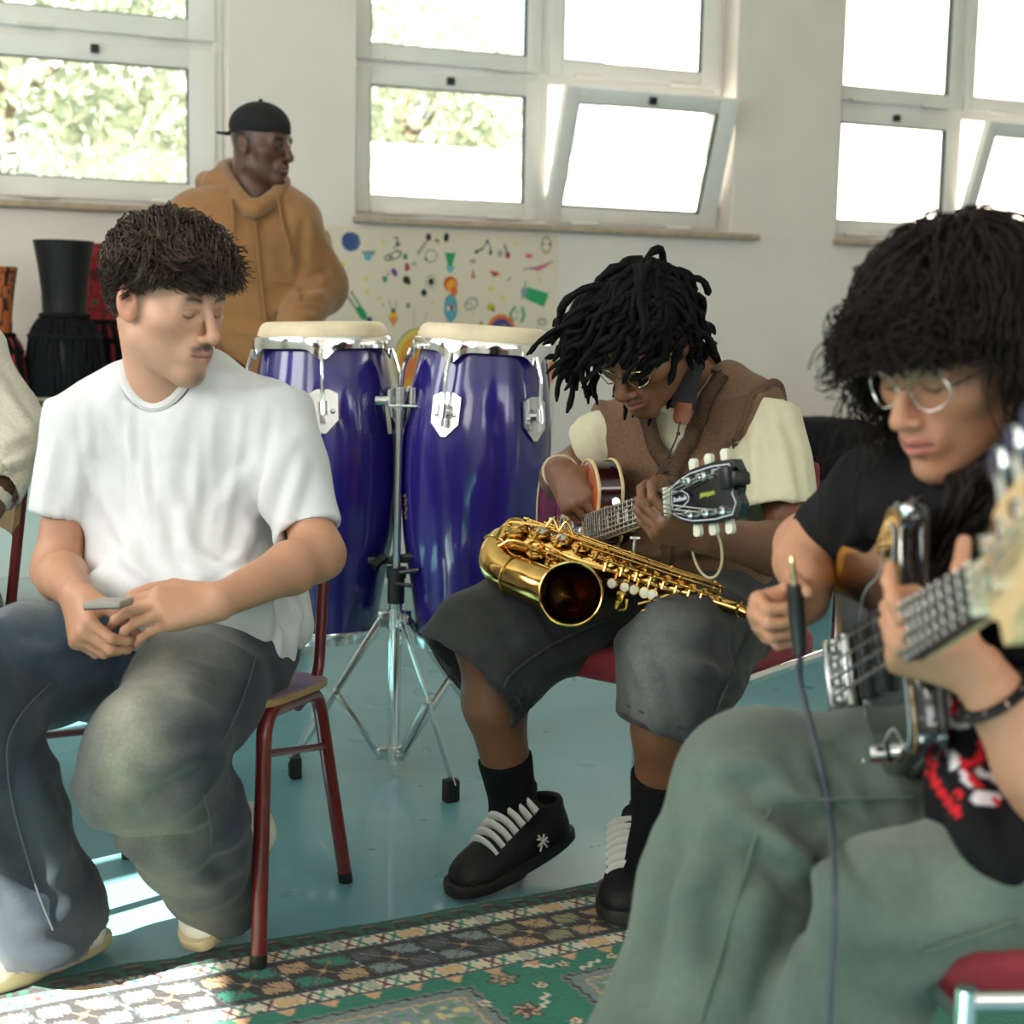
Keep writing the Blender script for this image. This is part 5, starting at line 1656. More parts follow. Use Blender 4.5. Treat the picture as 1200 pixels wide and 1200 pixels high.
# ------------------------------------------------------------------ shoes
def sneaker(heel, toe, up, parent, upper_c, sole_c, lace_c, L=.295, width=.105, high=.085, laces=True, name='shoe', badge=None, side=1, lace_rows=7):
    """low skate shoe: heel and toe are the ends of the sole on its underside"""
    heel, toe = np.asarray(heel, float), np.asarray(toe, float)
    f = nrm(toe - heel); u = nrm(np.asarray(up) - f * (np.asarray(up) @ f)); r = np.cross(f, u)
    A = np.array([r, f, u]); k = np.linalg.norm(toe - heel) / L
    tow = lambda v: heel + (np.asarray(v, float) * k) @ A
    hw = width / 2
    S = SDF()
    S.cap((0, .055, .045), (0, .21, .036), .046, .044, .02, flat=(V3(0, 0, 1), .95))
    S.ell((0, .235, .034), (.046, .052, .036), k=.02)
    S.cone((0, .062, .03), (0, .052, high + .012), .046, .041, .02)
    S.cap((0, .19, .052), (0, .105, high + .008), .028, .034, .03)
    S.cone((0, .060, high - .012), (0, .056, high + .05), .033, .034, .008, -1)
    S.half((0, .1, .012), (0, 0, -1))
    v, q = S.mesh(.0042, 2)
    root = None
    um = link(name, fast_mesh(name, tow(v), q), upper_c, parent)
    poly = []
    for t in np.linspace(0, 2 * math.pi, 56, endpoint=False):
        cy = math.cos(t); sx = math.sin(t)
        y = .145 + .153 * cy
        w = hw * (1.0 if cy > 0 else .86) * (1 + .05 * math.sin(t) * side)
        poly.append((w * np.sign(sx) * abs(sx) ** .62, y))
    mb = MB(); rows = [(.92, 0.0), (1.0, .006), (1.0, .022), (.985, .027)]
    n = len(poly); V_ = []
    for s_, z in rows:
        V_ += [tow((a * s_, .145 + (b - .145) * s_, z + .006 * max(0, (b - .2) / .1) ** 2)) for a, b in poly]
    F_ = [(i * n + j, i * n + (j + 1) % n, (i + 1) * n + (j + 1) % n, (i + 1) * n + j) for i in range(len(rows) - 1) for j in range(n)]
    F_ = [t_[::-1] for t_ in F_]
    F_ += [tuple(range(n)), tuple((len(rows) - 1) * n + j for j in range(n - 1, -1, -1))]
    mb.add(V_, F_); so = mb.build('sole', sole_c, um, angle=50)
    if laces:
        for i in range(lace_rows):
            t = i / (lace_rows - 1)
            y = .205 - .100 * t; z = .080 + (high + .034 - .080) * t ** .9; w = .033 + .012 * t
            pts = [tow((-w, y, z - .017)), tow((-w * .55, y + .003, z - .001)), tow((0, y + .004, z + .004)), tow((w * .55, y + .003, z - .001)), tow((w, y, z - .017))]
            mb = MB(); mb.tube(smooth_path(pts, 4), .0118 * k, 8, flat=.34, hint=f); mb.build('lace', lace_c, um)['label'] = 'flat pale lace'
        S = SDF(); S.cap((0, .125, high - .01), (0, .086, high + .042), .024, .027, .01, flat=(nrm(V3(0, .75, .65)), .30))
        v, q = S.mesh(.004, 2); link('tongue', fast_mesh('tongue', tow(v), q), upper_c, um)
    if badge is not None:
        mb = MB()
        sd_ = badge
        o = V3(sd_ * .0515, .105, .052)
        for (a, b), (c_, d_) in [((-.010, -.016), (.008, .016)), ((.008, -.017), (-.006, .013)), ((-.012, .004), (.012, -.004)), ((-.013, -.006), (-.003, .003)), ((.004, .006), (.012, .010))]:
            mb.tube([tow(o + V3(-sd_ * .10 * abs(b), a, b) ), tow(o + V3(-sd_ * .10 * abs(d_), c_, d_))], .0021 * k, 6)
        mb.build('side_emblem', lace_c, um)['label'] = 'white crossed emblem'
    return um
# ------------------------------------------------------------------ seated man in a white T-shirt
DENIM = mat('faded_blue_denim', rough=0.85, attr='Col', noise=0.10, nscale=180, bump=0.25, bscale=900, sheen=0.1)
COTTON = mat('white_cotton', lin(214, 213, 214), 0.85, noise=0.02, nscale=40, bump=0.15, bscale=700, sheen=0.15)
HAIRB = mat('dark_brown_hair', lin(66, 52, 42), 0.5, noise=0.35, nscale=40, spec=0.25)
HAIRK = mat('black_hair', lin(13, 11, 11), 0.7, noise=0.3, nscale=30, spec=0.12)
CREAMRUB = mat('cream_rubber', lin(206, 190, 152), 0.6, noise=0.06, nscale=20)
OFFWH = mat('off_white_leather', lin(226, 222, 214), 0.5, noise=0.05, nscale=20)
LACE = mat('pale_lace', lin(206, 204, 196), 0.85, bump=0.2, bscale=500)

def man_white():
    fwd = nrm(V3(-.23, -.97, 0)); lft = np.cross(UZ, fwd)
    Rsh, Lsh = P(96, 497, 2.55), P(322, 497, 2.52)
    neck = P(196, 448, 2.53)
    Rel, Rwr = P(66, 668, 2.50), P(90, 697, 2.27)
    Lel, Lwr = P(374, 650, 2.40), P(258, 704, 2.22)
    pel = P(205, 770, 2.60)
    Rh, Lh = P(140, 765, 2.52), P(268, 772, 2.53)
    Lk, La = P(178, 884, 2.14), P(254, 1062, 2.44)
    Rk, Ra = P(-70, 800, 2.14), P(62, 1112, 2.29)
    skin = lin(200, 152, 126); askin = lin(184, 134, 106); lips = lin(166, 104, 94); brow = lin(42, 32, 27); hairc = lin(52, 40, 34)
    A = head_axes(57, 12, 2)
    hc = P(196, 352, 2.45)
    hv, hq, hcol = head(hc, A, neck - UZ * .04, skin, lips, brow, hairc, sc=1.02, stubble=.16, moust=.85, goatee=.6, fade=.85, wide=.97)
    S = SDF()
    forearm(S, Rel, Rwr, .039, .026, Rsh, .042)
    f_ = (.55, .8, .5)
    hand(S, Rwr, (.30, -.72, -.52), (-.75, -.45, .3), 'R', [(.75, .9, .4), (.95, .9, .5), (1.05, .95, .5), (1.1, 1.0, .5)], [(.75, .35, -.45), (.75, .0, -.7), (.6, -.2, -.8)])
    a1 = S.mesh(.0030, 1)
    S = SDF()
    forearm(S, Lel, Lwr, .040, .027, Lsh, .041)
    hand(S, Lwr, (-.93, -.30, -.10), (-.15, -.80, .55), 'L', [(.30, .50, .3), (.34, .52, .3), (.38, .52, .3), (.42, .5, .3)], [(.80, .45, -.15), (.98, .05, -.12), (1, -.12, -.12)], spread=.012)
    a2 = S.mesh(.0030, 1)
    S = SDF()                                                   # the body under the clothes
    S.cap(pel, neck - UZ * .16, .10, .10, .05, flat=(fwd, .6)); S.cap(Rsh - UZ * .02, Lsh - UZ * .02, .04, .04, .03); S.cap(neck - UZ * .1, neck, .06, .055, .03)
    S.chain([Rh, Rk, Ra], [.08, .06, .042], .03); S.chain([Lh, Lk, La], [.08, .06, .042], .03)
    b = S.mesh(.012, 2)
    body = surf('person', [(hv, hq, hcol), (*a1, skin_col(a1[0], askin, 1)), (*a2, skin_col(a2[0], askin, 2)), (*b, skin_col(b[0], skin, 3))], SKIN)
    set_props(body, 'young man in a white T-shirt and faded jeans looking down sideways', 'person')
    # --- T-shirt
    S = SDF()
    ch, wa = P(208, 545, 2.56), P(212, 690, 2.53)
    S.cap(ch, wa, .158, .166, .05, flat=(fwd, .70))
    S.cap(P(112, 487, 2.55), P(306, 487, 2.53), .062, .062, .06)
    S.cap(P(152, 456, 2.55), P(242, 446, 2.54), .048, .050, .06)
    S.cap(wa, P(215, 712, 2.47), .160, .150, .05, flat=(fwd, .68))
    rh_, lh_ = P(70, 606, 2.52), P(362, 624, 2.43)
    S.cone(Rsh + (Rsh - rh_) * .12, rh_, .064, .0515, .05)
    S.cone(Lsh + (Lsh - lh_) * .12, lh_, .068, .0560, .05)
    S.cap(P(318, 640, 2.60), P(338, 730, 2.60), .055, .045, .05, flat=(nrm(V3(.3, 1, 0)), .7))
    S.cap(P(325, 725, 2.54), P(330, 792, 2.50), .050, .016, .03, flat=(nrm(V3(.4, 1, 0)), .6))
    S.cap(P(280, 715, 2.45), P(318, 760, 2.48), .034, .030, .03)
    S.cap(P(120, 690, 2.42), P(290, 692, 2.40), .030, .030, .04)
    for e, s_ in ((rh_, Rsh), (lh_, Lsh)):
        d = nrm(e - s_)
        S.cone(e - d * .03, e + d * .01, .041, .0445, .004, -1)
    nb = P(198, 420, 2.53)
    S.cap(nb - UZ * .035 + fwd * .030, nb + UZ * .10 - fwd * .05, .060, .072, .010, -1)
    v, q = S.mesh(.0055, 2)
    P3 = P
    fl = [(P3(150, 470, 2.42), P3(150, 600, 2.38), .008, .006), (P3(172, 500, 2.42), P3(182, 620, 2.38), .008, -.006), (P3(285, 480, 2.42), P3(262, 640, 2.36), .009, .007), (P3(240, 500, 2.42), P3(240, 620, 2.36), .009, -.006),
          (P3(320, 480, 2.45), P3(296, 600, 2.40), .009, -.008), (P3(120, 640, 2.45), P3(200, 690, 2.36), .010, .009), (P3(300, 650, 2.42), P3(240, 690, 2.36), .010, -.008), (P3(100, 480, 2.47), P3(112, 600, 2.45), .009, .007),
          (P3(130, 470, 2.45), P3(190, 640, 2.38), .016, .010), (P3(255, 470, 2.45), P3(215, 640, 2.38), .016, .008), (P3(330, 520, 2.42), P3(270, 690, 2.36), .018, .013),
          (P3(110, 560, 2.45), P3(170, 690, 2.36), .018, .012), (P3(300, 540, 2.42), P3(250, 600, 2.36), .014, .009), (P3(355, 540, 2.40), P3(330, 620, 2.38), .014, .009),
          (P3(60, 520, 2.47), P3(50, 600, 2.46), .012, .007), (P3(95, 520, 2.45), P3(88, 600, 2.44), .012, .008), (P3(330, 640, 2.45), P3(300, 690, 2.40), .018, .012), (P3(215, 640, 2.36), P3(280, 680, 2.36), .014, .010),
          (P3(345, 700, 2.52), P3(320, 790, 2.52), .012, .010), (P3(200, 560, 2.38), P3(235, 690, 2.36), .014, .008)]
    v = folds(v, q, fl, .010, (11, 11, 4), 4, iters=1)
    shirt = link('t_shirt', fast_mesh('t_shirt', v, q), COTTON, body)
    pts = drape_loop(v, nb, UZ * .94 + fwd * .25, lft, fwd)
    mb = MB(); mb.tube(pts, .0105, 8, cap=False, flat=.7); mb.build('collar', COTTON, shirt)
    # --- jeans
    S = SDF()
    S.cap(Rh, Lh, .105, .105, .05); S.ell(pel, (.16, .13, .10), k=.05)
    S.chain([Rh, Rk], [.100, .098], .05); S.chain([Lh, (Lh + Lk) / 2 + UZ * .012, Lk], [.104, .100, .089], .05)
    rhem, lhem = P(62, 1098, 2.27), P(262, 1058, 2.42)
    S.chain([Rk, Rk + (rhem - Rk) * .5], [.098, .092], .04)
    S.cone(Rk + (rhem - Rk) * .35, rhem, .094, .094, .04)
    S.chain([Lk, Lk + (lhem - Lk) * .5], [.087, .086], .04)
    S.cone(Lk + (lhem - Lk) * .35, lhem, .090, .070, .04)
    S.ell(P(122, 935, 2.10), .034, k=.06)
    for e, k_, r_ in ((rhem, Rk, .088), (lhem, Lk, .064)):
        d = nrm(e - k_); S.cone(e - d * .05, e + d * .02, r_ - .010, r_ - .003, .003, -1)
    v, q = S.mesh(.0062, 2)
    fl = [(P(250, 900, 2.22), P(170, 950, 2.05), .022, -.022), (P(255, 985, 2.30), P(150, 990, 2.10), .022, -.024), (P(295, 960, 2.32), P(220, 1020, 2.26), .02, .014), (P(240, 1000, 2.25), P(280, 1040, 2.32), .02, -.012),
          (P(130, 790, 2.33), P(30, 760, 2.3), .02, .012), (P(100, 770, 2.4), P(30, 800, 2.2), .02, -.014), (P(200, 770, 2.35), P(290, 790, 2.35), .016, .009), (P(180, 800, 2.25), P(260, 820, 2.3), .016, -.008),
          (P(30, 900, 2.1), P(90, 1010, 2.15), .025, .016), (P(0, 960, 2.1), P(60, 1060, 2.15), .022, -.016), (P(270, 860, 2.3), P(200, 870, 2.15), .016, -.010)]
    v = folds(v, q, fl, .012, (9, 9, 13), 8, iters=1)
    dk, md, fd = np.array(lin(38, 48, 60)), np.array(lin(62, 88, 110)), np.array(lin(150, 148, 132))
    d1, t1 = seg_dist(v, Lh + UZ * .06 + fwd * .05, Lk + UZ * .07 + fwd * .06)
    d2, t2 = seg_dist(v, Lk + fwd * .10 + UZ * .02, La + fwd * .10 + UZ * .15)
    d3, t3 = seg_dist(v, Rh + UZ * .10, Rk + UZ * .10)
    n = vnoise(v * 22, 21); n2 = vnoise(v * V3(90, 90, 30), 22)
    c = col_of(v, dk)
    c = mixc(c, md, np.clip(1.3 - np.minimum(seg_dist(v, pel + fwd * .12 + UZ * .09, Rk + UZ * .09)[0], seg_dist(v, pel + fwd * .1 + UZ * .08, Lh + UZ * .1 + fwd * .15)[0]) / .10, 0, 1) * (.55 + .6 * n))
    c = mixc(c, fd, np.clip(1.15 - np.minimum(seg_dist(v, Lk + (Lh - Lk) * .45 + UZ * .10, Lk + UZ * .05 + fwd * .10)[0], d2) / .095, 0, 1) * (.35 + .75 * n))
    c = mixc(c, fd, np.clip(1.0 - d3 / .07, 0, 1) * (.2 + .5 * n) * .8)
    c = mixc(c, np.array(lin(120, 124, 116)), np.clip(1.0 - seg_dist(v, Lk + (La - Lk) * .3 + fwd * .1, La + fwd * .09)[0] / .11, 0, 1) * .55 * (.4 + n))
    c *= (.90 + .2 * n2)[:, None]
    jeans = link('jeans', fast_mesh('jeans', v, q, True, c), DENIM, body)
    # turned hems and seams as part of the jeans
    # side seam of the near leg
    v3 = v
    STI = mat('pale_denim_stitching', lin(74, 82, 86), 0.8)
    def on_cloth(pts, off=.0012):
        out = []
        Nn = normals(v3, q)
        for p in pts:
            dd = np.sum((v3 - p) ** 2, 1) + (((v3 - CPOS) @ nrm(p - CPOS)) > np.linalg.norm(p - CPOS) + .2) * 1.0
            i = int(np.argmin(dd)); out.append(v3[i] + Nn[i] * off)
        return np.array(out)
    def ray_pts(pp, Y0):
        """first surface points of the cloth along sight lines to the seam's places"""
        out = []
        for x, y in pp:
            d = nrm(_fw + CRT * (x - 600) / FPX - CUP * (y - 600) / FPX)
            w = v3 - CPOS; t = w @ d
            dd = np.linalg.norm(w - t[:, None] * d, axis=1)
            k = dd < .008
            if k.any(): out.append(CPOS + d * (t[k].min() - .001))
        return np.array(out)
    for pp in ([(300, 770), (288, 810), (272, 850), (262, 870)], [(238, 930), (246, 960), (248, 990), (246, 1005)], [(60, 800), (30, 830), (12, 860), (8, 890), (14, 940), (30, 1000), (46, 1050), (62, 1090)]):
        r_ = ray_pts(pp, 2.2)
        if len(r_) > 2:
            mb = MB(); mb.tube(smooth_path(r_, 4), .0013, 6); mb.build('seam', STI, jeans)['label'] = 'pale stitched seam'
    # --- shoes
    hR, tR = PZ(122, 1112, .0), PZ(122, 1112, .0) + nrm(V3(-.62, -.78, 0)) * .29
    s1 = sneaker(hR + V3(0, 0, .010), tR + V3(0, 0, .010), UZ, body, OFFWH, CREAMRUB, LACE, laces=False, high=.07)
    tL = PZ(228, 1118, .008); hL = tL + nrm(V3(.24, .70, .42)) * .285
    s2 = sneaker(hL, tL, nrm(V3(-.1, -.42, .8)), body, OFFWH, CREAMRUB, LACE, laces=False, high=.07)
    # --- hair: wavy crop, combed forward
    g = np.random.default_rng(5)
    def test(p):
        x, y, z = p.T
        line = np.interp(y, [-.12, -.075, -.02, .02, .05, .09], [-.062, -.055, .008, .028, .050, .058])
        return z > line
    S = SDF(); S.ell((0, -.014, .044), (.0795, .101, .088), k=.01)
    S.ell((0, .055, -.020), (.10, .075, .070), k=.01, op=-1); S.half((0, 0, -.01), nrm(V3(0, .35, -1)), .02)
    hv_, hq_ = S.mesh(.005, 1)
    N_ = normals(hv_, hq_); hv_ = hv_ + N_ * (.008 * (vnoise(hv_ * 38, 4) - .5))[:, None]
    base = hc + (hv_ * 1.02) @ A
    p, nn, pw, nw_ = scalp(5200, g, test, hc, A, 1.03)
    top = np.clip((p[:, 2] - .03) / .06, 0, 1)
    comb = (np.stack([p[:, 0] * 4, np.full(len(p), .75), -.25 - p[:, 1] * 5], 1)) @ A
    comb /= np.linalg.norm(comb, axis=1)[:, None]
    side = (np.stack([p[:, 0] * 0, .25 + 0 * p[:, 0], -1 + 0 * p[:, 0]], 1)) @ A
    pull = comb * top[:, None] + side * (1 - top)[:, None]
    path = sim_locks(pw, nw_, .012 + .052 * top * g.uniform(.7, 1.2, len(p)), 10, pull, .25, hc + V3(0, -.012, .036) @ A, V3(.0735, .095, .083) * 1.03, A, 1.02 + .20 * top * g.random(len(p)), .0075 * 1.0, 1.0, g, jitter=.05, lift=.18 + .22 * top, clump=30)
    rad = np.linspace(1, .3, 10)[None] * (.0014 + .0010 * top)[:, None]
    hv2, hq2 = tubes(path, rad, 3)
    surf('hair', [(base, hq_), (hv2, hq2)], HAIRB, body)
    # --- phone in his hands
    a = P(112, 707, 2.15); b2 = P(142, 706, 2.145)
    X = nrm(b2 - a); Z = nrm(V3(0.03, .05, .99) - X * (V3(.03, .05, .99) @ X)); Y = np.cross(Z, X)
    root = empty('phone', (a + b2) / 2, 'small grey phone held in both hands by the man in the white T-shirt', 'phone')
    mb = MB(); mb.box((a + b2) / 2, (.058, .055, .010), (X, Y, Z), .003); mb.build('case', mat('pale_case', lin(150, 142, 134), .5), root)
    mb = MB(); mb.box((a + b2) / 2 - Z * .0052, (.055, .052, .003), (X, Y, Z), .0012); mb.build('screen', mat('dark_screen', lin(34, 38, 46), .15), root)
    return body
man_white()
# ------------------------------------------------------------------ seated guitarist with dreadlocks
BDENIM = mat('washed_black_denim', rough=0.88, attr='Col', noise=0.10, nscale=160, bump=0.25, bscale=900, sheen=0.1)
CREAMT = mat('cream_cotton', lin(206, 198, 168), 0.85, noise=0.03, nscale=30, bump=0.15, bscale=700, sheen=0.1)
KNIT = mat('brown_knit', lin(118, 88, 66), 0.9, noise=0.20, nscale=240, bump=0.5, bscale=520, sheen=0.08, spec=0.25)
RIB = mat('brown_rib_knit', lin(98, 72, 54), 0.9, noise=0.14, nscale=160, bump=0.8, bscale=300, sheen=0.08, spec=0.25)
SOCK = mat('black_rib_sock', lin(15, 16, 18), 0.9, spec=0.2, noise=0.2, nscale=60, bump=0.5, bscale=220, stretch=(3, 3, .2))
BLKLEATH = mat('black_suede', lin(20, 20, 21), 0.6, spec=0.3, noise=0.25, nscale=26, bump=0.25, bscale=90)
BLKSOLE = mat('black_sole_rubber', lin(28, 27, 26), 0.6, noise=0.1, nscale=20)
CORD = mat('cream_cord', lin(206, 186, 150), 0.8)
WIRE = mat('gold_wire', (0.75, 0.62, 0.42), 0.2, 1.0)

def rib_tube(name, pts, r, parent, material, closed=False, n=160, flat=.55, ribs=True, hint=(0, 0, 1)):
    """flat knitted band with its ribs across"""
    p = np.asarray(pts, float)
    if ribs:
        L = np.r_[0, np.cumsum(np.linalg.norm(np.diff(p, axis=0), axis=1))]
        t = np.linspace(0, L[-1], n)
        p = np.stack([np.interp(t, L, p[:, k]) for k in range(3)], 1)
        rr = r * (1 + .10 * np.where(np.arange(n) % 2 == 0, 1, -1))
    else:
        rr = r
    mb = MB(); mb.tube(p, rr, 8, cap=not closed, flat=flat, hint=hint)
    return mb.build(name, material, parent, angle=80)

def drop_faces(v, q, c, mask):
    keep = ~mask[q].all(1)
    return v, q[keep], c

def man_dreads():
    fwd = nrm(V3(-.6, -.8, 0)); lft = np.cross(UZ, fwd)
    Rsh, Lsh = P(726, 505, 2.95), P(896, 482, 2.73)
    neck = P(812, 440, 2.86)
    Rel, Rwr = P(662, 562, 2.98), P(657, 553, 2.80)
    Lel, Lwr = P(936, 648, 2.58), P(826, 628, 2.37)
    pel = P(818, 715, 2.93)
    Rh, Lh = P(770, 707, 2.92), P(866, 716, 2.89)
    Rk, Ra = P(566, 748, 2.68), P(604, 955, 2.76)
    Lk, La = P(788, 772, 2.47), P(768, 990, 2.60)
    skin = lin(118, 76, 52); lips = lin(150, 88, 80); brow = lin(22, 16, 14); hairc = lin(26, 20, 18)
    A = head_axes(-40, 42, -4)
    hc = P(754, 397, 2.66)
    hv, hq, hcol = head(hc, A, neck - UZ * .03, skin, lips, brow, hairc, sc=1.0, moust=.7, goatee=.35, stubble=.1, wide=.98, nosew=1.18, lipsz=1.25)
    S = SDF()
    forearm(S, Rel, Rwr, .044, .027, Rsh, .048)
    hand(S, Rwr, (.36, -.72, -.55), (-.62, -.55, .50), 'R', [(.55, .7, .3), (.7, .8, .4), (.85, .85, .4), (.95, .9, .4)], [(.80, .45, -.30), (.92, .10, -.35), (.95, .0, -.3)], sc=1.02)
    a1 = S.mesh(.0030, 1)
    S = SDF()
    forearm(S, Lel, Lwr, .044, .028, Lsh, .048)
    hand(S, Lwr, (-.80, -.42, .22), (-.25, -.80, -.50), 'L', [(.75, 1.0, .5), (.80, 1.0, .5), (.85, 1.0, .5), (.8, .95, .5)], [(.35, .70, -.55), (.25, .75, -.60), (.1, .9, -.4)], sc=1.0)
    a2 = S.mesh(.0030, 1)
    S = SDF()
    S.chain([Rk + UZ * .01, Rk + (Ra - Rk) * .35, Ra], [.050, .056, .036], .03)
    S.cap(Rk, Rh, .050, .06, .03)
    l1 = S.mesh(.006, 2)
    S = SDF()
    S.chain([Lk + UZ * .01, Lk + (La - Lk) * .35, La], [.046, .056, .036], .03)
    S.cap(Lk, Lh, .046, .06, .03)
    l2 = S.mesh(.006, 2)
    S = SDF(); S.cap(pel, neck - UZ * .18, .10, .10, .04, flat=(fwd, .6)); S.cap(Rsh - UZ * .02, Lsh - UZ * .02, .04, .04, .03); S.cap(neck - UZ * .1, neck, .06, .05, .03)
    b = S.mesh(.012, 2)
    body = surf('person', [(hv, hq, hcol)] + [(*m, skin_col(m[0], skin, i)) for i, m in enumerate((a1, a2, l1, l2, b))], DARKSKIN)
    set_props(body, 'dreadlocked man in a brown knitted vest playing an electric guitar', 'person')
    # --- cream tee
    S = SDF()
    ch, wa = P(806, 545, 2.85), P(815, 690, 2.89)
    S.cap(ch, wa, .146, .140, .05, flat=(fwd, .68))
    S.cap(P(748, 498, 2.93), P(878, 480, 2.76), .056, .056, .05)
    S.cap(P(778, 464, 2.90), P(846, 456, 2.82), .046, .046, .05)
    rh_, lh_ = P(688, 532, 2.97), P(908, 606, 2.63)
    S.cone(Rsh + (rh_ - Rsh) * .1, rh_, .060, .060, .05)
    S.cone(Lsh + (lh_ - Lsh) * .02, lh_, .066, .078, .05)
    S.ell(P(705, 520, 2.94), .050, k=.04)
    for e, s_ in ((rh_, Rsh), (lh_, Lsh)):
        d = nrm(e - s_); S.cone(e - d * .05, e + d * .02, .050 if e is rh_ else .064, .051 if e is rh_ else .068, .004, -1)
    nb = P(806, 448, 2.83)
    S.cap(nb - UZ * .02, nb + UZ * .10 - fwd * .03, .060, .07, .012, -1)
    v, q = S.mesh(.0055, 2)
    fl = [(P(880, 500, 2.6), P(885, 590, 2.6), .012, .009), (P(905, 480, 2.6), P(930, 590, 2.6), .014, .010), (P(935, 520, 2.6), P(945, 600, 2.6), .010, -.008), (P(870, 520, 2.6), P(905, 505, 2.6), .006, -.006),
          (P(690, 500, 2.85), P(705, 530, 2.85), .010, .008)]
    v = folds(v, q, fl, .007, (12, 12, 4), 14)
    tee = link('t_shirt', fast_mesh('t_shirt', v, q), CREAMT, body)
    pts = drape_loop(v, nb, UZ * .94 + fwd * .25, lft, fwd)
    mb = MB(); mb.tube(pts, .009, 8, cap=False, flat=.6); mb.build('collar', CREAMT, tee)
    # --- vest: follows the tee a little further out, cut open at the arms and the neck
    S = SDF()
    S.cap(ch, wa, .148, .146, .05, flat=(fwd, .69))
    S.cap(P(748, 498, 2.93), P(878, 480, 2.76), .056, .056, .05)
    S.cap(P(778, 464, 2.90), P(846, 456, 2.82), .046, .046, .05)
    S.cone(Lsh + (lh_ - Lsh) * .02, Lsh + (lh_ - Lsh) * .30, .066, .0694, .05)
    S.cone(Rsh + (rh_ - Rsh) * .1, Rsh + (rh_ - Rsh) * .4, .060, .060, .05)
    S.cap(wa, P(812, 722, 2.86), .146, .142, .04, flat=(fwd, .74))
    S.ell(P(765, 655, 2.78), .05, k=.06)
    S.cap(nb - UZ * .01, nb + UZ * .10 - fwd * .03, .058, .068, .010, -1)
    nl_, nr_ = nrm(lft - UZ * .22), nrm(-lft - UZ * .22)
    cl_, cr_ = P(890, 515, 2.72), P(716, 528, 2.96)
    S.cone(cl_, cl_ + nl_ * .3, .118, .16, .006, -1); S.cone(cr_, cr_ + nr_ * .3, .105, .15, .006, -1)
    v, q = S.mesh(.0050, 2, off=.008)
    loopL, loopR = plane_loop(v[np.linalg.norm(v - cl_, axis=1) < .115], cl_ - nl_ * .010, nl_), plane_loop(v[np.linalg.norm(v - cr_, axis=1) < .105], cr_ - nr_ * .010, nr_)
    fl = [(P(700, 640, 2.7), P(800, 660, 2.7), .014, .010), (P(720, 665, 2.7), P(840, 655, 2.7), .012, -.010), (P(790, 645, 2.7), P(870, 640, 2.7), .014, .010), (P(850, 560, 2.7), P(840, 620, 2.7), .014, .006)]
    v = folds(v, q, fl, .006, (10, 10, 7), 17)
    # the V of the neck, cut in the vest's own front plane
    c0 = P(781, 556, 2.72)
    vx = (v - c0) @ lft; vz = (v - c0) @ UZ; vf = (v - c0) @ fwd
    up = nb + UZ * .0 - c0; H = up[2]; xm = up @ lft
    t = np.clip(vz / H, 0, 1.3)
    cx = xm * t
    m = (vz > 0) & (np.abs(vx - cx) < .080 * t ** .85) & (vf > -.10)
    v2, q2, _ = drop_faces(v, q, None, m)
    vest = link('knitted_vest', fast_mesh('knitted_vest', v2, q2), KNIT, body)
    sol = vest.modifiers.new('thickness', 'SOLIDIFY'); sol.thickness = .004; sol.offset = -1
    # ribbed trims: neckline, armholes, button band
    def onv(x, z, front=True):
        dd = (vx - x) ** 2 + (vz - z) ** 2 - (vf * (.02 if front else -.02))
        i = int(np.argmin((vx - x) ** 2 + (vz - z) ** 2 - .004 * vf)); return v[i] + fwd * .009
    line = []
    for t_ in np.linspace(1.12, 0.0, 12): line.append(onv(xm * t_ + .083 * t_ ** .85, H * t_))
    line2 = [onv(xm * t_ - .083 * t_ ** .85, H * t_) for t_ in np.linspace(0.04, 1.12, 12)]
    rib_tube('neck_rib', smooth_path(line, 4), .016, vest, RIB, n=130, hint=fwd)
    rib_tube('neck_rib', smooth_path(line2, 4), .016, vest, RIB, n=130, hint=fwd)
    band = [onv(0.004, -z) for z in np.linspace(0.0, .30, 10)]
    rib_tube('button_band', smooth_path(band, 4), .013, vest, RIB, n=120, hint=fwd)
    for z in (.02, .10, .18, .25):
        p_ = onv(.004, -z); mb = MB(); mb.tube([p_ + fwd * .006, p_ + fwd * .010], .007, 14); mb.torus(p_ + fwd * .010, fwd, .0055, .0016, 14, 6); mb.build('button', mat('brown_button', lin(74, 54, 42), .4), vest)
    rib_tube('armhole_rib', smooth_path(loopL + nl_ * .004, 2), .013, vest, RIB, closed=True, n=150, hint=nl_)
    # --- shorts
    S = SDF()
    S.cap(Rh, Lh, .100, .100, .05); S.ell(pel, (.155, .14, .09), k=.05)
    Rkc = P(566, 744, 2.68)
    S.chain([Rh, P(650, 728, 2.78), Rkc], [.105, .098, .088], .05)
    S.chain([Lh, Lk + (Lh - Lk) * .10], [.105, .102], .05)
    rhem, lhem = P(551, 797, 2.67), P(780, 854, 2.49)
    S.cone(P(612, 742, 2.72), rhem, .096, .116, .05)
    S.cone(P(806, 780, 2.50), lhem, .096, .086, .05)
    for e, s_, r_ in ((rhem, P(612, 742, 2.72), .113), (lhem, P(806, 780, 2.50), .082)):
        d = nrm(e - s_); S.cone(e - d * .05, e + d * .02, r_ - .011, r_ - .005, .003, -1)
    v, q = S.mesh(.0060, 2)
    fl = [(P(600, 700, 2.6), P(720, 730, 2.7), .02, .012), (P(560, 700, 2.6), P(620, 790, 2.6), .02, -.010), (P(640, 770, 2.6), P(720, 750, 2.7), .022, .014), (P(740, 760, 2.4), P(770, 850, 2.4), .016, .014), (P(760, 740, 2.4), P(800, 850, 2.4), .014, -.012),
          (P(800, 760, 2.4), P(850, 800, 2.45), .018, .012), (P(850, 730, 2.6), P(860, 790, 2.6), .014, .010), (P(735, 800, 2.4), P(745, 850, 2.4), .012, .010)]
    v = folds(v, q, fl, .009, (10, 10, 10), 19)
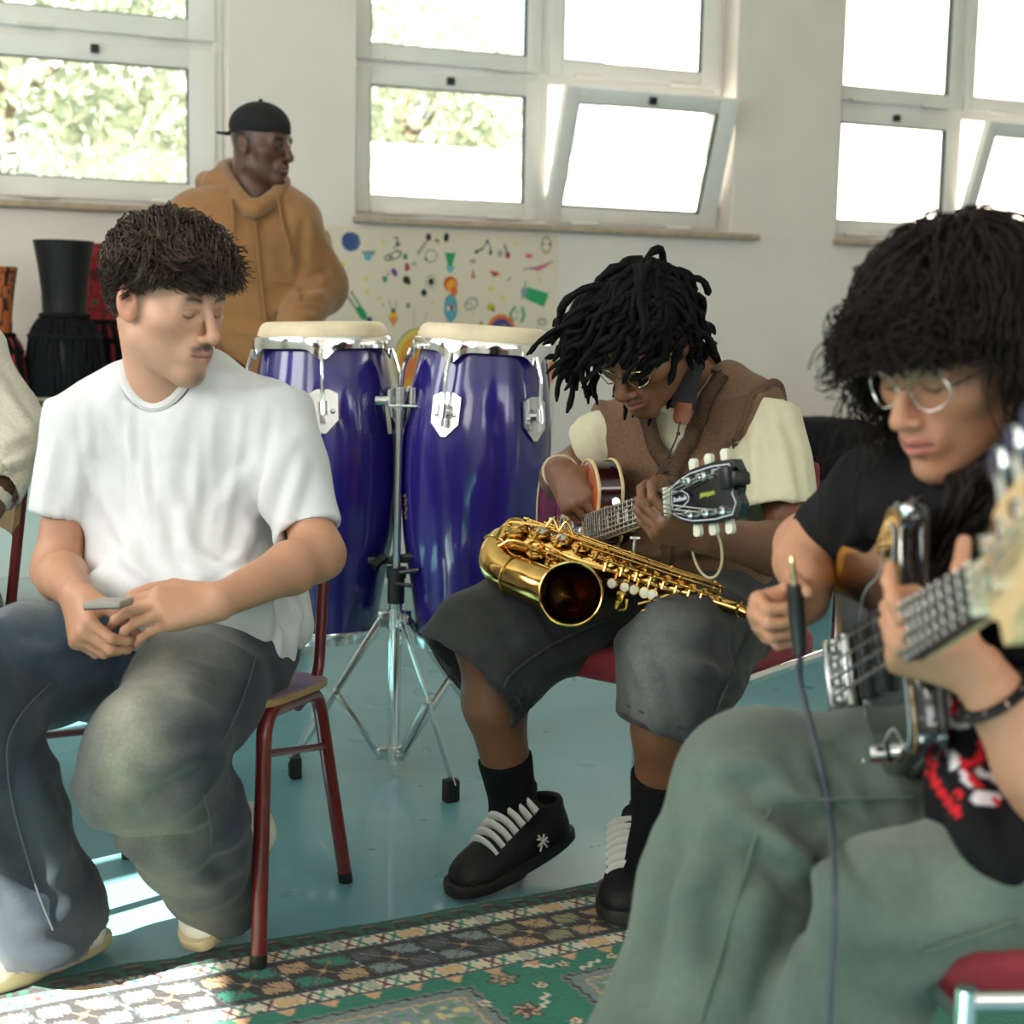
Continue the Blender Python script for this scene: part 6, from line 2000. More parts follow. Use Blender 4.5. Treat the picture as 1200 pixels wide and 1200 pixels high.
    n = vnoise(v * 20, 31); n2 = vnoise(v * 80, 32)
    c = col_of(v, lin(46, 46, 47))
    c = mixc(c, lin(108, 109, 110), np.clip(1.2 - seg_dist(v, Lk + UZ * .09 + fwd * .05, Lk + (lhem - Lk) * .6 + fwd * .09)[0] / .08, 0, 1) * (.4 + .6 * n))
    c = mixc(c, lin(94, 96, 98), np.clip(1.0 - seg_dist(v, Rh + UZ * .1, Rk + UZ * .1)[0] / .06, 0, 1) * (.1 + .5 * n))
    c *= (.88 + .24 * n2)[:, None]
    shorts = link('denim_shorts', fast_mesh('denim_shorts', v, q, True, c), BDENIM, body)
    HEM = mat('dark_denim_hem', lin(50, 50, 50), .9, noise=.3, nscale=120, bump=.4, bscale=300)
    for e, s_, r_ in ((rhem, P(612, 742, 2.72), .1155), (lhem, P(806, 780, 2.50), .0855)):
        d = nrm(e - s_); x_, y_, _ = frame_from(d, UZ)
        for off, rr in ((-.002, .0045), (-.022, .0022)):
            rr_ = []
            pts = [e + d * off + (x_ * math.cos(t) + y_ * math.sin(t)) * (r_ + .001 + .0035 * math.sin(5 * t + r_ * 90)) for t in np.linspace(0, 2 * math.pi, 49)]
            mb = MB(); mb.tube(pts, rr, 6, cap=False); mb.build('hem', HEM, shorts)
    pp = [(590, 805), (600, 790), (640, 760), (690, 735), (725, 722)]
    pts = [first_hit(v, x, y) for x, y in pp]
    mb = MB(); mb.tube(smooth_path(pts, 5), .0035, 6); mb.build('seam', HEM, shorts)
    pts = [first_hit(v, x, y) for x, y in [(882, 735), (868, 770), (850, 810), (835, 850), (826, 880)]]
    mb = MB(); mb.tube(smooth_path(pts, 5), .003, 6); mb.build('seam', HEM, shorts)
    # --- socks and shoes
    for k_, a_, f0, nm in ((Rk, Ra, .66, 'r'), (Lk, La, .60, 'l')):
        S = SDF(); s0 = k_ + (a_ - k_) * f0
        S.cone(s0, a_, .0525 if nm == 'r' else .0560, .042, .01); S.cap(a_, a_ - UZ * .05 + fwd * .03, .042, .045, .03)
        v, q = S.mesh(.005, 2); link('sock', fast_mesh('sock', v, q), SOCK, body)
    tR = PZ(530, 1056, .0); hR = P(648, 990, 2.80)
    hR = tR + nrm(hR - tR) * .295
    sneaker(hR, tR, nrm(V3(-.30, -.28, .9)), body, BLKLEATH, BLKSOLE, LACE, badge=-1, high=.095, width=.112, L=.295)
    tL = PZ(728, 1090, .012); hL = tL + nrm(V3(.16, .98, .0)) * .295
    sneaker(hL, tL, nrm(V3(-.02, -.2, .95)), body, BLKLEATH, BLKSOLE, LACE, badge=None, high=.095, width=.112)
    # --- dreadlocks
    g = np.random.default_rng(11)
    def test(p):
        x, y, z = p.T
        line = np.interp(y, [-.12, -.08, -.02, .02, .05, .09], [-.065, -.055, .005, .030, .054, .062])
        return z > line
    p, nn, pw, nw_ = scalp(210, g, test, hc, A)
    S = SDF(); S.ell((0, -.014, .042), (.078, .100, .088), k=.01); S.ell((0, .060, -.022), (.10, .075, .072), k=.01, op=-1); S.half((0, 0, -.02), nrm(V3(0, .35, -1)), .02)
    bv, bq = S.mesh(.005, 2); base = hc + bv @ A
    L = np.where(p[:, 1] > .03, g.uniform(.08, .13, len(p)), g.uniform(.12, .19, len(p)))
    face = (p[:, 1] > .035) & (p[:, 0] < .02)                      # over the brow on the near side: short
    L = np.where(face, L * .62, L)
    near = p[:, 0] < -.015                                          # the side of the head turned to the viewer
    L = np.where(near & (p[:, 1] > -.045), g.uniform(.055, .10, len(p)), L)
    L = np.where(near & (p[:, 1] <= -.045), L * .62, L)
    grav = np.tile(V3(0, 0, -1.0), (len(p), 1)) + V3(-.12, -.05, 0)
    sweep = (p[:, 1] > -.02) & (p[:, 0] < .045)
    grav = grav + np.where(sweep[:, None], A[0] * .62 + A[1] * .10, 0) - np.where((near & ~sweep)[:, None], A[1] * .7, 0)
    grav /= np.linalg.norm(grav, axis=1)[:, None]
    path = sim_locks(pw, nw_, L, 13, grav, .24, hc + V3(0, -.012, .036) @ A, V3(.0735, .095, .083), A, 1.10, .007, 1.2, g, jitter=.20, lift=.42)
    rad = np.linspace(1, .62, 13)[None] * g.uniform(.0062, .0092, (len(p), 1))
    rad = rad * (1 + .16 * g.normal(size=rad.shape)); rad[:, -1] *= .4
    dv, dq = tubes(path, np.clip(rad, .002, .011), 7)
    surf('dreadlocks', [(base, bq), (dv, dq)], HAIRK, body)
    # --- glasses and nose ring
    mb = MB()
    tw = lambda a: hc + np.asarray(a, float) @ A
    for s in (-1, 1):
        cen = V3(s * .0325, .0945, -.008)
        pts = [tw(cen + V3(.0205 * math.cos(t), -.012 * abs(math.cos(t)) * (1 if math.cos(t) * s > 0 else .2), .0170 * math.sin(t))) for t in np.linspace(0, 2 * math.pi, 33)]
        mb.tube(pts, .0011, 6, cap=False)
        mb.tube(smooth_path([tw((s * .053, .085, -.005)), tw((s * .073, .05, .002)), tw((s * .079, .0, .004)), tw((s * .078, -.02, -.008))], 5), .0011, 6)
    mb.tube(smooth_path([tw((-.009, .0975, -.004)), tw((0, .1035, -.001)), tw((.009, .0975, -.004))], 5), .0011, 6)
    mb.build('eyeglasses', WIRE, body)['label'] = 'thin gold wire eyeglasses'
    mb = MB(); mb.torus(tw((0, .111, -.049)), A[1] * .3 + A[0] * .95, .0052, .0009, 20, 6); mb.build('nose_ring', WIRE, body)['label'] = 'gold nose ring'
    # --- bracelets
    d = nrm(Rwr - Rel); mb = MB(); mb.torus(Rwr - d * .012, d + V3(.25, 0, .3), .034, .0030, 36, 8); mb.build('bracelet', CORD, body)['label'] = 'cream cord bracelet'
    mb = MB(); mb.torus(Lwr + V3(.004, 0, -.022), nrm(V3(.9, .4, .1)), .046, .0022, 40, 8); mb.build('bracelet', CORD, body)['label'] = 'loose cream cord bracelet'
    return body, dict(Rsh=Rsh, Lsh=Lsh, neck=neck, fwd=fwd, lft=lft)
M2B, M2 = man_dreads()

# ------------------------------------------------------------------ electric guitar
WINE = mat('wine_sunburst_lacquer', lin(92, 24, 22), 0.14, noise=0.25, nscale=5, coat=0.8, color2=lin(44, 10, 12))
BURST = mat('amber_flame_top', lin(176, 84, 34), 0.14, color2=lin(96, 24, 20), nscale=9, coat=0.8, stretch=(1, 6, 1))
BINDING = mat('cream_binding', lin(216, 190, 138), 0.4)
ROSEW = mat('dark_fretboard', lin(48, 36, 34), 0.5, noise=0.2, nscale=40)
BLKGLOSS = mat('black_gloss', lin(14, 14, 16), 0.10, coat=1.0)
PEARL = mat('pearl', lin(228, 226, 206), 0.25, noise=0.06, nscale=40, coat=0.4)
NICKEL = mat('nickel_string', (0.78, 0.76, 0.72), 0.25, 1.0)
BLUEW = mat('white_inlay_line', lin(206, 212, 226), 0.5)
GREENY = mat('yellow_green_script', lin(176, 190, 70), 0.5)

def plan_outline(pts, n=8):
    return smooth_path(pts + [pts[0]], n)[:-1]

def guitar():
    nut = P(791, 588, 2.31); hb = P(703, 618, 2.70)
    a = nrm(nut - hb); w = nrm(V3(-.06, .15, 1.0) - a * (V3(-.06, .15, 1.0) @ a)); nf = np.cross(w, a)      # face normal, to the left
    if nf[0] > 0: nf = -nf
    root = empty('electric_guitar', nut - a * .62, 'wine red electric guitar with cream binding in the hands of the dreadlocked man', 'guitar')
    at = lambda u, v_, z=0.0: nut + a * u + w * v_ + nf * z
    # body, single cutaway
    pts = [(-.415, .030), (-.400, .075), (-.425, .118), (-.475, .132), (-.53, .118), (-.58, .108), (-.64, .118), (-.71, .152), (-.79, .158), (-.85, .10), (-.868, .0), (-.85, -.10), (-.79, -.160), (-.71, -.156), (-.64, -.120), (-.58, -.112), (-.53, -.122), (-.48, -.128), (-.435, -.105), (-.420, -.070), (-.445, -.045), (-.455, -.030), (-.43, -.018)]
    ol = plan_outline(pts, 4)
    mb = MB(); mb.prism([(p[0], p[1]) for p in ol], at(0, 0, -.045), a, w, .045, Z=nf); bd = mb.build('body', WINE, root, angle=40)
    c_ = ol.mean(0)
    rows = [(1.0, .0), (.985, .003), (.9, .008), (.6, .013), (.0, .015)]
    mb = MB(); n = len(ol); V_ = []
    for s_, z in rows: V_ += [at(c_[0] + (p[0] - c_[0]) * s_, c_[1] + (p[1] - c_[1]) * s_, z) for p in ol]
    F_ = [(i * n + j, i * n + (j + 1) % n, (i + 1) * n + (j + 1) % n, (i + 1) * n + j) for i in range(len(rows) - 1) for j in range(n)]
    mb.add(V_, F_); mb.build('carved_top', BURST, bd, angle=70)
    mb = MB()
    for z in (.0, -.045): mb.tube([at(p[0], p[1], z) for p in np.vstack([ol, ol[:1]])], .0035, 6, cap=False)
    mb.build('binding', BINDING, bd)
    # neck, board, frets, inlays
    mb = MB(); mb.tube([at(.0, 0, -.006), at(-.2, 0, -.006), at(-.46, 0, -.008)], [.0215, .024, .027], 14, flat=.75, hint=nf); mb.build('neck', WINE, root)
    wd = lambda u: .0215 + (.028 - .0215) * (-u / .46)
    mb = MB(); mb.prism([(0, .0215), (0, -.0215), (-.46, -.028), (-.46, .028)], at(0, 0, .002), a, w, .016, Z=nf); fb = mb.build('fretboard', ROSEW, root, smooth=False)
    mb = MB()
    for s_ in (-1, 1): mb.tube([at(0, .0215 * s_, .012), at(-.46, .028 * s_, .012)], .0022, 6)
    mb.build('board_binding', BINDING, fb)
    sl = .628; fr = [sl * (1 - 2 ** (-k / 12)) for k in range(23)]
    for k in range(1, 23):
        mb = MB(); u = -fr[k]; mb.tube([at(u, -wd(u), .0185), at(u, wd(u), .0185)], .0012, 6); mb.build('fret', NICKEL, fb)
    for k in (3, 5, 7, 9, 12, 15, 17, 19, 21):
        u0, u1 = -fr[k - 1] - .006, -fr[k] + .006
        if u1 > u0: u0, u1 = u1, u0
        mb = MB(); mb.prism([(u0, .010), (u1, .012), (u1, -.012), (u0, -.010)], at(0, 0, .0175), a, w, .0008, Z=nf); mb.build('inlay', PEARL, fb, smooth=False)
    mb = MB(); mb.box(at(.003, 0, .014), (.007, .044, .012), (a, w, nf), .001); mb.build('nut', PEARL, root)
    # headstock, tilted back
    t_ = R(16); ha = a * math.cos(t_) - nf * math.sin(t_); hn = nf * math.cos(t_) + a * math.sin(t_)
    ht = lambda u, v_, z=0.0: at(.006, 0, .010) + ha * u * .93 + w * v_ * .86 + hn * z
    hp = [(0, .021), (.035, .036), (.060, .042), (.120, .046), (.165, .043), (.176, .024), (.168, .008), (.172, 0), (.168, -.008), (.176, -.024), (.165, -.043), (.120, -.046), (.060, -.042), (.035, -.036), (0, -.021)]
    mb = MB(); mb.prism(hp, ht(0, 0, -.015), ha, w, .015, Z=hn); hs = mb.build('headstock', BLKGLOSS, root, angle=30)
    mb = MB(); mb.tube([ht(p[0], p[1], .0) for p in hp], .0013, 5); mb.build('headstock_binding', BLUEW, hs)
    mb = MB(); cv = [(.010, .016), (.040, .014), (.055, .006), (.058, 0), (.055, -.006), (.040, -.014), (.010, -.016)]
    mb.prism(cv, ht(0, 0, .0), ha, w, .003, Z=hn); tc_ = mb.build('truss_cover', BLKGLOSS, hs)
    mb = MB(); mb.tube([ht(*p, .0032) for p in cv + cv[:1]], .0010, 5)
    for i in range(5):                                   # a short line of white lettering
        x0 = .016 + .0075 * i
        mb.tube(smooth_path([ht(x0, -.004, .0036), ht(x0 + .002, .005 - (i % 2) * .003, .0036), ht(x0 + .004, -.003, .0036), ht(x0 + .006, .002, .0036)], 3), .0008, 4)
    mb.build('cover_lettering', BLUEW, tc_)
    mb = MB()
    for i in range(6):
        x0 = .085 + .0065 * i
        mb.tube(smooth_path([ht(x0, -.006 + (i % 3) * .002, .0006), ht(x0 + .002, .004, .0006), ht(x0 + .004, -.004, .0006), ht(x0 + .006, .002, .0006)], 3), .0008, 4)
    mb.build('headstock_script', GREENY, hs)
    for s_ in (-1, 1):
        for k in range(3):
            u = .055 + .043 * k; y = s_ * (.030 + .002 * k)
            mb = MB(); mb.tube([ht(u, y, -.002), ht(u, y, .014)], .0040, 10); mb.tube([ht(u, y, .0005), ht(u, y, .003)], .0075, 12)
            mb.tube([ht(u, y + s_ * .006, -.012), ht(u, y + s_ * .016, -.012)], .0028, 8)
            pg = mb.build('tuning_post', CHROME, hs)
            mb = MB(); o = ht(u, y + s_ * .014, -.012)
            pl = [(-.005, 0), (-.008, .010), (-.0085, .018), (-.004, .022), (.004, .022), (.0085, .018), (.008, .010), (.005, 0)]
            mb.prism([(p[0], p[1] * s_) for p in pl], o - hn * .0035, ha, w, .007, Z=hn); mb.build('tuner_button', PEARL, pg, angle=30)
    for k in range(6):
        y0 = -.0175 + .007 * k; y1 = -.026 + .0104 * k
        s_ = -1 if k < 3 else 1; j = (k if k < 3 else 5 - k)
        u = .055 + .043 * j
        mb = MB(); mb.tube([ht(u, s_ * (.030 + .002 * j) , .008), at(.004, y0, .0208), at(-.628, y1, .030)], .0008 + .0001 * (5 - k), 5); mb.build('string', NICKEL, root)
    # pickups, bridge, tailpiece, toggle, knobs, strap button
    for u in (-.485, -.585):
        mb = MB(); mb.box(at(u, 0, .020), (.036, .070, .010), (a, w, nf), .003)
        pk = mb.build('pickup', NICKEL, root)
        mb = MB(); mb.box(at(u, 0, .016), (.046, .090, .006), (a, w, nf), .002); mb.build('pickup_ring', BINDING, pk)
    mb = MB(); mb.box(at(-.630, 0, .024), (.014, .090, .010), (a, w, nf), .003); mb.build('bridge', CHROME, root)
    mb = MB(); mb.box(at(-.672, 0, .022), (.018, .096, .012), (a, w, nf), .005); mb.build('tailpiece', CHROME, root)
    mb = MB(); mb.tube([at(-.475, .095, .010), at(-.475, .095, .013)], .016, 18); mb.tube([at(-.475, .095, .013), at(-.470, .098, .030)], .003, 8); mb.ball(at(-.470, .098, .032), .0045, 10, 6); mb.build('toggle_switch', BINDING, root)
    for u, v_ in ((-.70, -.085), (-.76, -.070), (-.72, -.125), (-.78, -.115)):
        mb = MB(); mb.lathe([(.0, .022), (.010, .022), (.012, .018), (.0135, .008), (.0135, .0)], at(u, v_, .008), nf, 20); mb.build('knob', mat('amber_knob', lin(176, 120, 50), .2), root)
    mb = MB(); mb.tube([at(-.42, .045, -.03), at(-.405, .045, -.03)], .004, 8); mb.tube([at(-.405, .045, -.03), at(-.400, .045, -.03)], .0075, 12); mb.build('strap_button', CHROME, root)
    # clip-on tuner on the headstock
    tr = empty('clip_on_tuner', ht(.17, .012, 0), 'small black tuner clipped to the headstock of the wine red guitar', 'tuner')
    mb = MB(); mb.box(ht(.168, .018, .010), (.026, .034, .014), (ha, w, hn), .004); mb.build('body', BLACKP, tr)
    mb = MB(); mb.box(ht(.182, .016, -.004), (.020, .020, .030), (ha, w, hn), .004); mb.build('clip', BLACKP, tr)
    return at
G_AT = guitar()

# neck strap with a leather end and a cord
def strap():
    root = empty('neck_strap', P(815, 440, 2.78), 'black neck strap with a brown leather end on the dreadlocked man', 'strap')
    mb = MB()
    pts = smooth_path([P(838, 432, 2.90), P(828, 405, 2.82), P(816, 412, 2.735), P(806, 445, 2.70), P(800, 478, 2.685)], 6)
    mb.tube(pts, .022, 10, flat=.12, hint=V3(-.5, -.85, 0)); mb.build('band', mat('black_webbing', lin(26, 26, 28), .8, bump=.3, bscale=200), root)
    mb = MB(); mb.tube(smooth_path([P(801, 472, 2.680), P(799, 488, 2.680), P(797, 497, 2.678)], 4), [.017] * 5 + [.017, .016, .013, .009], 10, flat=.2, hint=V3(-.5, -.85, 0)); mb.build('leather_end', mat('brown_leather', lin(132, 70, 40), .5, noise=.1, nscale=30), root)['label'] = 'brown leather end'
    mb = MB(); mb.tube(smooth_path([P(797, 494, 2.675), P(792, 515, 2.672), P(782, 535, 2.668), P(768, 558, 2.66)], 5), .0016, 6); mb.ball(P(795, 508, 2.67), .004, 8, 6); mb.build('cord', BLACKP, root)
strap()

# ------------------------------------------------------------------ alto saxophone across his lap
def saxophone():
    root = empty('saxophone', P(690, 690, 2.68), 'brass alto saxophone lying across the lap of the dreadlocked man', 'saxophone')
    b0, b1 = P(606, 634, 2.70), P(866, 714, 2.50)
    ax = nrm(b1 - b0); L = np.linalg.norm(b1 - b0)
    tc = nrm(CPOS - (b0 + b1) / 2); tc = nrm(tc - ax * (tc @ ax)); upv = nrm(np.cross(ax, tc)); upv = upv if upv[2] > 0 else -upv      # tc toward the viewer, upv up
    at = lambda t, u=0.0, v_=0.0: b0 + ax * L * t + upv * u + tc * v_
    rb = lambda t: .031 + (.0115 - .031) * t
    mb = MB(); ts = np.linspace(0, 1, 14); mb.tube([at(t) for t in ts], [rb(t) for t in ts], 24); mb.build('body_tube', BRASS, root)
    # bow and bell
    pts = smooth_path([at(0.0), P(590, 638, 2.70), P(581, 653, 2.68), P(590, 668, 2.64), P(616, 680, 2.60), P(643, 691, 2.57), P(662, 697, 2.545), P(671, 697, 2.505)], 6)
    m = len(pts); rr = np.interp(np.linspace(0, 1, m), [0, .25, .5, .7, .86, 1], [.031, .033, .0345, .036, .038, .042])
    mb = MB(); mb.tube(pts, rr, 28, cap=False); bow = mb.build('bow', BRASS, root)
    bax = nrm(pts[-1] - pts[-3]); bax = nrm(bax * .35 + tc * .8 + V3(.05, 0, .0))
    o = pts[-1]
    mb = MB(); mb.lathe([(.041, -.012), (.0425, .004), (.0455, .014), (.0495, .021), (.0535, .024), (.0550, .022), (.0550, .0195), (.053, .0195)], o, bax, 56); mb.build('bell_flare', BRASS, root)
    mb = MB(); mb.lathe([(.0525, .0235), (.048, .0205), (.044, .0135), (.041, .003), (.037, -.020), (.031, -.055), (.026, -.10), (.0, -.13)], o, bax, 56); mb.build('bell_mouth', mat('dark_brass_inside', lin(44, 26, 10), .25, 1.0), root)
    mb = MB(); mb.torus(o + bax * .022, bax, .0538, .0024, 56, 8); mb.build('bell_rim', BRASS, root)
    mb = MB(); mb.torus(pts[m // 2], nrm(pts[m // 2 + 1] - pts[m // 2 - 1]), rr[m // 2] + .001, .0022, 32, 8); mb.build('bow_ring', BRASS, bow)
    mb = MB(); mb.torus(pts[8], nrm(pts[9] - pts[7]), rr[8] + .001, .0022, 32, 8)
    mb.build('bow_ring', BRASS, bow)
    # neck crook
    npth = smooth_path([b1, P(880, 720, 2.48), P(897, 723, 2.45), P(915, 718, 2.42), P(930, 708, 2.40)], 6)
    mb = MB(); mb.tube(npth, np.linspace(.0112, .0075, len(npth)), 16); mb.torus(b1, ax, .0125, .0028, 24, 8); mb.build('neck_crook', BRASS, root)
    mb = MB(); mb.tube([npth[-1], npth[-1] + nrm(npth[-1] - npth[-2]) * .05], [.0105, .008], 14); mb.build('mouthpiece', BLACKP, root)
    # keys: cups on the near upper side of the tube
    def key(t, u, v_, r, pearl=False, nrm_=None, name='key_cup'):
        nn = nrm(upv * u + tc * v_) if nrm_ is None else nrm_
        c = at(t) + nn * (rb(t) + .007)
        mb = MB(); mb.lathe([(0, .006), (r * .35, .0062), (r * .8, .0055), (r, .0035), (r, -.001), (0, -.001)], c, nn, 22)
        kb = mb.build(name, BRASS, root)
        sd = nrm(np.cross(ax, nn))
        mb = MB(); mb.tube(smooth_path([c + nn * .0065, c + nn * .010 + sd * r * .6, c + nn * .005 + sd * (r + .010)], 4), .0022, 6); mb.build('key_arm', BRASS, kb)
        if pearl:
            mb = MB(); mb.lathe([(0, .0095), (r * .42, .009), (r * .5, .006)], c + sd * 0, nn, 16); mb.build('pearl', PEARL, kb)
        return kb
    for t, r in ((.12, .0185), (.215, .0195), (.31, .0190), (.395, .0175)):
        key(t, .75, .66, r, pearl=t < .3)
    for t, r in ((.45, .0125), (.52, .0120), (.585, .0115), (.645, .0105), (.70, .010), (.755, .0095), (.81, .009), (.86, .008)):
        key(t, .42, .90, r)
    for t in (.14, .23, .31, .42, .50, .58): key(t, .98, -.2, .0105)
    # pearl touches hanging on the near side
    for i, t in enumerate((.49, .545, .585, .63, .665)):
        c = at(t) + nrm(tc * .80 - upv * .60) * (rb(t) + .016)
        mb = MB(); mb.lathe([(0, .003), (.0075, .0022), (.0085, 0), (0, -.001)], c, nrm(tc - upv * .1), 16); p_ = mb.build('pearl_touch', PEARL, root)
        mb = MB(); mb.torus(c, tc, .0088, .0015, 18, 6); mb.tube(smooth_path([c, c - tc * .006 + upv * .010, at(t) + tc * rb(t) + upv * .008], 4), .0020, 6); mb.build('key_arm', BRASS, p_)
    # rods and posts along the top
    for u, v_, t0, t1, off, r in ((.92, .40, .02, .93, .017, .0024), (.80, .62, .05, .80, .020, .0022), (.98, .12, .10, .90, .018, .0022), (.35, .94, .36, .95, .014, .0020), (.60, .80, .30, .92, .022, .0020)):
        nn = nrm(upv * u + tc * v_)
        mb = MB(); mb.tube([at(t) + nn * (rb(t) + off) for t in np.linspace(t0, t1, 6)], r, 8); rod = mb.build('rod', BRASS, root)
        for t in np.linspace(t0 + .02, t1 - .02, 5):
            mb = MB(); mb.tube([at(t) + nn * (rb(t) - .001), at(t) + nn * (rb(t) + off + .002)], .0022, 6); mb.ball(at(t) + nn * (rb(t) + off + .001), .0034, 8, 6); mb.build('post', BRASS, rod)
    # palm and side key levers
    for (x0, y0, x1, y1, Yk) in ((748, 708, 792, 705, 2.52), (752, 716, 800, 712, 2.52), (764, 722, 806, 714, 2.515), (775, 700, 815, 706, 2.51)):
        mb = MB(); mb.tube(smooth_path([P(x0, y0, Yk - .02), P((x0 + x1) / 2, y0 - 5, Yk - .025), P(x1, y1, Yk)], 5), [.0052, .0050, .0044, .0036, .003, .0028, .0026, .0026, .0026, .0026, .0026], 8, flat=.5); mb.build('palm_key', BRASS, root)
    # bell key guards and low cups by the bow
    for x, y, Yk, r in ((604, 622, 2.67, .021), (628, 648, 2.635, .018), (648, 660, 2.62, .016)):
        c = P(x, y, Yk); nn = nrm(upv * .8 + tc * .6)
        mb = MB(); mb.lathe([(0, .006), (r * .8, .0055), (r, .003), (r, -.002), (0, -.002)], c, nn, 24); kb = mb.build('low_key_cup', BRASS, root)
        mb = MB(); mb.torus(c + nn * .016, nn, r * .75, .0022, 28, 6)
        for k in range(3):
            a_ = k * 2.1; x_, y_, _ = frame_from(nn); d = x_ * math.cos(a_) + y_ * math.sin(a_); mb.tube([c + d * r * .75 + nn * .016, c + d * r * 1.15 - nn * .004], .002, 6)
        mb.build('key_guard', BRASS, kb)
    for (p0, p1, p2) in (((582, 630, 2.67), (596, 612, 2.66), (640, 617, 2.64)), ((584, 640, 2.655), (606, 634, 2.645), (668, 658, 2.60)), ((640, 617, 2.64), (648, 608, 2.64), (655, 622, 2.63)), ((655, 622, 2.63), (664, 612, 2.63), (672, 628, 2.62)), ((594, 648, 2.64), (632, 662, 2.60), (664, 674, 2.575))):
        mb = MB(); mb.tube(smooth_path([P(*p0), P(*p1), P(*p2)], 7), .0026, 8); mb.build('key_lever', BRASS, root)
    # thumb hook and octave lever lump
    mb = MB(); c = P(727, 700, 2.54); mb.box(c, (.016, .010, .020), (ax, tc, upv), .003); mb.tube([c - upv * .008, c - upv * .022 + tc * .004], .006, 10); mb.tube(smooth_path([c + ax * .012, c + ax * .016 - upv * .016, c + ax * .004 - upv * .022], 4), .003, 8); mb.build('thumb_hook', mat('aged_brass', lin(150, 130, 60), .25, 1.0), root)
    # strap ring
    mb = MB(); mb.tube([P(741, 655, 2.60), P(744, 632, 2.60)], .0028, 8); mb.tube([P(738, 631, 2.60), P(750, 631, 2.60)], .0036, 8); mb.build('strap_hook', CHROME, root)
saxophone()
# ------------------------------------------------------------------ standing man in a tan hoodie
HOOD = mat('tan_fleece', lin(146, 102, 58), 0.9, noise=0.07, nscale=24, bump=0.2, bscale=400, sheen=0.25)
BLKKNIT = mat('black_cotton_cap', lin(17, 17, 19), 0.9, noise=0.15, nscale=60, bump=0.2, bscale=300)
DKPANT = mat('dark_trousers', lin(46, 42, 40), 0.9, noise=0.1, nscale=30)
ZIPM = mat('zip_metal', (0.75, 0.74, 0.7), 0.3, 1.0)

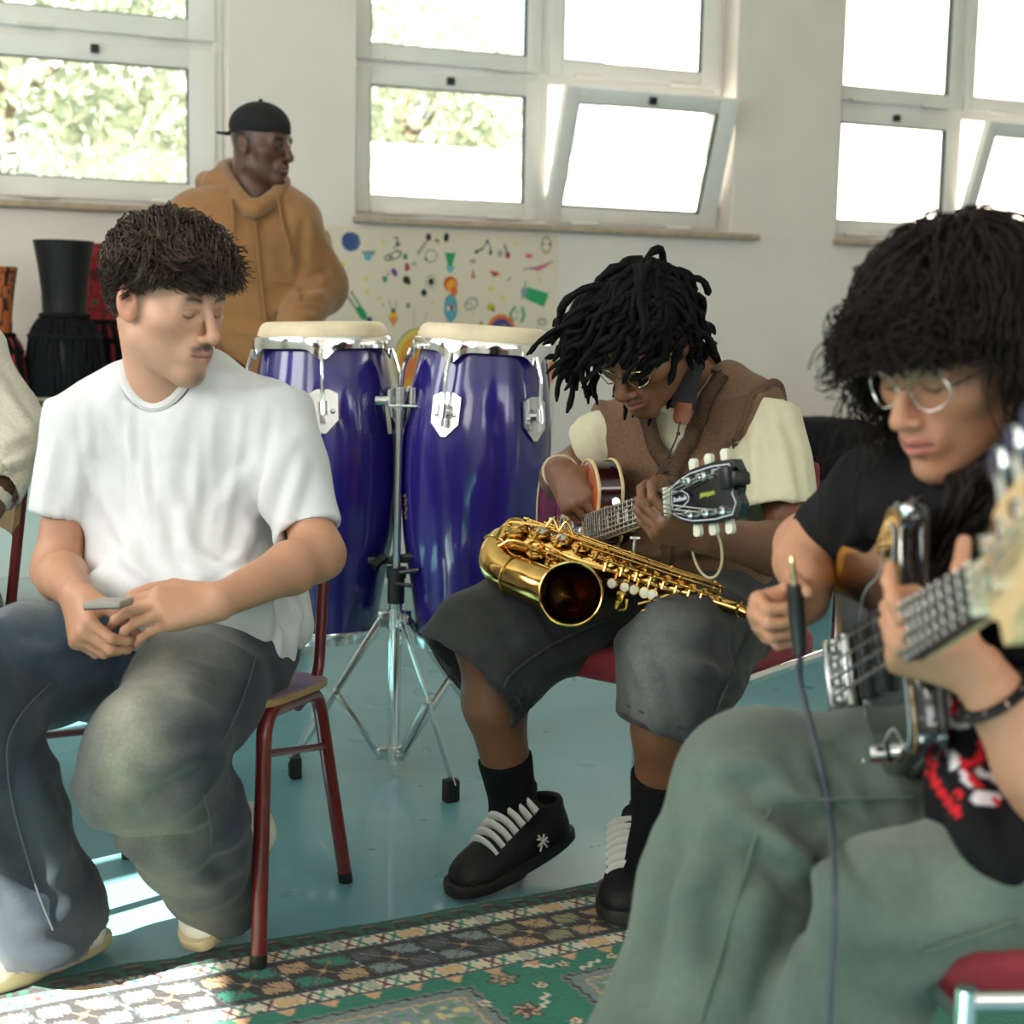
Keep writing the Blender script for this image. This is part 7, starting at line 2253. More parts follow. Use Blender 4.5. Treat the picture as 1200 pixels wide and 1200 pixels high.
def man_hoodie():
    Y = 4.72
    fwd = nrm(V3(.28, -.96, 0)); lft = np.cross(UZ, fwd)
    neck = P(297, 222, Y + .02); hc = P(307, 171, Y)
    Rsh, Lsh = P(226, 262, Y + .03), P(346, 268, Y)
    Rel, Lel = P(205, 350, Y + .05), P(376, 336, Y + .06)
    Rwr, Lwr = P(232, 405, Y - .12), P(352, 372, Y - .10)
    pel = P(288, 440, Y + .04)
    skin = lin(90, 60, 47); lips = lin(120, 74, 68); brow = lin(20, 15, 13)
    A = head_axes(62, 3, 0)
    hv, hq, hcol = head(hc, A, neck - UZ * .06, skin, lips, brow, lin(24, 19, 17), sc=1.0, eyes_open=True, fade=.8, stubble=.3, nosew=1.25, lipsz=1.3, wide=1.06, neck_r=.066, jaww=1.1)
    S = SDF(); forearm(S, Lel, Lwr, .044, .03, Lsh, .05)
    hand(S, Lwr, (-.75, -.2, -.55), (.2, -.9, .2), 'L', [(.3, .3, .2)] * 4, [(.6, .6, -.3), (.8, .3, -.3), (.9, .1, -.2)])
    a1 = S.mesh(.005, 1)
    S = SDF(); forearm(S, Rel, Rwr, .044, .03, Rsh, .05)
    hand(S, Rwr, (.75, -.2, -.55), (-.2, -.9, .2), 'R', [(.3, .3, .2)] * 4, [(.6, .6, -.3), (.8, .3, -.3), (.9, .1, -.2)])
    a2 = S.mesh(.005, 1)
    S = SDF(); S.cap(pel, neck - UZ * .2, .10, .10, .05, flat=(fwd, .65)); S.cap(neck - UZ * .12, neck, .07, .06, .03)
    ft = V3(pel[0], pel[1], 0)
    for s in (-1, 1):
        S.cap(pel + lft * s * .08, ft + lft * s * .10 + UZ * .5, .07, .05, .03); S.cap(ft + lft * s * .10 + UZ * .5, ft + lft * s * .11 + UZ * .09, .05, .04, .03)
    b = S.mesh(.012, 2)
    body = surf('person', [(hv, hq, hcol)] + [(*m, skin_col(m[0], skin, i)) for i, m in enumerate((a1, a2, b))], DARKSKIN)
    set_props(body, 'man in a tan hoodie and black cap standing by the window wall', 'person')
    # hoodie
    S = SDF()
    S.cap(P(290, 290, Y), P(292, 400, Y + .02), .185, .19, .06, flat=(fwd, .72))
    S.cap(P(236, 254, Y + .02), P(340, 258, Y), .080, .080, .06)
    S.cap(P(264, 242, Y + .03), P(322, 243, Y + .02), .065, .065, .06)
    for sh, el, wr in ((Rsh, Rel, Rwr), (Lsh, Lel, Lwr)):
        S.cap(sh, el, .088, .076, .04); S.cap(el, el + (wr - el) * 1.12, .076, .058, .03)
    S.cap(P(292, 400, Y + .02), P(291, 425, Y + .02), .19, .178, .03, flat=(fwd, .72))
    S.cap(neck - UZ * .0 + fwd * .03, neck + UZ * .12 + fwd * .02, .072, .085, .02, -1)
    S.cap(P(299, 242, Y - .16), P(299, 196, Y - .08), .014, .085, .01, -1)
    v, q = S.mesh(.008, 2)
    fl = [(P(360, 300, Y - .1), P(380, 330, Y - .1), .018, .014), (P(355, 330, Y - .1), P(382, 318, Y - .1), .014, -.012), (P(350, 345, Y - .12), P(380, 345, Y - .1), .016, .014), (P(345, 360, Y - .15), P(372, 362, Y - .1), .014, -.012),
          (P(222, 260, Y - .1), P(226, 330, Y - .1), .018, .012), (P(240, 250, Y - .1), P(236, 330, Y - .1), .016, -.010), (P(270, 385, Y - .15), P(330, 395, Y - .15), .02, .012), (P(355, 262, Y - .1), P(350, 330, Y - .1), .016, -.012)]
    v = folds(v, q, fl, .014, (8, 8, 5), 44)
    hd = link('hoodie', fast_mesh('hoodie', v, q), HOOD, body)
    # collapsed hood about the neck
    S = SDF()
    ring_ = [P(299, 247, Y - .13), P(281, 231, Y - .10), P(267, 211, Y - .02), P(262, 198, Y + .08), P(286, 194, Y + .15), P(318, 205, Y + .12), P(332, 216, Y + .03), P(321, 231, Y - .07), P(299, 247, Y - .13)]
    rg = smooth_path(ring_, 4)
    S.chain(list(rg), [.018] * len(rg), .02)
    S.chain([P(242, 214, Y + .10), P(254, 216, Y + .02), P(268, 232, Y - .05), P(286, 247, Y - .10)], [.036, .032, .022, .012], .03)
    S.ell(P(286, 222, Y + .14), (.12, .06, .07), k=.04)
    hv2, hq2 = S.mesh(.006, 2)
    hv2 = folds(hv2, hq2, (), .006, (14, 14, 14), 9)
    link('hood', fast_mesh('hood', hv2, hq2), HOOD, hd)
    fh = lambda x, y: first_hit(v, x, y, .012, .008)
    mb = MB(); mb.tube(smooth_path([fh(298, 250), fh(302, 290), fh(306, 330), fh(311, 370), fh(314, 400)], 5), .0055, 6, flat=.5, hint=fwd); mb.build('zip', mat('tan_tape', lin(140, 96, 50), .8), hd)
    mb = MB(); c = fh(299, 244); mb.box(c, (.012, .008, .022), bev=.003); mb.box(c - UZ * .02, (.008, .006, .018), bev=.002); mb.build('zip_slider', ZIPM, hd)['label'] = 'silver zip slider'
    for pts in ([(272, 234), (273, 255), (274, 272)], [(326, 232), (331, 260), (338, 285), (340, 300)]):
        mb = MB(); mb.tube(smooth_path([fh(*p) - V3(0, .004, 0) for p in pts], 5), .0052, 6); mb.build('drawstring', HOOD, hd)
    mb = MB(); mb.tube(smooth_path([fh(276, 330), fh(300, 328)], 4), .0022, 5); mb.tube(smooth_path([fh(316, 330), fh(346, 334), fh(352, 352)], 4), .0022, 5); mb.build('pocket_seam', mat('tan_tape'), hd)
    # cap
    S = SDF(); S.ell((0, -.012, .056), (.083, .103, .078), k=.01); S.half((0, 0, .036), nrm(V3(0, -.06, -1)), .004)
    v, q = S.mesh(.005, 2)
    cp = link('cap', fast_mesh('cap', hc + v @ A, q), BLKKNIT, body)
    tw = lambda a: hc + np.asarray(a, float) @ A
    mb = MB()
    pts = [tw((.0815 * math.cos(t), -.012 + .101 * math.sin(t), .040 + .005 * math.sin(t))) for t in np.linspace(0, 2 * math.pi, 41)]
    mb.tube(pts, .0035, 8, cap=False); mb.build('cap_band', BLKKNIT, cp)
    mb = MB(); mb.ball(tw((0, -.012, .136)), .007, 10, 6); mb.build('cap_button', BLKKNIT, cp)
    mb = MB(); mb.box(tw((0, -.137, .036)), (.05, .05, .007), A, .002); mb.build('cap_strap', BLKKNIT, cp)
    # trousers and shoes
    S = SDF(); S.cap(pel + lft * .06, pel - lft * .06, .12, .12, .04, flat=(fwd, .8))
    for s in (-1, 1):
        S.cone(pel + lft * s * .085 + UZ * .02, ft + lft * s * .11 + UZ * .05, .098, .085, .05)
    v, q = S.mesh(.009, 2); v = folds(v, q, (), .010, (8, 8, 12), 3)
    link('trousers', fast_mesh('trousers', v, q), DKPANT, body)
    for s in (-1, 1):
        h_ = ft + lft * s * .11 - fwd * .07
        sneaker(h_, h_ + fwd * .29, UZ, body, BLKLEATH, BLKSOLE, LACE, laces=False)
man_hoodie()

# ------------------------------------------------------------------ person in a cream sweater at the left edge
CREAMK = mat('oatmeal_marl_knit', lin(204, 196, 178), 0.92, noise=0.10, nscale=220, bump=0.35, bscale=420, sheen=0.25)
GREYP = mat('grey_trousers', lin(118, 112, 102), 0.9, noise=0.08, nscale=30)
def man_sweater():
    fwd = nrm(V3(.45, -.90, 0)); lft = np.cross(UZ, fwd)
    Lsh, Lel, Lwr = P(-52, 392, 3.04), P(18, 512, 3.02), P(-12, 590, 2.84)
    ctr = Lsh - lft * .20
    Rsh = Lsh - lft * .40 ; pel = V3(ctr[0], ctr[1], .53) - fwd * .03
    neck = ctr + UZ * .07; hc = neck + UZ * .15 + fwd * .04
    skin = lin(110, 78, 60)
    A = head_axes(25, 15, 0)
    hv, hq, hcol = head(hc, A, neck - UZ * .06, skin, lin(134, 84, 78), lin(20, 15, 13), lin(24, 19, 17), fade=.8, nosew=1.15)
    Rel, Rwr = Rsh - UZ * .27 - lft * .05 + fwd * .02, Rsh - UZ * .36 + fwd * .22 + lft * .06
    parts = [(hv, hq, hcol)]
    S = SDF(); forearm(S, Lel, Lwr, .044, .028, Lsh, .05); hand(S, Lwr, nrm(Lwr - Lel + V3(-.1, -.1, -.1)), (.5, -.5, .6), 'L', [(.4, .5, .3)] * 4, [(.7, .5, -.3), (.9, .2, -.3), (1, 0, -.2)]); m = S.mesh(.004, 1); parts.append((*m, skin_col(m[0], skin)))
    S = SDF(); forearm(S, Rel, Rwr, .044, .028, Rsh, .05); hand(S, Rwr, nrm(fwd * .8 + lft * .3 - UZ * .3), (0, -.2, .9), 'R', [(.4, .5, .3)] * 4, [(.7, .5, -.3), (.9, .2, -.3), (1, 0, -.2)]); m = S.mesh(.005, 1); parts.append((*m, skin_col(m[0], skin)))
    S = SDF(); S.cap(pel, neck - UZ * .2, .10, .10, .05, flat=(fwd, .65)); S.cap(neck - UZ * .12, neck, .07, .055, .03)
    knees = [pel + fwd * .40 + lft * .13 + UZ * .0, pel + fwd * .40 - lft * .13]; ank = [V3(k[0], k[1], .09) - fwd * .06 for k in knees]
    for s, k, a in ((1, knees[0], ank[0]), (-1, knees[1], ank[1])):
        S.cap(pel + lft * .09 * s, k, .07, .055, .03); S.cap(k, a, .055, .035, .03)
    m = S.mesh(.012, 2); parts.append((*m, skin_col(m[0], skin)))
    body = surf('person', parts, DARKSKIN)
    set_props(body, 'person in a cream knitted sweater at the left edge, elbow bent', 'person')
    S = SDF()
    S.cap(ctr - UZ * .12, pel + UZ * .08, .155, .15, .05, flat=(fwd, .72)); S.cap(Rsh + lft * .03, Lsh - lft * .03, .075, .075, .06)
    S.cap(neck - UZ * .03, neck - UZ * .06, .085, .1, .04)
    for sh, el, wr in ((Rsh, Rel, Rwr), (Lsh, Lel, Lwr)):
        S.cap(sh, el, .078, .066, .04); S.cap(el, el + (wr - el) * .8, .066, .050, .03)
    S.cap(neck - UZ * .02, neck + UZ * .1, .062, .07, .01, -1)
    cf = Lel + (Lwr - Lel) * .84; d = nrm(Lwr - Lel)
    S.cone(cf - d * .055, cf, .058, .054, .008)
    S.cone(cf - d * .03, cf + d * .02, .046, .048, .003, -1)
    v, q = S.mesh(.0065, 2)
    v = folds(v, q, [(P(10, 470, 2.95), P(40, 500, 2.95), .014, .010), (P(0, 530, 2.9), P(38, 520, 2.9), .014, -.010), (P(-5, 550, 2.9), P(30, 540, 2.9), .012, .010), (P(-20, 420, 2.95), P(20, 480, 2.95), .016, .010)], .010, (9, 9, 7), 61)
    link('sweater', fast_mesh('sweater', v, q), CREAMK, body)
    S = SDF()
    for s, k, a in ((1, knees[0], ank[0]), (-1, knees[1], ank[1])):
        S.cap(pel + lft * .09 * s, k, .095, .085, .05); S.cone(k, a, .085, .09, .05)
    v, q = S.mesh(.008, 2); v = folds(v, q, (), .010, (9, 9, 9), 6); link('trousers', fast_mesh('trousers', v, q), GREYP, body)
    for a in ank: sneaker(V3(a[0], a[1], 0) - fwd * .06, V3(a[0], a[1], 0) + fwd * .23, UZ, body, BLKLEATH, BLKSOLE, LACE, laces=False)
man_sweater()

# ------------------------------------------------------------------ curly haired woman with a bass guitar
SAGE = mat('sage_green_cotton', rough=0.88, attr='Col', noise=0.06, nscale=120, bump=0.2, bscale=600, sheen=0.15)
BLKTEE = mat('black_printed_cotton', rough=0.9, attr='Col', noise=0.1, nscale=60, bump=0.15, bscale=500, spec=0.25)
HAIRC = mat('dark_curly_hair', lin(30, 21, 18), 0.55, noise=0.4, nscale=26, spec=0.16)

def woman():
    fwd = nrm(V3(-.85, -.50, 0)); lft = np.cross(UZ, fwd)
    Rsh, Lsh = P(1022, 588, 1.80), P(1262, 610, 1.50)
    neck = P(1158, 545, 1.66)
    Rel, Rwr = P(946, 640, 1.93), P(948, 702, 1.735)
    Lel, Lwr = P(1252, 940, 1.40), P(1146, 786, 1.40)
    pel = V3(.66, 1.55, .52)
    Rh, Lh = pel + V3(-.02, .09, .0), pel + V3(0, -.085, .0)
    Rk, Ra = P(892, 925, 1.70), P(800, 1290, 1.56)
    Lk, La = P(1040, 1062, 1.43), P(950, 1330, 1.52)
    skin = lin(186, 132, 102); lips = lin(176, 98, 92); brow = lin(44, 32, 28)
    A = head_axes(-57, 20, 0)
    hc = P(1124, 418, 1.62)
    hv, hq, hcol = head(hc, A, neck - UZ * .03, skin, lips, brow, lin(40, 28, 24), sc=.97, wide=.95, nosew=.95, lipsz=1.15, neck_r=.050)
    parts = [(hv, hq, hcol)]
    S = SDF(); forearm(S, Rel, Rwr, .040, .025, Rsh, .043)
    rt_ = hand(S, Rwr, (-.80, -.50, -.22), (-.52, .80, .05), 'R', [(1.15, 1.35, .8), (1.2, 1.4, .8), (1.2, 1.4, .8), (1.2, 1.35, .8)], [(.55, .62, -.5), (.55, .30, -.75), (.2, -.3, -.95)], sc=.88, spread=.02)
    m = S.mesh(.0028, 1); parts.append((*m, skin_col(m[0], skin, 1)))
    S = SDF(); forearm(S, Lel, Lwr, .042, .026, Lsh, .044)
    hand(S, Lwr, (-1.0, -.05, .28), (-.18, -.75, -.62), 'L', [(1.05, .35, .25), (1.3, .8, .5), (1.35, .9, .5), (1.35, .9, .5)], [(.35, .55, -.75), (.3, .6, -.7), (.2, .7, -.6)], sc=.92, spread=.03)
    m = S.mesh(.0028, 1); parts.append((*m, skin_col(m[0], skin, 2)))
    S = SDF(); S.cap(pel, neck - UZ * .2 + fwd * -.02, .09, .09, .05, flat=(fwd, .65)); S.cap(neck - UZ * .1 - fwd * .02, neck, .055, .05, .03)
    S.chain([Rh, Rk, Ra], [.07, .055, .036], .03); S.chain([Lh, Lk, La], [.07, .055, .036], .03)
    m = S.mesh(.012, 2); parts.append((*m, skin_col(m[0], skin, 3)))
    body = surf('person', parts, SKIN)
    set_props(body, 'curly haired woman in a black printed T-shirt holding a cable and a bass', 'person')
    # T-shirt
    S = SDF()
    ch = (Rsh + Lsh) / 2 - UZ * .12 - fwd * .055 + lft * .03
    S.cap(ch, pel + UZ * .05 + fwd * .02, .128, .145, .05, flat=(fwd, .66))
    S.cap(Rsh + (Lsh - Rsh) * .06, Lsh + (Rsh - Lsh) * .06, .062, .062, .05)
    S.cap(P(1090, 560, 1.75), P(1210, 565, 1.6), .05, .05, .05)
    S.cap(pel + UZ * .05 + fwd * .02, pel + UZ * -.02 + fwd * .09, .150, .135, .05, flat=(fwd, .74))
    S.cap(pel + UZ * .12 + fwd * .10, pel + UZ * .06 + fwd * .15, .10, .075, .06)
    S.cap(P(1140, 860, 1.52), P(1168, 1000, 1.42), .052, .05, .05)
    rh_, lh_ = P(974, 630, 1.90), Lsh + (Lel - Lsh) * .55
    S.cone(Rsh + (Rsh - rh_) * .2, rh_, .058, .056, .04)
    S.cone(Lsh, lh_, .062, .066, .04)
    for e, s_ in ((rh_, Rsh), (lh_, Lsh)):
        d = nrm(e - s_); S.cone(e - d * .05, e + d * .02, .049, .051, .003, -1)
    S.cap(neck - UZ * .02, neck + UZ * .1, .060, .07, .01, -1)
    v, q = S.mesh(.0050, 2)
    v = folds(v, q, [(P(1090, 800, 1.5), P(1150, 1000, 1.45), .02, .010), (P(1180, 820, 1.45), P(1170, 1000, 1.4), .02, -.010), (P(1010, 600, 1.7), P(985, 660, 1.7), .012, .008), (P(1120, 960, 1.45), P(1200, 1040, 1.4), .018, .010)], .008, (9, 9, 6), 71)
    c = col_of(v, lin(13, 13, 15))
    # printed graphic: red lettering and red and white figures, laid on the shirt front
    RD_, WH_, PK_ = lin(206, 32, 40), lin(226, 218, 222), lin(224, 120, 130)
    px = np.array([PX(p) for p in v]); Nn = normals(v, q)
    facing = (Nn @ fwd) > .0
    def blot(pts, w, k):
        for (x0, y0), (x1, y1) in zip(pts[:-1], pts[1:]):
            d = np.array([x1 - x0, y1 - y0], float); t = np.clip(((px[:, 0] - x0) * d[0] + (px[:, 1] - y0) * d[1]) / (d @ d + 1e-9), 0, 1)
            m_ = (np.hypot(px[:, 0] - x0 - t * d[0], px[:, 1] - y0 - t * d[1]) < w / 2) & facing
            c[m_] = k
    blot([(1103, 790), (1107, 812), (1118, 835), (1130, 832)], 10, RD_); blot([(1106, 800), (1112, 824), (1108, 845)], 6, WH_); blot([(1128, 820), (1140, 826), (1138, 838)], 12, PK_)
    blot([(1110, 845), (1122, 852), (1134, 848)], 7, WH_); blot([(1158, 850), (1152, 872), (1148, 890), (1136, 895), (1124, 892)], 8, RD_); blot([(1116, 886), (1118, 896)], 11, WH_)
    blot([(1130, 905), (1140, 915)], 12, RD_); blot([(1128, 905), (1134, 920)], 7, WH_); blot([(1150, 905), (1164, 912)], 8, WH_); blot([(1145, 934), (1166, 936)], 15, WH_); blot([(1142, 918), (1152, 922)], 7, RD_); blot([(1166, 934), (1168, 942)], 7, RD_)
    for i, (x, y) in enumerate([(1098, 885), (1094, 896), (1091, 908), (1097, 917), (1103, 928), (1110, 938), (1117, 948), (1124, 932), (1122, 955)]):
        blot([(x - 5, y - 4), (x + 5, y - 1), (x - 3, y + 3)], 5, RD_)
    tee = link('t_shirt', fast_mesh('t_shirt', v, q, True, c), BLKTEE, body)
    # trousers
    S = SDF()
    S.cap(Rh, Lh, .10, .10, .05); S.ell(pel, (.13, .15, .09), k=.05)
    S.chain([Rh, Rh + (Rk - Rh) * .6, Rk], [.098, .090, .080], .05)
    S.chain([Lh, Lh + (Lk - Lh) * .6, Lk], [.090, .074, .062], .05)
    S.chain([Rk, Rk + (Ra - Rk) * .35], [.080, .098], .05); S.cone(Rk + (Ra - Rk) * .25, Ra, .095, .125, .05)
    S.chain([Lk, Lk + (La - Lk) * .4], [.062, .064], .04); S.cone(Lk + (La - Lk) * .3, La, .070, .095, .04)
    S.ell(P(868, 930, 1.66), .070, k=.05)
    v, q = S.mesh(.0058, 2)
    fl = [(P(905, 985, 1.6), P(958, 1015, 1.55), .014, .014), (P(1000, 900, 1.62), P(1060, 945, 1.6), .011, .010), (P(960, 890, 1.65), P(1000, 960, 1.6), .012, -.010), (P(840, 900, 1.6), P(900, 890, 1.65), .014, .008), (P(770, 1060, 1.55), P(850, 1010, 1.55), .018, .008),
          (P(868, 912, 1.6), P(935, 975, 1.6), .018, -.018), (P(985, 880, 1.65), P(1040, 950, 1.6), .014, -.012), (P(1020, 870, 1.7), P(1070, 930, 1.65), .013, .012), (P(900, 960, 1.6), P(950, 1030, 1.55), .018, .016), (P(880, 930, 1.6), P(1000, 945, 1.62), .012, .008),
          (P(1020, 990, 1.4), P(1100, 1000, 1.4), .018, .006), (P(1000, 1100, 1.35), P(1150, 1090, 1.35), .02, .008), (P(790, 1000, 1.55), P(750, 1180, 1.5), .022, -.010), (P(900, 1050, 1.55), P(860, 1190, 1.5), .022, .012), (P(830, 960, 1.6), P(790, 1120, 1.5), .02, .010)]
    v = folds(v, q, fl, .008, (8, 8, 8), 81)
    n = vnoise(v * 16, 82); n2 = vnoise(v * V3(70, 70, 24), 83)
    c = mixc(col_of(v, lin(74, 87, 76)), lin(100, 112, 100), n) * (.94 + .12 * n2)[:, None]
    tr = link('trousers', fast_mesh('trousers', v, q, True, c), SAGE, body)
    SEAM = mat('sage_seam', lin(84, 100, 86), .9, bump=.5, bscale=200)
    for pp in ([(905, 945), (885, 985), (868, 1040), (850, 1100), (832, 1160), (822, 1196)], [(920, 940), (960, 938), (1010, 936), (1070, 935)], [(1085, 1115), (1130, 1100), (1190, 1080)]):
        pts = [first_hit(v, x, y, .008, .0) for x, y in pp]
        mb = MB(); mb.tube(smooth_path(pts, 5), .0026, 6); mb.build('seam', SEAM, tr)
    for a, yw in ((Ra, -.6), (La, -.2)):
        d = nrm(V3(-.8, yw, 0)); h_ = V3(a[0], a[1], .0) - d * .07
        h_[2] = .011
        sneaker(h_, h_ + d * .27, UZ, body, BLKLEATH, BLKSOLE, LACE, laces=False, L=.27)
    # hair: base volume and long waves
    g = np.random.default_rng(23)
    tw = lambda a: hc + (np.asarray(a, float) * .97) @ A
    def test(p):
        x, y, z = p.T
        line = np.interp(y, [-.12, -.08, -.02, .02, .05, .09], [-.07, -.06, -.01, .020, .050, .060])
        return z > line
    S = SDF(); S.ell((0, -.026, .048), (.094, .112, .095), k=.02); S.ell((0, -.075, -.05), (.085, .075, .11), k=.05)
    S.ell((0, .078, -.040), (.13, .085, .088), k=.02, op=-1)
    bv, bq = S.mesh(.006, 2); bv = bv + normals(bv, bq) * (.018 * (vnoise(bv * 30, 5) - .5))[:, None]
    base = hc + (bv * .97) @ A
    p, nn, pw, nw_ = scalp(5200, g, test, hc, A, .97)
    front = p[:, 1] > .035
    L = np.where(front, g.uniform(.045, .085, len(p)), g.uniform(.24, .42, len(p)))
    L = np.where(~front & (p[:, 0] > .02), g.uniform(.07, .17, len(p)), L)
    pull = np.tile(V3(0, 0, -1.0), (len(p), 1)) + np.where(front[:, None], A[1] * .55 + A[0] * (p[:, :1] * 9), -A[1] * .20)
    pull /= np.linalg.norm(pull, axis=1)[:, None]
    path = sim_locks(pw, nw_, L, 20, pull, .20, hc + V3(0, -.014, .040) @ A, V3(.0735, .095, .083), A, np.where(front, 1.10 + .10 * g.random(len(p)), 1.14 + .20 * g.random(len(p))), .012, 2.0, g, jitter=.16, lift=.30, clump=20)
    # curls stay out of the face
    loc = (path - hc) @ A.T / .97
    lx, ly, lz = loc[..., 0], loc[..., 1], loc[..., 2]
    inface = (((ly > .045) & (np.abs(lx) < .075)) | ((ly > .022) & (lx < .03) & (lx > -.10) & (lz > -.12))) & (lz < .026) & (lz > -.16)
    bad = np.maximum.accumulate(inface, axis=1)
    rad = np.linspace(1, .35, 20)[None] * g.uniform(.0012, .0024, (len(p), 1))
    rad = np.where(bad, .00012, rad)
    keepi = np.where(bad[..., None], np.nan, path)
    for k in range(1, path.shape[1]):
        b_ = bad[:, k]; path[b_, k] = path[b_, k - 1] + (path[b_, k] - path[b_, k - 1]) * .02
    far = (np.abs(lx) > .150).any(1) | (ly > .155).any(1)
    vis = (~far) & (bad.sum(1) < 17)
    dv, dq = tubes(path[vis], rad[vis], 4)
    # front lock over the shoulder
    n = 420
    r0 = np.stack([P(1108 + 85 * t_, 556 - 34 * t_ + 14 * g.random(), 1.50 + .08 * g.random()) for t_ in g.random(n)])
    p2 = sim_locks(r0, np.tile(V3(0, -.2, -1), (n, 1)), g.uniform(.08, .16, n), 16, np.tile(V3(-.05, 0, -1.0), (n, 1)), .3, None, curl=.012, cfreq=1.8, g=g, jitter=.10, clump=14)
    ev, eq = tubes(p2, np.linspace(1, .35, 16)[None] * g.uniform(.0014, .0026, (n, 1)), 4)
    surf('hair', [(base, bq), (dv, dq), (ev, eq)], HAIRC, body)
    # glasses
    mb = MB()
    for s in (-1, 1):
        cen = V3(s * .033, .0955, -.006)
        pts = [tw(cen + V3(.0235 * math.cos(t), -.012 * abs(math.cos(t)) * (1 if math.cos(t) * s > 0 else .2), .0205 * math.sin(t))) for t in np.linspace(0, 2 * math.pi, 33)]
        mb.tube(pts, .0009, 6, cap=False)
        mb.tube(smooth_path([tw((s * .056, .084, -.002)), tw((s * .074, .05, .004)), tw((s * .079, .0, .004))], 5), .0012, 6)
    mb.tube(smooth_path([tw((-.008, .0985, -.002)), tw((0, .1045, .001)), tw((.008, .0985, -.002))], 5), .0012, 6)
    mb.build('eyeglasses', mat('silver_wire', (.7, .68, .66), .25, 1.0), body)['label'] = 'round silver wire eyeglasses'
    # studded wrist band and neck chain
    d = nrm(Lwr - Lel); c_ = Lwr - d * .030
    pts = []; x_, y_, _ = frame_from(d)
    mb = MB(); mb.tube([c_ + (x_ * math.cos(t) * .032 + y_ * math.sin(t) * .030) for t in np.linspace(0, 2 * math.pi, 37)], .0125, 8, cap=False, flat=.35, hint=d); wb_ = mb.build('wrist_band', BLKLEATH, body); wb_['label'] = 'black studded wrist band'
    mb = MB()
    for t in np.linspace(0, 2 * math.pi, 11)[:-1]: mb.ball(c_ + (x_ * math.cos(t) * .0375 + y_ * math.sin(t) * .0355), .0042, 8, 6)
    mb.build('studs', CHROME, wb_)
    mb = MB()
    ch_ = smooth_path([P(1150, 520, 1.60), P(1146, 580, 1.56), P(1140, 622, 1.55), P(1136, 665, 1.55)], 10)
    for i, p_ in enumerate(ch_): mb.torus(p_, V3(1, 0, 0) if i % 2 else V3(0, 1, 0), .0030, .0010, 10, 5)
    mb.build('neck_chain', STEEL, body)['label'] = 'steel neck chain'
    return v, rt_, Rwr
WTR, WHAND, WWR = woman()

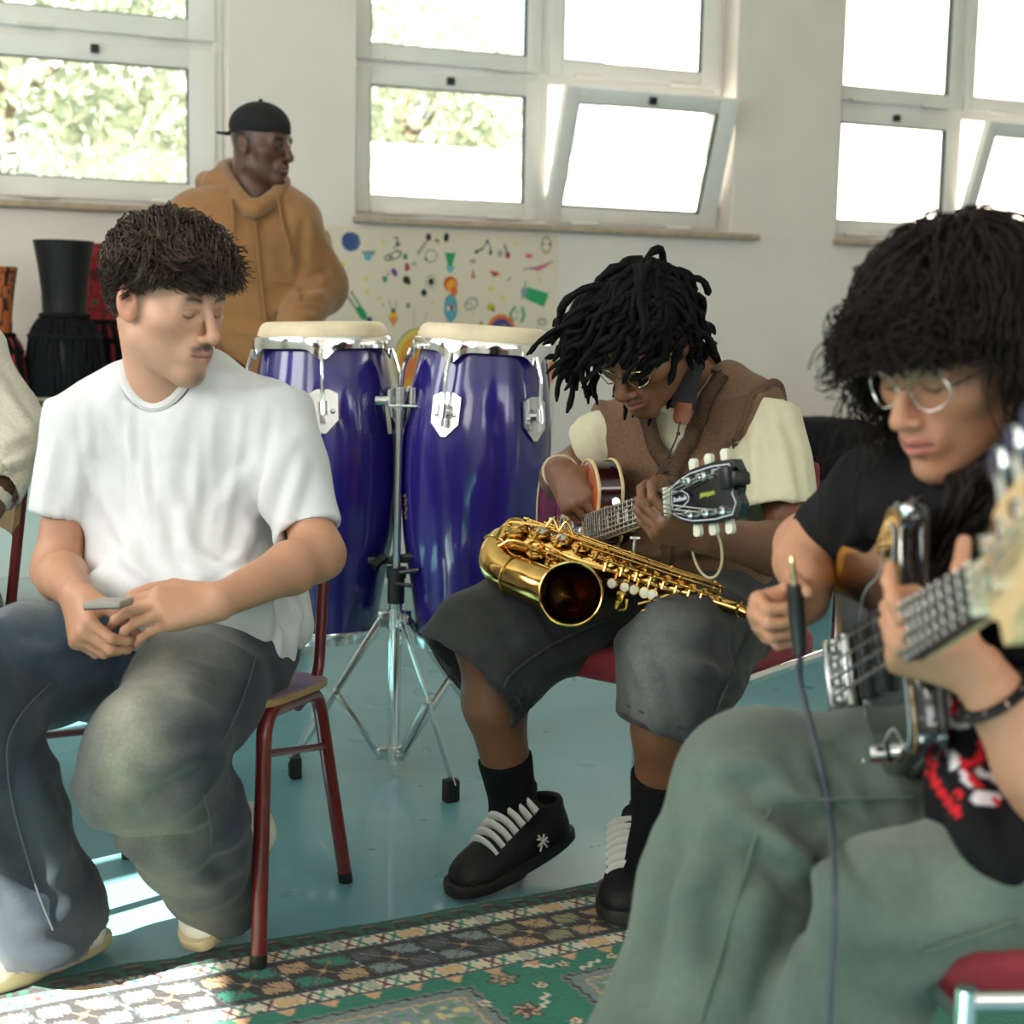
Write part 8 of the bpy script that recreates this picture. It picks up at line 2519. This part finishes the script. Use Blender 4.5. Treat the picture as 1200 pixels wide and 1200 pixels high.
def bass():
    AMB = mat('amber_sunburst_edge', lin(186, 130, 40), .15, coat=.8, noise=.1, nscale=20)
    MAPLE = mat('maple', lin(226, 186, 136), .4, noise=.06, nscale=14, stretch=(1, 8, 8), coat=.2)
    br, nut = P(988, 786, 1.72), P(1148, 690, 1.15)
    a = nrm(nut - br); w = nrm(V3(-.10, .1, 1.0) - a * (V3(-.10, .1, 1.0) @ a)); nf = np.cross(w, a)
    if nf[0] > 0: nf = -nf
    sl = np.linalg.norm(nut - br)
    root = empty('bass_guitar', br, 'glossy black bass guitar with a maple neck in the hands of the curly haired woman', 'guitar')
    at = lambda u, v_, z=0.0: br + a * u + w * v_ + nf * z
    pts = [(-.10, 0), (-.085, .09), (-.02, .150), (.06, .138), (.13, .118), (.19, .116), (.24, .126), (.285, .140), (.315, .120), (.30, .095), (.285, .070), (.275, .035), (.275, -.035), (.272, -.07), (.268, -.098), (.245, -.115), (.21, -.108), (.16, -.118), (.08, -.132), (.0, -.150), (-.07, -.120)]
    ol = plan_outline(pts, 4)
    mb = MB(); n = len(ol); c_ = ol.mean(0); V_ = []
    rows = [(.985, -.030), (1.0, -.026), (1.0, -.012), (.99, -.006), (.965, -.003)]
    for s_, z in rows: V_ += [at(c_[0] + (p[0] - c_[0]) * s_, c_[1] + (p[1] - c_[1]) * s_, z - .012) for p in ol]
    F_ = [(i * n + j, i * n + (j + 1) % n, (i + 1) * n + (j + 1) % n, (i + 1) * n + j) for i in range(len(rows) - 1) for j in range(n)] + [tuple(range(n)), tuple(4 * n + j for j in range(n))]
    mb.add(V_, F_); bd = mb.build('body', BLKGLOSS, root, angle=50)
    mb = MB(); mb.prism([(c_[0] + (p[0] - c_[0]) * .962, c_[1] + (p[1] - c_[1]) * .962) for p in ol], at(0, 0, -.0158), a, w, .0022, Z=nf); mb.build('sunburst_ring', AMB, bd, angle=40)['label'] = 'amber sunburst ring'
    mb = MB(); mb.prism([(c_[0] + (p[0] - c_[0]) * (.80 + .15 * min(1, max(0, (p[0] + .02) / .12))), c_[1] + (p[1] - c_[1]) * (.84 + .115 * min(1, max(0, (p[0] + .02) / .12)))) for p in ol], at(0, 0, -.0140), a, w, .0016, Z=nf); mb.build('black_top', BLKGLOSS, bd, angle=40)
    mb = MB(); mb.tube([at(p[0], p[1], -.040) for p in np.vstack([ol, ol[:1]])], .006, 6, cap=False); mb.build('back_edge', BLKGLOSS, bd)
    pgp = plan_outline([(.05, .03), (.05, -.07), (.10, -.095), (.18, -.080), (.225, -.100), (.252, -.092), (.262, -.045), (.262, .055), (.292, .105), (.268, .118), (.21, .080), (.12, .072)], 4)
    mb = MB(); mb.prism([(p[0], p[1]) for p in pgp], at(0, 0, -.0128), a, w, .0026, Z=nf); pg = mb.build('pickguard', BLKGLOSS, root, angle=40)
    mb = MB(); mb.tube([at(p[0], p[1], -.0108) for p in np.vstack([pgp, pgp[:1]])], .0009, 5, cap=False); mb.build('pickguard_edge', mat('pale_ply_edge', lin(190, 196, 198), .4), pg)
    mb = MB(); mb.prism([(.27, .030), (.27, -.030), (sl, -.0205), (sl, .0205)], at(0, 0, -.010), a, w, .016, Z=nf); fb = mb.build('fretboard', ROSEW, root, smooth=False)
    mb = MB(); mb.tube([at(.28, 0, -.015), at(.28 + (sl - .28) * .7, 0, -.014), at(sl, 0, -.012)], [.028, .0245, .0205], 14, flat=.65, hint=nf); mb.build('neck', MAPLE, root)
    for k in range(1, 21):
        u = sl * 2 ** (-k / 12)
        if u < .275: break
        wdt = .030 + (.0205 - .030) * (u - .27) / (sl - .27)
        mb = MB(); mb.tube([at(u, -wdt, .0065), at(u, wdt, .0065)], .0016, 6); mb.build('fret', NICKEL, fb)
    for k in range(4):
        y0, y1 = -.0295 + .0197 * k, -.0150 + .010 * k
        mb = MB(); mb.tube([at(-.01, y0, .0135), at(sl, y1, .0090), at(sl + .05 + .045 * k, .026 - .008 * (3 - k), .004)], .0021 - .0002 * k, 6); mb.build('string', NICKEL, root)
    mb = MB(); mb.box(at(-.012, 0, -.004), (.055, .084, .010), (a, w, nf), .002); mb.box(at(-.036, 0, .004), (.008, .084, .022), (a, w, nf), .002)
    brg = mb.build('bridge', STEEL, root)
    for k in range(4):
        y0 = -.0295 + .0197 * k
        mb = MB(); mb.box(at(-.008, y0, .006), (.030, .0165, .014), (a, w, nf), .003); mb.build('saddle', STEEL, brg)
    for u in (.10, .185):
        mb = MB(); mb.box(at(u, 0, -.006), (.028, .085, .014), (a, w, nf), .004); mb.build('pickup', BLACKP, root)
    for u, v_ in ((.02, -.115), (.075, -.108), (.125, -.103)):
        mb = MB(); mb.lathe([(0, .016), (.0095, .016), (.0105, .012), (.011, 0)], at(u, v_, -.010), nf, 18); mb.build('knob', CHROME, root)
    mb = MB(); mb.tube([at(.305, .116, -.02), at(.322, .121, -.02)], .004, 8); mb.ball(at(.324, .122, -.02), .0075, 10, 6); mb.build('strap_button', CHROME, root)
    hp = plan_outline([(0, .021), (.03, .030), (.05, .050), (.10, .058), (.17, .062), (.215, .060), (.235, .035), (.215, .005), (.18, -.020), (.12, -.022), (.07, -.030), (.05, -.046), (.030, -.048), (.025, -.030), (0, -.021)], 3)
    mb = MB(); mb.prism([(p[0], p[1]) for p in hp], at(sl, 0, -.018), a, w, .014, Z=nf); hs = mb.build('headstock', MAPLE, root, angle=40)
    mb = MB(); mb.box(at(sl + .001, 0, .002), (.006, .043, .014), (a, w, nf), .001); mb.build('nut', PEARL, root)
    mb = MB(); mb.tube([at(sl + .04, .0, -.004), at(sl + .04, .0, .004)], .009, 14); mb.build('string_tree', CHROME, hs)
    for k in range(4):
        u = sl + .05 + .045 * k; y = .034 + .004 * k
        mb = MB(); mb.tube([at(u, y - .008, -.004), at(u, y - .008, .010)], .0075, 14); mb.tube([at(u, y + .012, -.012), at(u, y + .045, -.012)], .004, 8)
        tp = mb.build('tuning_post', CHROME, hs)
        mb = MB(); o = at(u, y + .052, -.012)
        mb.prism([(-.006, -.012), (-.014, -.004), (-.015, .008), (-.006, .014), (.006, .014), (.015, .008), (.014, -.004), (.006, -.012)], o - nf * .003, a, w, .006, Z=nf); mb.build('tuner_key', STEEL, tp, angle=30)
bass()

def cable():
    d = nrm(V3(-.02, -.05, 1.0))
    p0 = P(935, 738, 1.640)
    top = P(931, 690, 1.637)
    ax = nrm(top - p0)
    root = empty('instrument_cable', p0, 'dark instrument cable with a gold tipped plug held up by the woman', 'cable')
    mb = MB(); mb.lathe([(0, 0), (.0065, .002), (.0085, .02), (.0095, .045), (.0095, .075), (.0075, .082), (.0, .083)], p0 - ax * .03, ax, 18); mb.build('plug_barrel', BLACKP, root)
    mb = MB(); mb.lathe([(.0032, 0), (.0032, .022), (.0028, .024), (.0028, .0255), (.0034, .027), (.0018, .032), (0, .034)], p0 + ax * .052, ax, 14); mb.build('plug_tip', mat('gold_contact', (.9, .68, .36), .2, 1.0), root)
    q = [p0 - ax * .03, P(938, 800, 1.655), P(950, 850, 1.62)]
    for x, y in ((962, 900), (972, 950), (976, 985)):
        h = first_hit(WTR, x, y, .010, .012); h2 = P(x, y, min(h[1], 1.60)); q.append(h2)
    q += [P(978, 1040, 1.36), P(977, 1100, 1.35), P(972, 1180, 1.34), P(968, 1300, 1.34)]
    e = PZ(962, 1380, .012); q.append(V3(q[-1][0], q[-1][1], .10)); q.append(V3(q[-1][0] - .06, q[-1][1] - .04, .013)); q.append(V3(q[-1][0] - .4, q[-1][1] - .25, .013))
    mb = MB(); mb.tube(smooth_path(q, 8), .0036, 10); mb.build('cord', mat('grey_blue_rubber', lin(62, 68, 78), .5), root)
cable()
